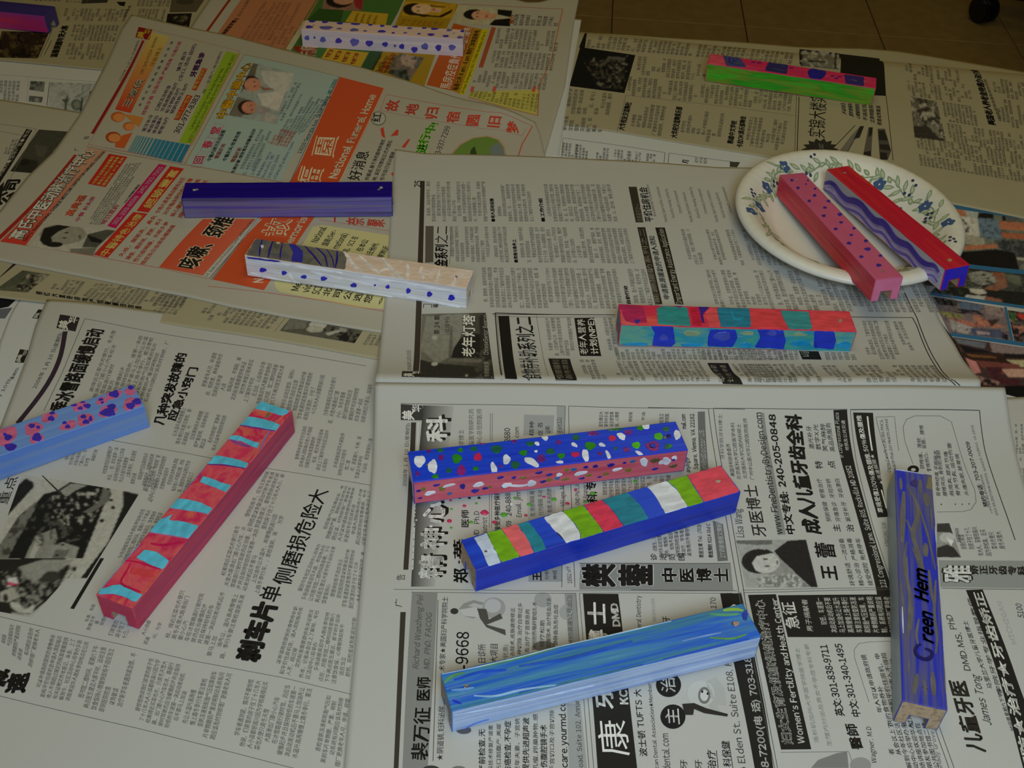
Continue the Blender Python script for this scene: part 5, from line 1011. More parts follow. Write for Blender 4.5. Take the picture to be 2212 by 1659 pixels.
# cartoon tooth with a brush
ell(310, 790, 80, 78, (196, 194, 184), 1); ell(330, 800, 36, 50, (120, 118, 108), 2); ell(330, 800, 24, 34, (206, 204, 196), 3); poly([(340, 720), (400, 690), (450, 760), (460, 860), (400, 850), (430, 900), (370, 900)], (180, 178, 168), 1)
poly([(200, 850), (270, 845), (340, 875), (470, 910), (465, 925), (330, 905), (270, 880), (265, 915), (215, 915)], (50, 46, 40), 3); ell(318, 778, 6, 8, KB, 4); ell(350, 790, 6, 8, KB, 4)
q([(640, 1300), (575, 940), (500, 590), (440, 290), (424, 200)], [(745, 1300), (700, 940), (630, 590), (570, 290), (549, 198)], (38, 35, 30), 0)
t('8-7200(电 话) 703-3188', [(716, 1226), (664, 900), (600, 540)], 54, WH, .03); t(')', [(528, 285), (520, 262)], 60, WH)
l([(775, 1300), (660, 700), (562, 195), (1430, 176)], 4, (90, 88, 80)); l([(758, 1300), (640, 700), (545, 190)], 4, (90, 88, 80)); l([(-100, 178), (522, 184)], 4, (90, 88, 80)); l([(555, 180), (1430, 165)], 3, (90, 88, 80)); l([(780, 1135), (1180, 1130), (1240, 1300)], 3, (120, 118, 110))
q([(782, 1118), (680, 640), (588, 208)], [(960, 1116), (850, 640), (752, 204)], (38, 35, 30), 0)
outl('妇女生育及健康保健治疗中心', [(856, 1090), (768, 680), (682, 235)], 66, (38, 35, 30), (214, 210, 196), .0, ext=.045)
t('Women´s Fertility and Health Center', [(922, 1085), (838, 650), (758, 230)], 40, WH, .025)
q([(822, 456), (764, 210)], [(1432, 456), (1428, 206)], (38, 35, 30), 0)
t('急征', [(898, 408), (858, 250)], 84, WH, .02); t('男子捐献者', [(972, 425), (934, 235)], 36, WH, .01); b((1022, 432), (975, 225), (1425, 218), (1465, 432), 9, 9, (206, 202, 188), .15)
t('英文:301-838-9711', [(1160, 922), (1056, 502)], 56, K, .02); t('中文:301-340-1495', [(1254, 926), (1142, 496)], 54, K, .02); t('洛杉矶加州大学医学院医学博士', [(1008, 1080), (888, 520)], 30, (150, 148, 138)); t('生殖内分泌及男女不孕症专科专家', [(1084, 1100), (944, 498)], 30, (150, 148, 138)); t('醫師', [(1268, 1118), (1222, 966)], 70, K, .03); t('Wagner, M.D', [(1345, 1200), (1310, 985)], 30, K)
l([(1300, 840), (1215, 580), (1212, 530), (1240, 495), (1300, 485), (1440, 480)], 3, (120, 118, 110))
b((1370, 985), (1245, 560), (1480, 540), (1610, 985), 6, 11, K, .3); b((1440, 1230), (1360, 960), (1640, 960), (1720, 1230), 7, 7, K, .3)
poly([(960, 1226), (1000, 1180), (1110, 1140), (1170, 1130), (1180, 1226)], (130, 128, 120), 1); ell(1250, 1210, 62, 46, (150, 148, 140), 1); l([(1660, 920), (1770, 1226)], 4, (90, 88, 80)); l([(1690, 920), (1800, 1226)], 4, (90, 88, 80)); t('Shady Grove', [(1735, 1240), (1680, 1010)], 26, G_)
q([(1720, 160), (1710, 4)], [(2330, 170), (2320, 8)], (150, 150, 142), 0); tq('雅', (1735, 140), (1732, 30), (1900, 34), (1905, 140), (50, 46, 40), .09, 3); tq('雅', (1737, 138), (1734, 32), (1898, 36), (1903, 138), (226, 224, 214), .03, 5)
for i in range(6): tq('矫正牙齿专科'[i], (1895+i*56, 88+i), (1890+i*56, 34+i), (1938+i*56, 34+i), (1945+i*56, 88+i), (66, 62, 54), .05, 3)
l([(1725, 168), (2330, 178)], 4, (90, 88, 80))
for s, p0, p1, h, bd, sl_ in (('PhD', (1816, 412), (1785, 326), 38, 0, 0), ('DMD.MS,', (1898, 656), (1838, 430), 38, 0, 0), ('学儿童牙医博士', (1895, 640), (1880, 400), 2, 0, 0), ('儿童牙医', (1990, 1135), (1868, 715), 112, .04, 0), ('James Tong', (2022, 978), (1945, 684), 48, 0, .25), ('马里兰大学儿童牙医博士', (2030, 760), (1878, 362), 32, 0, 0), ('马里兰大学牙学院专业指导教师', (2070, 890), (1882, 225), 0, 0, 0), ('学院牙学专业指导教师', (2090, 800), (1902, 230), 30, 0, 0)):
    if h > 10: t(s, [p0, p1], h, K, bd, slant=sl_)
b((2130, 1010), (2040, 760), (2075, 760), (2165, 1010), 1, 9, K, 0)
q([(2225, 1300), (2085, 760), (2010, 530), (1870, 180)], [(2400, 1300), (2212, 830), (2110, 530), (1968, 176)], (38, 35, 30), 1); t('预防★治疗★牙齿矫正', [(2300, 1290), (2190, 900), (2080, 520), (1965, 192)], 66, WH, .035)
t('5100', [(2214, 345), (2196, 262)], 36, (120, 118, 110), .01); t('MICHIGAN', [(2170, 500), (2080, 250)], 30, (176, 174, 166)); 
cr(1400, 820, 2.724)
l([(384, 170), (1172, 176)], 4, (90, 88, 80)); l([(384, 170), (470, 700), (560, 1226), (575, 1330)], 4, (90, 88, 80)); l([(355, 172), (440, 700), (530, 1226), (545, 1330)], 4, (90, 88, 80)); l([(0, 165), (355, 172)], 4, (90, 88, 80))
l([(1190, 178), (1950, 182), (1982, 420), (2060, 660), (2110, 800), (2160, 945)], 5, (70, 68, 62)); l([(1190, 178), (1225, 480), (1320, 850), (1430, 1190)], 3, (90, 88, 80))
for s, base, h, c, bd in (('mail.com', [(224, 292), (218, 205)], 26, K, .03), ('anying@', [(247, 548), (240, 460)], 26, K, .02), ('Square, Vienna, VA 22182.', [(294, 530), (270, 198)], 26, K, .02), ('牙科学院牙科博士', [(452, 470), (436, 205)], 26, (110, 108, 100), 0), ('美国牙科协会会员', [(512, 570), (482, 380)], 26, K, 0), ('北京医科大学口腔医学本科', [(548, 590), (508, 255)], 26, (84, 80, 74), 0), ('北京医科大学口腔内科硕士', [(585, 585), (545, 262)], 26, (84, 80, 74), 0), ('广州中山医光华口腔医院医师', [(625, 592), (582, 230)], 26, (84, 80, 74), 0),
    ('Lisa Wang', [(566, 930), (546, 762)], 46, (60, 56, 50), 0), ('牙医博士', [(702, 926), (640, 622)], 88, K, .01), ('www.FineDentistryByDesign.com', [(792, 912), (722, 540), (664, 196)], 42, K, .01), ('中文专线: 240-205-0848', [(868, 912), (800, 540), (752, 206)], 54, KB, .035), ('成人儿童牙齿全科', [(1022, 912), (940, 540), (900, 208)], 104, KB, .05),
    ('激光补牙', [(980, 410), (960, 275)], 32, K, 0), ('数字X光', [(1020, 415), (1000, 265)], 32, K, 0), ('笑气麻醉', [(1060, 425), (1042, 262)], 32, K, 0), ('高品质服务', [(1102, 425), (1074, 255)], 32, K, 0), ('特', [(1030, 528), (1022, 482)], 44, K, .01), ('点', [(1105, 525), (1096, 480)], 44, K, .01),
    ('预防保健  根管治疗', [(1080, 838), (1018, 585)], 30, (66, 62, 56), 0), ('牙痛急诊  牙冠牙桥', [(1135, 838), (1072, 585)], 30, (66, 62, 56), 0), ('拔牙补牙  牙齿漂白', [(1195, 838), (1124, 585)], 30, (66, 62, 56), 0), ('主', [(1135, 898), (1126, 855)], 44, K, .01), ('治', [(1215, 898), (1205, 855)], 44, K, .01),
    ('蕾', [(1110, 1055), (1092, 965)], 120, KB, .02), ('王', [(1122, 1182), (1106, 1098)], 100, KB, .03), ('环境舒适 一流设备', [(1222, 1215), (1148, 935)], 32, (60, 56, 50), 0), ('精心诊治 严格消毒', [(1275, 1215), (1196, 935)], 32, (60, 56, 50), 0), ('接受保险 免费停车', [(1328, 1215), (1246, 935)], 32, (60, 56, 50), 0)):
    t(s, base, h, c, bd)
q([(308, 560), (292, 190)], [(358, 560), (334, 188)], (110, 110, 104), 0); t('OurMindDoctor.US', [(350, 560), (328, 300)], 30, (190, 188, 180), .02); q([(410, 1070), (380, 830)], [(470, 1066), (440, 850)], (110, 110, 104), 0); t('IT讯新情报又情报团', [(458, 1050), (430, 830)], 34, (200, 198, 190), 0)
b((30, 1050), (10, 890), (240, 830), (260, 1040), 7, 9, K, .1); t('诊治范围', [(235, 1062), (225, 1062)], 3, K) if False else None
for i, ch in enumerate('诊治范围'): tq(ch, (15+i*54, 1066), (12+i*54, 1025), (50+i*54, 1025), (54+i*54, 1066), (70, 66, 60), .01, 4)
t('敬医生寓 Tel: (703)', [(328, 1050), (312, 855)], 28, K, .01); t('敬医預約 8214 Old C', [(384, 1050), (366, 850)], 28, K, .02)
q([(765, 915), (705, 540), (660, 196)], [(810, 912), (740, 540), (682, 196)], (140, 140, 132), 0)
q([(1350, 1300), (1342, 1226), (1285, 1000), (1185, 640), (1122, 430), (1090, 180)], [(1432, 1300), (1424, 1190), (1365, 1040), (1300, 820), (1205, 460), (1170, 178)], (38, 35, 30), 0)
t('121 Congressional Lane, Suite 605, Rockville MD 20852', [(1405, 1226), (1345, 1000), (1270, 760), (1190, 508)], 34, WH, .02); t('@ Congressional Plaza', [(1148, 462), (1120, 198)], 24, (206, 202, 190), 0); t('地铁及公共交通', [(1184, 420), (1158, 242)], 24, (206, 202, 190), 0)
q([(1350, 812), (1292, 600), (1235, 400), (1206, 194)], [(1412, 808), (1375, 600), (1345, 400), (1323, 196)], (38, 35, 30), 0)
t('車禍受傷100%傷及頸椎,50%傷及腰椎', [(1386, 786), (1320, 500), (1254, 212)], 34, WH, .02); t('★溫達保險★', [(1390, 620), (1328, 440)], 26, (206, 202, 190), .0); l([(1318, 420), (1290, 218)], 9, WH, 3); l([(1402, 760), (1372, 650)], 8, WH, 3)
l([(1430, 520), (1340, 222), (1450, 218), (1475, 420)], 3, (120, 118, 110)); t('Cigna,Carefirst,BC/BS PHCS,', [(1428, 548), (1380, 235)], 18, K); t('Health Plan,1st Health,United', [(1462, 540), (1408, 235)], 18, K)
l([(1560, 500), (1510, 360), (1500, 280), (1520, 235), (1570, 214), (1720, 215), (1785, 250), (1815, 350), (1860, 500), (1922, 650), (1930, 720), (1900, 765), (1850, 778), (1700, 780)], 3, (110, 108, 100))
for s, p0, p1 in (('颈椎痛、落枕', (1628, 530), (1604, 345)), ('脊椎侧凸、背酸、腰椎', (1668, 545), (1618, 270)), ('背骨神经痛,手脚麻木', (1722, 690), (1702, 420)), ('腰椎突出,骨刺前滑脱', (1762, 688), (1718, 418)), ('肩周炎,膝关节痛', (1802, 688), (1762, 425)), ('骨关节炎,运动伤害', (1840, 686), (1782, 375)), ('头痛失眠,肠胃病', (1890, 684), (1828, 440))): t(s, [p0, p1], 26, (70, 66, 58), .0)
for x, y in ((1725, 735), (1808, 735), (1848, 735), (1888, 733)): ell(x, y, 4, 4, K, 2, n=8)
ell(1560, 530, 34, 24, KB, 2); ell(1560, 532, 14, 9, (200, 198, 190), 3)
t('预约电话: 703-207-0009', [(2005, 752), (1945, 560), (1892, 368)], 30, K, .02); t('8303 ARLINGTON BLVD#205, Suite105, FAIRFAX, VA 22031', [(2060, 800), (1985, 530), (1912, 268)], 15, (90, 86, 78)); t('(VIPG 美东,靠近 新大中华超市东侧)', [(2030, 790), (1965, 560)], 15, (110, 108, 100))
t('XINYONG SUN', [(1422, 985), (1398, 845)], 26, (110, 108, 100)); b((1846, 1036), (1808, 880), (2070, 850), (2120, 1042), 6, 9, (90, 86, 78), .3); t('SHERMAN', [(1842, 960), (1826, 878)], 24, K)
pic((1700, 1046), (1700, 848), (1772, 845), (1842, 1048), (150, 148, 138), [('p', [(1700, 848), (1772, 845), (1800, 930), (1740, 900), (1700, 900)], (66, 62, 56)), ('e', 1760, 930, 44, 30, (190, 186, 176)), ('p', [(1700, 990), (1760, 970), (1800, 990), (1842, 1048), (1700, 1046)], (58, 54, 48)), ('p', [(1755, 930), (1800, 950), (1780, 980)], (226, 224, 214))], 1.2)
pic((575, 1224), (518, 946), (930, 942), (1000, 1224), (168, 166, 156), [('p', [(518, 946), (730, 944), (730, 970), (640, 975), (520, 965)], (110, 108, 100)), ('p', [(740, 1010), (820, 950), (930, 942), (1000, 1224), (960, 1224), (800, 1080)], (44, 40, 36)), ('p', [(700, 1000), (760, 1040), (850, 1120), (900, 1180), (800, 1180), (690, 1140)], (150, 148, 138)), ('e', 650, 1070, 100, 72, (48, 44, 38)), ('e', 690, 1078, 84, 62, (196, 192, 180)), ('p', [(560, 1080), (600, 1010), (700, 1000), (740, 1020), (640, 1040), (610, 1080), (640, 1140), (590, 1130)], (44, 40, 35)), ('p', [(640, 1170), (700, 1160), (860, 1150), (960, 1224), (640, 1224)], (130, 128, 118)), ('n', (190, 188, 178), .55, 12, 4, [(640, 1170), (700, 1150), (860, 1140), (960, 1224), (640, 1224)]), ('e', 690, 1058, 15, 5, (60, 56, 50)), ('e', 700, 1100, 15, 5, (60, 56, 50)), ('e', 760, 1078, 5, 14, (110, 90, 84))], 1.1, noise=.05)
ell(1700, 838-820, 2, 2, KB, 1, n=6) if False else None
# paint drips on the paper
def drip(x, y, r, rgb, el=1.0):
    P = W([(x, y)])[0]; rr = np.hypot(*(W([(x+r, y)])[0, :2]-P[:2]))
    bm = bmesh.new(); bmesh.ops.create_uvsphere(bm, u_segments=12, v_segments=6, radius=1)
    for v in bm.verts: v.co = Vector((v.co.x*rr*(1+.15*math.sin(3*v.co.y+x)), v.co.y*rr*el, v.co.z*min(rr*.35, .0007)))
    o = bmobj('paint_drip', bm, dab(rgb, .25), S, tuple(P-np.array(S['_off'])+[0, 0, .0002]), None, True)
cr(850, 820, 3.687)
for x, y, r, c in ((725, 1060, 32, 'r'), (445, 1128, 22, 'r'), (455, 965, 12, 'r'), (565, 1008, 16, 'r'), (1385, 988, 18, 'r'), (1055, 1083, 15, 'r'), (805, 1138, 20, 'r'), (1450, 880, 14, 'r'), (1200, 935, 13, 'r'), (880, 1078, 27, 'g'), (1280, 955, 22, 'g'), (1080, 997, 20, 'g'), (970, 945, 16, 'g'), (618, 1138, 18, 'g'), (660, 988, 12, 'g'), (462, 1032, 12, 'g'), (1525, 975, 16, 'g'), (1585, 908, 22, 'g'), (1925, 812, 16, 'g'), (460, 1182, 12, 'g'), (375, 1095, 14, 'w'), (182, 1120, 9, 'w'), (298, 1168, 16, 'w'), (940, 990, 14, 'w'), (1215, 1030, 5, 'w'), (528, 945, 12, 'k'), (605, 945, 13, 'k'), (682, 943, 14, 'k')):
    drip(x, y, r, dict(r=(206, 50, 92), g=(84, 170, 50), w=(224, 226, 222), k=(40, 38, 40))[c], .9)

# ------------------------------------------------------------------ paper plate
PC = (.2600, .7585); PRX, PRY = .0892, .0970; PZ = ZT+.0068
_pr = np.array([0, .30, .60, .64, .70, .78, .85, .885, .93, .97, .99, 1.0, .985])
_pz = np.array([.0008, .0008, .0010, .0016, .0050, .0110, .0160, .0176, .0184, .0180, .0165, .0145, .0135])
def plate_z(x, y):
    r = np.hypot((x-PC[0])/PRX, (y-PC[1])/PRY); th = np.arctan2(y-PC[1], x-PC[0])
    return PZ+np.interp(r, _pr[:12], _pz[:12])+.00007*np.sin(th*60)*np.clip((r-.66)/.2, 0, 1)
M_PLATE = m_paint('coated_white_paperboard', [(222, 218, 200), (230, 226, 210)], 8, 8, .38, .05)
NR = 240
th = np.linspace(0, 2*math.pi, NR, endpoint=False); V = []
rr = list(np.linspace(.02, .6, 8))+list(np.linspace(.62, .99, 26))+[1.0]
for r in rr:
    x = PRX*r*np.cos(th); y = PRY*r*np.sin(th); V.append(np.c_[x, y, plate_z(x+PC[0], y+PC[1])-PZ])
V.append(np.c_[PRX*.992*np.cos(th), PRY*.992*np.sin(th), np.full(NR, .0128)])
for r in (.97, .88, .84, .77, .70, .64, .60, .02):
    x = PRX*r*np.cos(th); y = PRY*r*np.sin(th); V.append(np.c_[x, y, np.interp(r, _pr[:12], _pz[:12])+np.zeros(NR)-.0007])
n = len(V); V = np.vstack(V); F = []
for i in range(n-1):
    for j in range(NR): F.append((i*NR+j, i*NR+(j+1) % NR, (i+1)*NR+(j+1) % NR, (i+1)*NR+j))
F.append(tuple(range(NR-1, -1, -1))); F.append(tuple((n-1)*NR+j for j in range(NR)))
plate = mesh('paper_plate', V, F, M_PLATE, None, smooth=True); plate.location = (PC[0], PC[1], PZ)
tag(plate, 'white paper plate with a blue flower and green leaf border holding two painted cases', 'plate')
def on_plate(name, loc2, parent, rgb, k=1):
    P = np.array(loc2); z = plate_z(P[:, 0], P[:, 1])+.00012+.00008*k
    bm = bmesh.new(); vs = [bm.verts.new((x, y, 0)) for x, y in P]; f = bm.faces.new(vs); bmesh.ops.triangulate(bm, faces=[f])
    Vv = np.array([v.co[:] for v in bm.verts]); Ff = [tuple(v.index for v in f.verts) for f in bm.faces]; bm.verts.index_update()
    Ff = [tuple(v.index for v in f.verts) for f in bm.faces]; bm.free()
    Vv[:, 2] = plate_z(Vv[:, 0], Vv[:, 1])+.00012+.00008*k
    o = mesh(name, Vv-[PC[0], PC[1], PZ], Ff, M_INK, None, lin(rgb)); o.parent = parent; return o
LF, LF2, FB, BB = (142, 158, 118), (190, 196, 166), (70, 92, 128), (58, 62, 92)
def pol(r, a, dr=0, da=0): return PC[0]+PRX*r*math.cos(a)+0, PC[1]+PRY*r*math.sin(a)
def leafshape(x, y, d, L_, w_):
    pts = []; c, s = math.cos(d), math.sin(d)
    for u, v in ((0, 0), (.25, .8), (.5, 1), (.8, .6), (1, 0), (.8, -.6), (.5, -1), (.25, -.8)): pts.append((x+u*L_*c-v*w_*s, y+u*L_*s+v*w_*c))
    return pts
rngp = random.Random(3)
def wander(a): return .775+.035*math.sin(a*9)
NS = 150
for i in range(0, NS, 5):            # vine in short printed runs
    aa = [2*math.pi*(i+j)/NS for j in range(6)]
    if i % 25 == 20: continue
    o_ = [pol(wander(a)+.006, a) for a in aa]; i_ = [pol(wander(a)-.006, a) for a in aa]
    on_plate('printed_vine', o_+i_[::-1], plate, LF, 0)
k = 0
for i in range(132):
    a = 2*math.pi*i/132+rngp.uniform(-.01, .01); r_ = wander(a)+rngp.choice((-.03, -.012, .012, .04)); x, y = pol(r_, a); side = 1 if i % 2 else -1
    d = a+math.pi/2-side*rngp.uniform(.35, 1.0); L_ = rngp.uniform(.007, .0115)
    on_plate('printed_leaf', leafshape(x, y, d, L_, .0018), plate, LF, 1)
    on_plate('leaf_centre', leafshape(x+.0018*math.cos(d), y+.0018*math.sin(d), d, L_-.004, .0009), plate, LF2, 2)
def zp(x, y): return plate_z(x, y)
cr(1560, 320, 3.95)
for (x, y) in ((532, 158), (382, 338), (322, 503), (252, 538), (755, 228), (1368, 218), (1515, 400), (1732, 495), (1928, 635)):
    P = unproj([x/_s+_ox], [y/_s+_oy], zp)[0]
    pts = [(P[0]+.0052*(.70+.42*abs(math.cos(2.5*a)))*math.cos(a)*.9, P[1]+.0054*(.70+.42*abs(math.cos(2.5*a)))*math.sin(a)*.85) for a in np.linspace(0, 2*math.pi, 30, endpoint=False)]
    on_plate('printed_flower', pts, plate, FB, 3); on_plate('flower_centre', [(P[0]+.0007*math.cos(a), P[1]+.0007*math.sin(a)) for a in np.linspace(0, 2*math.pi, 10, endpoint=False)], plate, (220, 220, 206), 4)
for (x, y) in ((737, 135), (750, 105), (777, 98), (777, 136), (440, 286), (442, 325), (470, 303), (250, 355), (255, 383), (280, 392), (266, 412), (1578, 313), (1616, 310), (1652, 320), (1617, 335), (1788, 556), (1752, 568), (1774, 598), (1735, 604), (1730, 632), (1945, 762), (1976, 776), (1990, 800), (1941, 790)):
    P = unproj([x/_s+_ox], [y/_s+_oy], zp)[0]
    on_plate('printed_berry', [(P[0]+.0012*math.cos(a), P[1]+.0015*math.sin(a)) for a in np.linspace(0, 2*math.pi, 12, endpoint=False)], plate, BB, 3)

# ------------------------------------------------------------------ the painted wooden cases

POSE = {'navy': (-0.18252,0.75180,0.00560,0.09775,0.00000,0.00000,0.16235,0.02248),
 'dots': (-0.14345,1.05789,0.00390,-0.03733,0.00000,0.00000,0.16085,0.02187),
 'green': (0.25479,1.00962,0.00280,-0.23183,0.00000,0.00000,0.15967,0.02293),
 'white': (-0.11452,0.65690,0.00630,-0.16786,0.00000,0.00000,0.16520,0.02189),
 'check': (0.15223,0.60864,0.00900,0.02402,0.00000,0.00000,0.16141,0.02290),
 'bdots': (0.02374,0.47044,0.00940,0.22384,0.00000,0.00000,0.16538,0.02519),
 'stripe': (0.05574,0.42378,0.00670,0.41888,0.00000,0.00000,0.16444,0.02282),
 'lblue': (0.05243,0.33004,0.00690,0.32063,0.00000,0.00000,0.16353,0.02175),
 'right': (0.22431,0.38884,0.00730,1.36845,0.00000,0.00000,0.16334,0.02163),
 'red': (-0.17301,0.42798,0.00380,1.22473,0.00000,0.00000,0.16296,0.02263),
 'sky': (-0.30110,0.46391,0.00300,0.59147,0.00000,0.00000,0.16500,0.02305),
 'purple': (-0.55988,1.07576,0.00390,-0.12005,0.00000,0.00000,0.16500,0.02323),
 'pink': (0.24059,0.71929,0.01855,-1.32564,-0.08374,-0.00284,0.16628,0.02116),
 'crim': (0.28956,0.74013,0.01544,-1.23946,-0.07842,0.02701,0.16540,0.02068)}
HB = .01834
def surf(kind):
    return zf_flat(kind) if not callable(kind) else kind
def bar(key, label, top, side, end, back=None, hole=True, L_=None, inner=None):
    x, y, z, yaw, pit, rol, L, Wd = POSE[key]
    root = empty('painted_wooden_case'); root.location = (x, y, ZT+z); root.rotation_euler = (rol, pit, yaw)
    tag(root, label, 'wooden case', 'painted wooden cases laid out to dry')
    g, gh = Wd*.21, HB*.42; rnd = random.Random(key)
    prof = [(-Wd/2, 0), (-g, 0), (-g*.94, gh), (g*.94, gh), (g, 0), (Wd/2, 0), (Wd/2, HB), (-Wd/2, HB)]
    bm = bmesh.new(); N_ = 14; rings = []
    for i in range(N_+1):
        xx = -L/2+L*i/N_
        rings.append([bm.verts.new((xx, py+rnd.uniform(-.00012, .00012), max(0, pz+(rnd.uniform(-.00012, .00012) if pz > 0 else 0)))) for py, pz in prof])
    for r0, r1 in zip(rings, rings[1:]):
        for i in range(8):
            f = bm.faces.new((r0[i], r0[(i+1) % 8], r1[(i+1) % 8], r1[i]))
            f.material_index = {6: 0, 7: 1, 5: 4}.get(i, 3)
    for r_, fl in ((rings[0], False), (rings[-1], True)):
        for idx in ((0, 1, 2, 7), (2, 3, 6, 7), (3, 4, 5, 6)):
            f = bm.faces.new([r_[i] for i in idx]); f.material_index = 2
    bmesh.ops.recalc_face_normals(bm, faces=bm.faces)
    bmesh.ops.bevel(bm, geom=[e for e in bm.edges if len(e.link_faces) == 2 and e.calc_face_angle(0) > .8], offset=.00055, segments=2, affect='EDGES', profile=.6)
    body = bmobj('case_body', bm, [top, side, end, inner or M_WOOD, back or side], None)
    if hole:
        cuts = []
        bm = bmesh.new()
        for s in (-1, 1):
            r_ = bmesh.ops.create_cone(bm, cap_ends=True, segments=14, radius1=.0011, radius2=.0013, depth=HB, matrix=Matrix.Translation((s*(L/2-.0105), rnd.uniform(-.001, .001), HB*.9)))
        c = bmobj('cut', bm, M_WOOD)
        m = body.modifiers.new('b', 'BOOLEAN'); m.operation = 'DIFFERENCE'; m.object = c; m.solver = 'EXACT'
        dg = bpy.context.evaluated_depsgraph_get(); me = bpy.data.meshes.new_from_object(body.evaluated_get(dg), depsgraph=dg)
        body.modifiers.clear(); body.data = me; bpy.data.objects.remove(c)
    body.parent = root
    bpy.context.view_layer.update()
    root['_k'] = key
    global BR, BL, BW, BM
    BR, BL, BW = root, L, Wd
    BM = np.array(Matrix.LocRotScale(root.location, root.rotation_euler, None).inverted())
    return root
def loc(pts, face):
    p = np.array(pts, float).reshape(-1, 2); px, py = p[:, 0]/_s+_ox, p[:, 1]/_s+_oy
    d = FWD[None]*FPX+RIGHT[None]*(px[:, None]-1106)-UP[None]*(py[:, None]-829.5)
    o = BM[:3, :3]@CAM+BM[:3, 3]; d = d@BM[:3, :3].T
    if face == 'top': s_ = (HB-o[2])/d[:, 2]
    elif face == 'front': s_ = (-BW/2-o[1])/d[:, 1]
    elif face == 'backside': s_ = (BW/2-o[1])/d[:, 1]
    P = o[None]+d*s_[:, None]
    e = .0005
    P[:, 0] = np.clip(P[:, 0], -BL/2+e, BL/2-e)
    if face == 'top': return np.c_[P[:, 0], np.clip(P[:, 1], -BW/2+e*.6, BW/2-e*.6)]
    return np.c_[P[:, 0], np.clip(P[:, 2], e*.6, HB-e*.6)]
def lift3(q_, face, h):
    if face == 'top': return np.c_[q_[:, 0], q_[:, 1], np.full(len(q_), HB+h)]
    if face == 'front': return np.c_[q_[:, 0], np.full(len(q_), -BW/2-h), q_[:, 1]]
    return np.c_[q_[:, 0], np.full(len(q_), BW/2+h), q_[:, 1]]
_pc = [0]
def chaik(P, n=1, jit=.00018):
    rnd = np.random.default_rng(len(P)+int(abs(P[0, 0])*1e5) % 999)
    for _ in range(n):
        Q_ = np.roll(P, -1, axis=0); P = np.stack([P*.94+Q_*.06, P*.06+Q_*.94], 1).reshape(-1, 2)
    # split long edges and make them uneven
    out = []
    for a, c in zip(P, np.roll(P, -1, axis=0)):
        m = max(1, int(np.hypot(*(c-a))/.0022)); d = (c-a); nn = np.array([-d[1], d[0]])/max(np.hypot(*d), 1e-9)
        for i in range(m): out.append(a+d*i/m+nn*(rnd.normal()*jit if i else 0))
    return np.array(out)
def slab(P, face, h, mat, name):
    P = P.copy(); lim = BL/2-.0005
    P[:, 0] = np.clip(P[:, 0], -lim, lim)
    P[:, 1] = np.clip(P[:, 1], -BW/2+.0003, BW/2-.0003) if face == 'top' else np.clip(P[:, 1], .0003, HB-.0003)
    c = P.mean(0); _pc[0] += 1; eps = (_pc[0] % 7)*.000012
    ins = P+(c-P)/np.maximum(np.hypot(*(c-P).T), 1e-6)[:, None]*.00018
    A = lift3(P, face, -.0001); Bv = lift3(P, face, h*.6+eps); Cv = lift3(ins, face, h+eps); n_ = len(P)
    F = []
    for i in range(n_):
        j = (i+1) % n_; F += [(i, j, n_+j, n_+i), (n_+i, n_+j, 2*n_+j, 2*n_+i)]
    F.append(tuple(range(2*n_, 3*n_)))
    bm = bmesh.new(); vs = [bm.verts.new(v) for v in np.vstack([A, Bv, Cv])]
    for f in F:
        try: bm.faces.new([vs[i] for i in f])
        except ValueError: pass
    return bmobj(name, bm, mat, BR)
def pp(face, pts, rgb, h=.00022, n=1, name='paint_patch', mat=None): return slab(chaik(loc(pts, face), n), face, h, mat or dab(rgb), name)
def dot(face, x, y, rx, ry, rgb, rot=0, name='paint_dot', h=.0003):
    t_ = np.linspace(0, 2*math.pi, 16, endpoint=False); c, s = math.cos(rot), math.sin(rot)
    pts = [(x+rx*math.cos(a)*c-ry*math.sin(a)*s, y+rx*math.cos(a)*s+ry*math.sin(a)*c) for a in t_]
    P = loc(pts, face); k_ = 1+.10*np.sin(t_*3+x)+.06*np.sin(t_*5+y); m = P.mean(0); P = m+(P-m)*k_[:, None]
    if np.ptp(P[:, 0]) < .0004 or np.ptp(P[:, 1]) < .0003: return
    return slab(P, face, h, dab(rgb, .25), name)
def stroke(face, pts, wpx, rgb, h=.0003, name='paint_stroke', taper=True):
    P = loc(pts, face); q_ = resample(P, max(4, int(np.hypot(*np.diff(P, axis=0).T).sum()/.002)))
    for _ in range(3): q_[1:-1] = (q_[:-2]+2*q_[1:-1]+q_[2:])/4
    w_ = np.hypot(*(loc([pts[0]], face)-loc([(pts[0][0]+wpx, pts[0][1])], face))[0])/2
    w_ = max(w_, .0003); T = np.gradient(q_, axis=0); T /= np.maximum(np.hypot(*T.T), 1e-9)[:, None]; nn = np.c_[-T[:, 1], T[:, 0]]
    k_ = np.sin(np.linspace(.2, math.pi-.2, len(q_)))[:, None]**.45 if taper else 1
    a, c = q_+nn*w_*k_, q_-nn*w_*k_; n_ = len(q_); eps = (_pc[0] % 7)*.000012; _pc[0] += 1
    lim = BL/2-.0004; hi = (BW/2-.0003) if face == 'top' else HB-.0003; lo = -hi if face == 'top' else .0003
    for z_ in (a, c): z_[:, 0] = np.clip(z_[:, 0], -lim, lim); z_[:, 1] = np.clip(z_[:, 1], lo, hi)
    Vv = np.vstack([lift3(a, face, -.0001), lift3(a, face, h+eps), lift3(c, face, h+eps), lift3(c, face, -.0001)])
    bm = bmesh.new(); vs = [bm.verts.new(v) for v in Vv]
    for r_ in range(3):
        for i in range(n_-1): bm.faces.new([vs[r_*n_+i], vs[r_*n_+i+1], vs[(r_+1)*n_+i+1], vs[(r_+1)*n_+i]])
    return bmobj(name, bm, dab(rgb), BR)

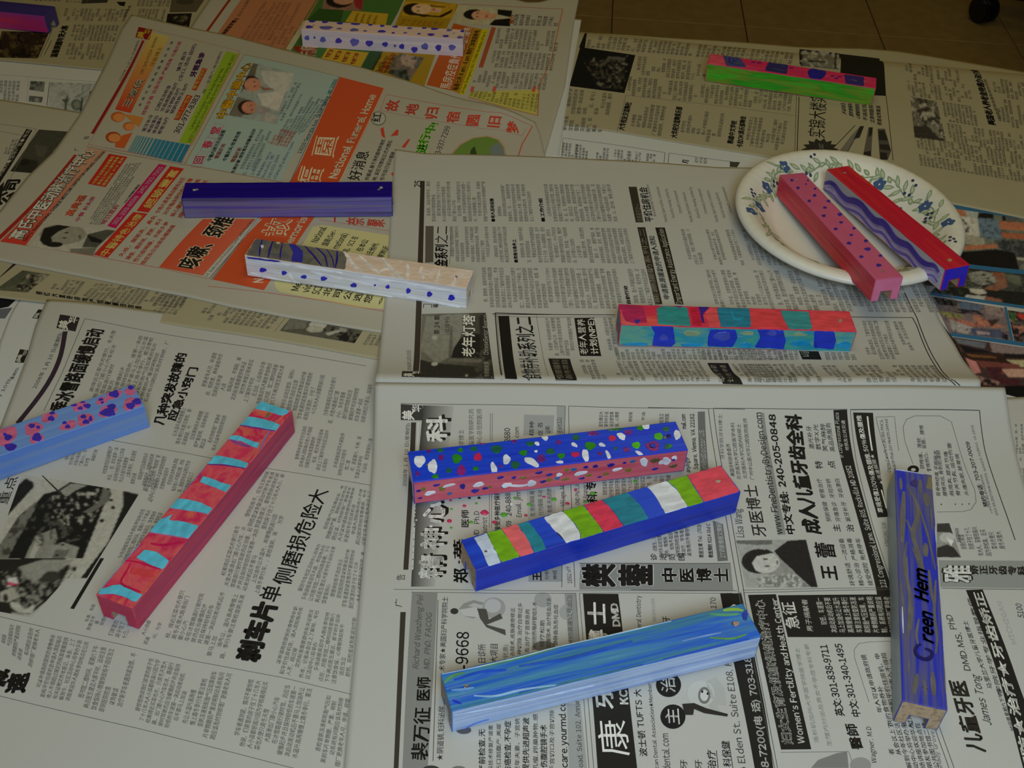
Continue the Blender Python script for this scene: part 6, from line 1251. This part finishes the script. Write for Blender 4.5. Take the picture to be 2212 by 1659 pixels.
# navy case
mt = m_paint('navy_paint', [(24, 10, 118), (34, 14, 140)], 6, 140, .35, .3); ms = m_paint('lavender_streaked_paint', [(92, 78, 168), (126, 116, 140), (112, 102, 176), (82, 76, 112)], 3, 150, .5, .9)
bar('navy', 'navy blue topped case with a streaky lavender grey side on the red advertisement page', mt, ms, ms)
cr(600, 0, 3.16); dot('top', 705, 1281, 12, 7, (190, 186, 160)); cr(0, 0, 3.16); dot('top', 1327, 1297, 13, 6, (180, 170, 150))
# white case with blue dots
mt = m_paint('cream_wood_paint', [(236, 204, 182), (222, 192, 186), (240, 214, 190)], 4, 90, .5, .5); ms = m_paint('pale_pink_white_paint', [(226, 206, 200), (214, 198, 204), (232, 216, 208)], 4, 90, .5, .5)
bar('dots', 'cream and white case covered in blue finger dots at the top of the photo', mt, ms, ms)
cr(600, 0, 3.16); BD = (70, 60, 176)
for x, y, a, c in ((235, 145, 24, 9), (322, 150, 22, 9), (425, 160, 22, 7), (533, 163, 32, 9), (632, 170, 16, 6), (713, 177, 16, 7), (802, 183, 20, 7), (900, 193, 18, 7), (1000, 192, 16, 6), (1070, 197, 26, 8), (1170, 207, 20, 8), (1262, 213, 16, 8), (215, 185, 26, 10), (330, 190, 46, 12), (420, 197, 20, 5), (522, 205, 30, 10), (597, 212, 14, 5), (710, 215, 28, 8), (788, 225, 12, 5), (870, 225, 14, 5), (965, 231, 12, 5), (1046, 237, 24, 8), (1147, 247, 22, 7), (1245, 256, 22, 9)): dot('top', x, y, a, c, BD if x % 3 else (108, 104, 170))
for x, y, a, c in ((200, 258, 17, 16), (251, 256, 7, 8), (308, 270, 20, 19), (415, 278, 22, 18), (524, 287, 30, 26), (625, 295, 26, 20), (733, 302, 20, 16), (800, 312, 10, 9), (847, 317, 18, 18), (933, 338, 22, 20), (1004, 317, 24, 22), (1097, 325, 20, 22), (1190, 323, 24, 20)): dot('front', x, y, a, c, BD if x % 2 else (104, 104, 186))
# green case with pink and navy blocks
mt = m_paint('crimson_pink_paint', [(226, 40, 84), (206, 34, 96), (232, 66, 104)], 20, 90, .5, .5); ms = m_paint('grass_green_paint', [(60, 178, 22), (48, 160, 24), (120, 150, 34), (64, 182, 26)], 14, 90, .5, .9, .001)
bar('green', 'bright green sided case with pink and navy blocks on top on the far right page', mt, ms, ms)
cr(1200, 0, 3.16)
pp('top', [(1040, 440), (1048, 365), (1145, 375), (1165, 452)], (230, 86, 110)); pp('top', [(1142, 372), (1262, 390), (1305, 460), (1168, 450)], (70, 76, 132)); stroke('top', [(1190, 380), (1185, 430), (1230, 445), (1285, 448)], 14, (54, 44, 130)); stroke('top', [(1212, 395), (1215, 430), (1245, 405)], 9, (40, 40, 120)); stroke('top', [(1220, 440), (1260, 436)], 12, (50, 120, 60))
pp('top', [(1452, 425), (1590, 442), (1580, 506), (1430, 482)], (48, 44, 110)); stroke('top', [(1480, 470), (1560, 485)], 10, (74, 84, 120)); dot('top', 1780, 506, 62, 44, (42, 36, 156), name='paint_patch'); pp('top', [(1968, 508), (2106, 526), (2104, 592), (1980, 572)], (56, 42, 124)); stroke('top', [(2020, 545), (2060, 556)], 16, (84, 90, 110))
for x, y in ((1350, 425), (1390, 430), (1610, 465), (1890, 520), (1915, 535), (1940, 525)): dot('top', x, y, 16, 6, (140, 30, 110))
# half grey, half cream case
mt = m_paint('thick_cream_paint', [(232, 206, 180), (226, 200, 176), (236, 220, 206)], 40, 60, .4, 1, .0012); ms = m_paint('thick_white_paint', [(224, 216, 208), (238, 236, 240), (230, 222, 206)], 7, 120, .38, 1, .0018)
bar('white', 'half grey, half thick cream case with a dotted white side lying across two pages', mt, ms, ms)
cr(500, 400, 3.16)
pp('top', [(90, 486), (155, 358), (300, 376), (450, 402), (600, 425), (760, 448), (785, 500), (772, 582), (560, 552), (330, 520)], (104, 102, 94), mat=m_paint('olive_grey_paint', [(92, 92, 86), (122, 116, 100), (100, 98, 104)], 60, 40, .45, .6))
NV = (46, 36, 140)
for pts, w_ in (([(210, 372), (195, 430), (190, 492)], 12), ([(282, 385), (262, 440), (250, 500)], 14), ([(350, 392), (335, 450), (332, 508)], 10), ([(500, 412), (560, 480), (615, 555)], 14), ([(580, 420), (640, 480), (655, 560)], 12), ([(722, 446), (722, 510), (705, 572)], 14), ([(650, 440), (690, 500), (700, 566)], 8)): stroke('top', pts, w_, NV)
pp('top', [(392, 395), (440, 398), (490, 450), (485, 530), (405, 522), (420, 460)], (58, 56, 168)); pp('front', [(100, 488), (320, 512), (340, 524), (200, 520), (120, 504)], (50, 50, 170)); dot('top', 210, 420, 12, 12, (214, 216, 220)); dot('top', 318, 395, 14, 8, (210, 196, 160))
for pts, w_ in (([(770, 455), (800, 500), (840, 560), (900, 590)], 26), ([(870, 480), (930, 540), (990, 590), (1020, 602)], 24), ([(1030, 500), (1080, 560), (1130, 620), (1170, 640)], 28), ([(1200, 540), (1210, 600), (1190, 640)], 24), ([(1300, 560), (1280, 600), (1320, 640)], 20), ([(1420, 580), (1410, 640), (1390, 665)], 16), ([(1500, 610), (1540, 640), (1500, 680)], 14), ([(1010, 590), (1060, 560), (1110, 575)], 18)): stroke('top', pts, w_, (240, 232, 222), .0005)
for pts, w_ in (([(120, 505), (330, 535), (560, 575), (760, 600)], 16), ([(540, 590), (800, 650), (1000, 690)], 16), ([(900, 625), (1100, 660), (1300, 690), (1560, 740)], 18), ([(130, 600), (300, 650), (470, 680)], 20), ([(700, 690), (900, 730), (1100, 770)], 14), ([(390, 600), (430, 660)], 14), ([(1200, 760), (1400, 800), (1560, 840)], 14)): stroke('front', pts, w_, (246, 244, 246), .0004)
for x, y, a, c in ((215, 578, 24, 14), (360, 598, 18, 14), (495, 625, 20, 12), (630, 637, 22, 14), (835, 682, 22, 14), (980, 682, 8, 6), (1067, 693, 14, 12), (1208, 720, 16, 17), (1352, 743, 18, 18), (1502, 767, 22, 20)): dot('front', x, y, a, c, (44, 44, 190), h=.0006)
# chequered case
mt = m_paint('coral_red_paint', [(226, 70, 88), (214, 36, 76), (236, 92, 84)], 18, 80, .4, .7); ms = m_paint('teal_paint', [(60, 164, 148), (110, 170, 146), (36, 150, 176), (72, 166, 140)], 22, 70, .4, .8); me_ = m_paint('blue_teal_paint', [(28, 90, 160), (40, 70, 170)], 20, 60, .4, .6)
bar('check', 'case chequered in coral, teal and royal blue on the middle page below the plate', mt, ms, me_)
cr(1000, 400, 3.16)
pp('top', [(1060, 945), (1055, 808), (1130, 815), (1230, 830), (1260, 940)], (190, 38, 92)); pp('top', [(1060, 950), (1072, 840), (1110, 930), (1200, 960)], (226, 96, 96)); dot('top', 1190, 930, 20, 14, (70, 50, 150))
pp('top', [(1322, 840), (1370, 825), (1530, 835), (1560, 965), (1330, 950)], (44, 146, 142)); pp('top', [(1440, 822), (1500, 826), (1480, 842)], (130, 40, 110)); pp('top', [(1548, 838), (1600, 835), (1640, 900), (1630, 968), (1575, 962)], (206, 22, 64)); pp('top', [(1605, 826), (1680, 828), (1640, 880), (1650, 950), (1630, 930)], (56, 26, 140)); pp('top', [(1650, 870), (1690, 835), (1730, 840), (1760, 970), (1680, 965)], (236, 84, 90))
pp('top', [(1735, 835), (1950, 842), (1980, 890), (1965, 970), (1760, 970)], (20, 128, 156)); stroke('top', [(1830, 860), (1860, 930), (1920, 900)], 24, (10, 150, 180)); pp('top', [(1955, 845), (2160, 855), (2215, 980), (1965, 972)], (232, 66, 78)); pp('top', [(2165, 855), (2360, 866), (2385, 985), (2225, 985)], (52, 148, 150)); pp('top', [(2370, 866), (2640, 870), (2672, 992), (2385, 990)], (234, 72, 82)); dot('top', 2576, 925, 14, 12, (180, 150, 130))
for pts in ([(1285, 960), (1300, 938), (1440, 945), (1450, 1080), (1420, 1105), (1290, 1095), (1310, 1010)], [(1690, 985), (1860, 985), (1875, 1040), (1840, 1105), (1670, 1100), (1672, 1040)], [(2010, 985), (2080, 965), (2190, 970), (2205, 1060), (2190, 1120), (1990, 1108), (2030, 1040)], [(2400, 990), (2535, 990), (2548, 1060), (2530, 1120), (2395, 1110)]):
    pp('front', pts, (30, 56, 196))
for x, y, a, c in ((1770, 1030, 60, 30), (2110, 1010, 34, 20), (1370, 1040, 30, 22)): dot('front', x, y, a, c, (70, 84, 190), name='paint_patch')
for x, y, a, c in ((1940, 1010, 50, 14), (1560, 1010, 60, 20), (2300, 1020, 50, 12)): dot('front', x, y, a, c, (146, 170, 130), name='paint_patch')
for x, y, a, c in ((1180, 1085, 90, 12), (1560, 1090, 80, 12), (1930, 1090, 40, 16), (2300, 1080, 70, 20), (2600, 1090, 50, 24)): dot('front', x, y, a, c, (24, 150, 200), name='paint_patch')
# blue case with dots
mt = m_paint('royal_blue_paint', [(26, 56, 206), (30, 74, 214), (22, 50, 190)], 4, 90, .32, .5); ms = m_paint('salmon_pink_paint', [(216, 88, 104), (226, 108, 120), (206, 76, 98)], 8, 90, .4, .5)
bar('bdots', 'royal blue case with white, green and red dots and a pink dotted side', mt, ms, m_paint('white_red_end_paint', [(220, 120, 130), (230, 226, 230)], 30, 60, .4))
cr(850, 820, 3.687); w_, g_, r_ = (238, 238, 244), (44, 140, 36), (206, 40, 90)
for x, y, a, c, ro in ((208, 650, 48, 44, -.8), (313, 693, 38, 54, 0), (900, 637, 30, 40, 0), (1100, 657, 66, 26, .5), (798, 705, 24, 48, -.3), (1205, 462, 30, 20, .5), (1143, 510, 22, 14, .4), (1135, 572, 14, 9, 0), (1440, 520, 28, 14, .5), (1530, 608, 26, 56, -.2), (1325, 657, 30, 11, 0), (1660, 520, 28, 14, .3), (1710, 603, 15, 42, -.4), (1815, 452, 38, 24, .6), (1960, 590, 38, 14, .6), (2010, 368, 30, 28, 0), (2260, 0, 1, 1, 0)): dot('top', x, y, a, c, w_, ro) if y else None
for x, y, a, c in ((372, 562, 28, 18), (533, 563, 22, 18), (505, 630, 38, 38), (640, 553, 30, 18), (440, 724, 22, 20), (333, 772, 28, 16), (655, 710, 24, 16), (820, 555, 44, 32), (970, 680, 36, 30), (1035, 583, 32, 22), (1090, 512, 36, 18), (1250, 572, 36, 24), (1335, 608, 30, 22), (1452, 462, 30, 22), (1567, 528, 44, 32), (1768, 549, 16, 12), (1965, 385, 28, 20), (1760, 392, 64, 18), (2180, 535, 20, 22)): dot('top', x, y, a, c, g_ if x % 2 else (36, 104, 74))
for x, y, a, c in ((1933, 523, 34, 26), (2108, 452, 32, 26)): dot('top', x, y, a, c, (80, 190, 40))
for x, y, a, c in ((380, 622, 24, 24), (280, 570, 18, 14), (672, 617, 32, 32), (710, 508, 24, 12), (855, 690, 16, 10), (960, 492, 22, 14), (1175, 630, 34, 32), (1315, 500, 22, 18), (1448, 597, 36, 20), (1645, 590, 20, 14), (1742, 468, 30, 22), (1855, 560, 28, 20), (1870, 420, 34, 20), (1590, 430, 44, 18), (190, 750, 18, 20)): dot('top', x, y, a, c, r_ if x % 5 else (120, 40, 130))
for x, y, a, c in ((540, 725, 34, 42), (2065, 530, 54, 38)):
    dot('top', x, y, a, c, (150, 40, 120)); dot('top', x, y, a*.55, c*.55, (40, 60, 190))
for x, y, a, c in ((290, 903, 46, 15), (678, 835, 44, 18), (440, 842, 52, 9), (900, 840, 42, 16), (1100, 825, 36, 24), (1320, 757, 26, 13), (1490, 745, 56, 14), (1780, 715, 42, 11), (1995, 655, 30, 34), (2150, 655, 44, 14)): dot('front', x, y, a, c, w_, -.25)
stroke('front', [(870, 838), (960, 842), (1010, 852), (1090, 830)], 22, w_)
for x, y, a, c in ((200, 885, 20, 10), (212, 943, 18, 7), (342, 840, 28, 9), (447, 908, 20, 10), (550, 850, 22, 20), (650, 885, 32, 14), (730, 865, 26, 9), (850, 780, 28, 10), (875, 853, 20, 10), (958, 780, 18, 10), (1160, 740, 30, 10), (1240, 757, 26, 9), (1305, 785, 22, 10), (1190, 812, 26, 9), (1435, 715, 26, 12), (1532, 697, 20, 10), (1608, 690, 22, 11), (1500, 785, 24, 8), (1730, 680, 30, 13), (1905, 650, 26, 10), (1840, 662, 16, 7), (1640, 775, 20, 6)): dot('front', x, y, a, c, (50, 110, 170) if x % 2 else (40, 30, 150), -.2)
for x, y, a, c in ((238, 872, 20, 14), (385, 868, 26, 18), (765, 855, 18, 9), (1035, 780, 24, 10), (1240, 798, 26, 12), (1378, 718, 20, 12), (1370, 793, 32, 10), (1555, 760, 26, 10), (1690, 752, 28, 10), (1870, 720, 26, 14), (2085, 645, 40, 14)): dot('front', x, y, a, c, (130, 120, 46), -.2)
cr(1400, 820, 2.724)
dot('top', 172, 325, 22, 28, w_); dot('top', 62, 335, 26, 20, (80, 190, 40)); dot('top', 105, 292, 20, 14, (36, 104, 74)); dot('top', 122, 392, 18, 13, g_); dot('top', 30, 392, 36, 28, (150, 40, 120)); dot('top', 30, 390, 20, 14, (40, 60, 190)); dot('top', 120, 332, 14, 10, (30, 20, 100))
for x, y, a, c, q_ in ((40, 475, 30, 12, (110, 90, 60)), (108, 478, 24, 22, w_), (148, 508, 26, 9, (110, 90, 60)), (155, 460, 16, 12, w_), (40, 525, 20, 6, (40, 40, 160)), (150, 470, 12, 6, (40, 40, 160))): dot('front', x, y, a, c, q_, -.2)
# blue case with bright bands
mt = m_paint('bright_blue_paint', [(28, 66, 196), (30, 76, 206), (24, 56, 180)], 4, 70, .35, .5); ms = m_paint('deep_blue_paint', [(18, 44, 176), (22, 56, 190), (14, 36, 150)], 4, 120, .4, .8)
bar('stripe', 'blue case with white, lime, red and teal bands across its top', mt, ms, M_WOOD)
cr(850, 820, 3.687); LM, RD, TL, WW = (122, 178, 30), (226, 56, 88), (24, 130, 150), (226, 226, 226)
pp('top', [(640, 1262), (738, 1215), (790, 1320), (858, 1462), (765, 1502), (720, 1400), (690, 1340)], (206, 216, 232)); pp('top', [(740, 1215), (855, 1185), (930, 1290), (1012, 1422), (865, 1465), (795, 1330)], LM); pp('top', [(857, 1185), (985, 1148), (1060, 1260), (1126, 1390), (1016, 1425), (930, 1290)], (232, 104, 108)); pp('top', [(987, 1148), (1075, 1130), (1140, 1215), (1185, 1270), (1222, 1362), (1128, 1392), (1060, 1260)], (34, 134, 150))
pp('top', [(1195, 1098), (1342, 1050), (1425, 1130), (1480, 1210), (1497, 1285), (1385, 1318), (1345, 1260), (1270, 1190)], WW, .0004); pp('top', [(1344, 1050), (1510, 995), (1590, 1100), (1680, 1226), (1500, 1282), (1480, 1205), (1420, 1120)], LM); pp('top', [(1512, 995), (1655, 950), (1740, 1040), (1838, 1172), (1684, 1225), (1595, 1100)], RD); pp('top', [(1657, 950), (1855, 893), (1920, 950), (1980, 1020), (2035, 1110), (1842, 1172), (1745, 1040)], TL)
dot('top', 735, 1370, 14, 10, (120, 100, 80)); stroke('top', [(1200, 1100), (1280, 1190), (1350, 1270)], 10, (70, 56, 50))
cr(1400, 820, 2.724)
pp('top', [(-10, 628), (105, 592), (170, 650), (200, 700), (238, 755), (105, 796), (60, 715), (30, 670)], WW, .0004); pp('top', [(108, 591), (225, 560), (275, 640), (330, 726), (240, 755), (195, 690), (170, 645)], LM); pp('top', [(227, 560), (437, 500), (500, 575), (546, 660), (332, 726), (280, 640)], (232, 74, 96)); dot('top', 412, 600, 15, 9, (190, 170, 150))
# long blue case at the bottom
mt = m_paint('ocean_blue_paint', [(34, 92, 190), (60, 130, 150), (30, 96, 206), (70, 140, 176), (44, 104, 190)], 4, 75, .3, .9, .0012); ms = m_paint('ice_blue_paint', [(168, 192, 228), (190, 206, 232), (150, 176, 226)], 4, 110, .35, .9, .0012)
bar('lblue', 'blended ocean blue case with an ice blue side, nearest the bottom edge of the photo', mt, ms, m_paint('greyish_wood', [(150, 146, 140), (176, 168, 156)], 30, 60, .6))
cr(850, 1209, 3.687)
for pts, w_, c in (([(380, 915), (700, 850), (1000, 780), (1300, 690), (1700, 610), (2212, 490)], 8, (196, 216, 226)), ([(640, 1085), (800, 1095), (1000, 1040), (1300, 1000)], 20, (150, 190, 226)), ([(460, 1040), (560, 1040), (640, 1020)], 22, (110, 160, 214)), ([(480, 960), (700, 890), (900, 880)], 24, (24, 84, 206)), ([(1000, 1060), (1500, 960), (2000, 860)], 14, (24, 84, 206)), ([(400, 990), (440, 930), (560, 900)], 30, (96, 160, 100)), ([(700, 860), (1000, 790), (1300, 710)], 12, (86, 146, 110)), ([(560, 1190), (900, 1110), (1400, 1030), (2000, 900)], 16, (70, 140, 130)), ([(470, 1120), (540, 1150)], 20, (24, 60, 200)), ([(1000, 850), (1400, 790), (1900, 650)], 30, (30, 92, 196))): stroke('top', pts, w_, c)
dot('top', 568, 1030, 30, 14, (20, 50, 200)); dot('top', 568, 1022, 8, 5, (230, 235, 245)); stroke('front', [(560, 1360), (640, 1300), (760, 1270)], 18, (104, 136, 214)); stroke('front', [(480, 1240), (900, 1160), (1600, 1000)], 8, (206, 218, 238))
cr(1400, 1209, 2.724)
stroke('top', [(440, 300), (520, 285), (560, 300)], 22, (150, 190, 80)); stroke('top', [(360, 320), (450, 330), (540, 320)], 18, (90, 160, 120)); stroke('top', [(360, 460), (500, 470), (580, 440)], 12, (100, 160, 90)); stroke('top', [(600, 480), (400, 530), (100, 610)], 12, (40, 84, 210)); stroke('top', [(200, 480), (330, 450), (430, 430)], 8, (140, 170, 220)); dot('top', 518, 377, 20, 14, (176, 150, 136)); dot('top', 570, 330, 16, 30, (30, 60, 170))
# upright case at the right
mt = m_paint('blue_with_grey_scratches', [(28, 44, 190), (34, 48, 176), (92, 90, 112), (26, 42, 186), (88, 86, 100)], 4, 90, .4, .8); ms = m_paint('pale_grey_blue_paint', [(196, 208, 214), (176, 190, 198)], 4, 90, .45, .6)
bar('right', 'royal blue case with grey scratches, pointing at the viewer on the right', mt, ms, M_WOOD, ms)
cr(1880, 1000, 2.765); OG = (104, 100, 98)
for pts, w_ in (([(200, 170), (195, 300), (190, 480)], 22), ([(270, 220), (290, 300), (250, 420), (310, 640)], 20), ([(215, 130), (290, 260), (340, 420), (390, 640)], 10), ([(215, 340), (260, 440), (320, 640)], 12), ([(220, 470), (200, 560), (205, 680)], 10), ([(330, 480), (330, 560)], 24), ([(215, 560), (220, 700), (240, 800), (225, 1040)], 16), ([(390, 700), (380, 900), (400, 1060), (390, 1140)], 16), ([(290, 930), (270, 1040), (290, 1100)], 12), ([(330, 180), (340, 260)], 26), ([(400, 480), (400, 620)], 12), ([(360, 260), (370, 400)], 10), ([(280, 1260), (260, 1380)], 22), ([(370, 1250), (380, 1390)], 24), ([(320, 1300), (330, 1390)], 14), ([(250, 500), (300, 640)], 8), ([(180, 700), (200, 900)], 12), ([(350, 640), (360, 760), (380, 850)], 14), ([(420, 640), (430, 900), (440, 1100)], 10), ([(250, 860), (240, 1000)], 12), ([(300, 100), (300, 180)], 16), ([(180, 90), (185, 160)], 14), ([(440, 1150), (450, 1380)], 12), ([(230, 1180), (225, 1260)], 10)): stroke('top', pts, w_*1.35, OG, .0001)
pp('top', [(350, 70), (375, 90), (378, 160), (330, 150)], (120, 112, 84)); dot('top', 262, 122, 22, 22, (20, 26, 120))
DK = (10, 14, 92)
def toptext(s_, p0, p1, h_, bold):
    V, T = layout(s_, bold, 2); A, B_, H_ = loc([p0, p1, (p0[0]-h_, p0[1])], 'top'); d = B_-A; nn = np.array([-d[1], d[0]])/np.hypot(*d)*np.hypot(*(H_-A))
    P = A+V[:, :1]*d+V[:, 1:]*nn+V[:, 1:]*d*.08; o = mesh('painted_lettering', np.c_[P, np.full(len(P), HB+.0007)], T, dab(DK), None); o.parent = BR
    o['label'] = 'dark navy hand painted letters'
toptext('reen', (376, 1085), (370, 905), 80, .045); stroke('top', [(300, 1085), (262, 1100), (258, 1140), (300, 1180), (365, 1180), (378, 1120), (325, 1112)], 22, DK, .0007, 'painted_lettering')
toptext('Hem', (345, 838), (335, 648), 78, .045)
for pts, w_ in (([(148, 40), (240, 44), (320, 66)], 8), ([(400, 380), (404, 480)], 8), ([(190, 860), (196, 1020)], 8)): stroke('top', pts, w_, (206, 212, 226), .0003)
# red case with sky stripes
mt = m_paint('red_coral_paint', [(216, 56, 90), (222, 92, 96), (206, 40, 88), (226, 104, 86)], 40, 50, .35, .8); ms = m_paint('raspberry_paint', [(196, 46, 92), (206, 60, 96), (180, 42, 100), (206, 84, 90)], 4, 120, .42, .8)
bar('red', 'red case with sky blue cross stripes beside the engine photograph', mt, ms, m_paint('crimson_end_paint', [(206, 44, 84), (190, 36, 80)], 20, 60, .45))
cr(400, 800, 3.687); CY = (96, 196, 220); PV = (120, 70, 150)
for pts in ([(600, 240), (640, 252), (720, 280), (832, 324), (815, 345), (775, 362), (650, 325), (540, 302)], [(470, 362), (520, 372), (600, 385), (700, 410), (755, 435), (722, 482), (620, 462), (500, 440), (425, 430)], [(350, 515), (440, 525), (520, 560), (592, 580), (578, 622), (520, 600), (440, 562), (335, 545)], [(220, 675), (300, 688), (420, 712), (505, 742), (480, 780), (400, 768), (300, 745), (158, 740)], [(140, 845), (230, 870), (300, 900), (368, 915), (322, 970), (200, 922), (118, 888)]): pp('top', pts, CY, .0004, 1, 'paint_stripe')
stroke('top', [(360, 552), (420, 585), (520, 610)], 26, (150, 76, 150)); stroke('top', [(160, 745), (330, 757), (480, 782)], 7, (90, 50, 140)); stroke('top', [(425, 435), (600, 466), (720, 484)], 7, (110, 60, 150)); dot('top', 665, 350, 18, 11, (150, 120, 60)); stroke('top', [(30, 900), (90, 840), (150, 760)], 18, (130, 150, 210)); stroke('top', [(820, 330), (700, 440), (560, 640), (430, 790)], 6, (216, 130, 90)); stroke('top', [(690, 450), (630, 560), (590, 640)], 10, (120, 130, 200))
cr(0, 800, 3.687)
for pts in ([(1385, 1012), (1500, 1030), (1600, 1055), (1692, 1100), (1672, 1152), (1580, 1128), (1440, 1108), (1338, 1090)], [(1255, 1182), (1330, 1170), (1375, 1148), (1345, 1192), (1450, 1205), (1582, 1240), (1545, 1290), (1508, 1342), (1350, 1312), (1185, 1285)], [(1150, 1430), (1250, 1448), (1347, 1518), (1325, 1570), (1288, 1586), (1180, 1542), (1085, 1492)]): pp('top', pts, CY, .0004, 1, 'paint_stripe')
stroke('top', [(1190, 1290), (1350, 1316), (1500, 1342)], 8, (180, 130, 170)); stroke('top', [(880, 1620), (1000, 1500), (1120, 1380)], 14, (120, 170, 216)); stroke('top', [(1440, 980), (1530, 860), (1600, 800)], 16, (110, 130, 200)); stroke('top', [(1200, 1380), (1300, 1400), (1450, 1370)], 26, (206, 30, 84)); stroke('top', [(1400, 1290), (1480, 1335)], 16, CY)
cr(0, 1209, 3.687)
pp('top', [(790, 232), (900, 205), (960, 200), (1060, 250), (1142, 282), (1085, 340), (1000, 300), (900, 272), (775, 282)], CY, .0004, 1, 'paint_stripe'); dot('top', 985, 234, 20, 12, (120, 110, 80)); pp('top', [(1050, 60), (1250, 90), (1210, 150), (1030, 110)], (222, 70, 76)); stroke('top', [(880, 100), (820, 190), (790, 240)], 22, (100, 170, 216))
for pts in ([(1040, 30), (1010, 100), (940, 190), (1120, 260)], [(1000, 10), (1100, 20), (1280, 80)]): stroke('top', pts, 14, (206, 30, 80), .0006)
stroke('top', [(1280, 90), (1180, 200), (1060, 400)], 8, (206, 110, 70))
# pale blue case at the left edge
mt = m_paint('periwinkle_paint', [(124, 162, 222), (114, 150, 216), (132, 172, 226)], 3, 80, .42, .6); ms = m_paint('cornflower_paint', [(100, 144, 226), (110, 150, 220), (128, 158, 206)], 3, 90, .42, .6)
bar('sky', 'pale blue case with pink and purple petal blots at the left edge of the photo', mt, ms, ms, hole=False)
cr(0, 800, 3.687); PB, PU = (222, 112, 150), (74, 56, 184)
for x, y, a, c in ((40, 520, 100, 75), (265, 465, 75, 50), (290, 545, 58, 42), (390, 370, 66, 42), (640, 285, 62, 40), (810, 245, 46, 30), (905, 190, 66, 42), (1040, 165, 50, 34), (1050, 268, 76, 50), (680, 395, 70, 52), (545, 440, 72, 34), (855, 325, 78, 42)): dot('top', x, y, a, c, PB, -.35, 'paint_blot', .0002)
for x, y, a, c in ((65, 535, 32, 26), (40, 512, 16, 13), (85, 612, 48, 30), (255, 445, 26, 18), (305, 455, 18, 14), (295, 535, 38, 34), (415, 340, 22, 16), (408, 385, 28, 20), (590, 278, 25, 13), (640, 305, 22, 14), (695, 285, 30, 18), (660, 255, 20, 10), (805, 235, 20, 12), (815, 258, 14, 10), (910, 190, 42, 30), (1045, 138, 28, 18), (1040, 285, 36, 26), (1092, 250, 38, 26), (665, 370, 24, 17), (685, 412, 28, 20), (722, 388, 16, 22), (515, 420, 18, 13), (540, 450, 22, 17), (860, 338, 62, 32), (890, 292, 34, 24)): dot('top', x, y, a, c, PU, 0, 'paint_dot', .0004)
# purple and pink case, upper left corner
mt = m_paint('dull_navy_paint', [(56, 46, 120), (66, 56, 128)], 5, 80, .45, .4); ms = m_paint('magenta_purple_paint', [(206, 44, 104), (170, 60, 140), (190, 50, 120), (216, 48, 92)], 6, 60, .45, .5)
bar('purple', 'navy topped case with a magenta side in the upper left corner', mt, ms, mt, hole=False)
# two cases on the plate
mt = m_paint('dusty_pink_paint', [(212, 98, 134), (204, 92, 126)], 4, 60, .45, .4); ms = m_paint('strawberry_red_paint', [(226, 40, 74), (210, 30, 72), (230, 66, 72), (190, 28, 66)], 5, 100, .4, .6); me_ = m_paint('soft_pink_paint', [(228, 124, 158), (220, 114, 148)], 30, 60, .45, .3)
bar('pink', 'pink case with small purple dots, the left one on the paper plate', mt, ms, me_)
cr(1700, 280, 4.32)
for x, y, a, c in ((45, 473, 16, 12), (195, 475, 10, 8), (177, 510, 10, 7), (103, 545, 16, 12), (262, 553, 12, 9), (258, 615, 17, 13), (207, 667, 16, 12), (388, 668, 18, 13), (353, 730, 18, 12), (343, 805, 20, 12), (493, 792, 21, 15), (505, 867, 18, 11), (455, 928, 19, 12), (625, 923, 15, 11), (600, 985, 17, 11), (737, 1040, 20, 14), (578, 1062, 23, 15), (752, 1117, 30, 16), (872, 1178, 17, 13), (693, 1188, 20, 13), (856, 1267, 25, 14)): dot('top', x, y, a, c, (76, 50, 150))
mt = m_paint('crimson_paint', [(216, 30, 54), (200, 22, 56), (222, 50, 48)], 5, 70, .38, .6); ms = m_paint('silver_grey_paint', [(176, 178, 184), (190, 190, 192)], 5, 60, .45, .4); me_ = m_paint('ultramarine_paint', [(48, 34, 206), (56, 50, 196)], 30, 60, .4, .6)
bar('crim', 'crimson case with wavy purple lines on its grey side, right on the plate', mt, ms, me_)
WV = [(350, 500), (410, 490), (455, 525), (500, 600), (560, 655), (640, 665), (700, 700), (760, 780), (820, 850), (900, 865), (950, 925), (1000, 1010), (1060, 1055), (1140, 1080), (1190, 1150), (1240, 1215), (1310, 1262), (1380, 1262), (1420, 1330)]
stroke('front', [(x-6, y+62) for x, y in WV], 74, (168, 156, 200), .0002, taper=False); stroke('front', [(x-14, y+92) for x, y in WV], 16, (96, 80, 176), .0004); stroke('front', [(x, y+42) for x, y in WV], 12, (136, 124, 186), .0004); stroke('front', WV, 34, (62, 40, 158), .0005)
cr(1700, 280, 4.32); dot('top', 1520, 1218, 20, 12, (200, 160, 100)); dot('top', 515, 403, 10, 7, (150, 80, 90))

bpy.data.objects.remove(_co)
for o in bpy.data.objects:
    for k_ in ('_off', '_k'):
        if k_ in o: del o[k_]
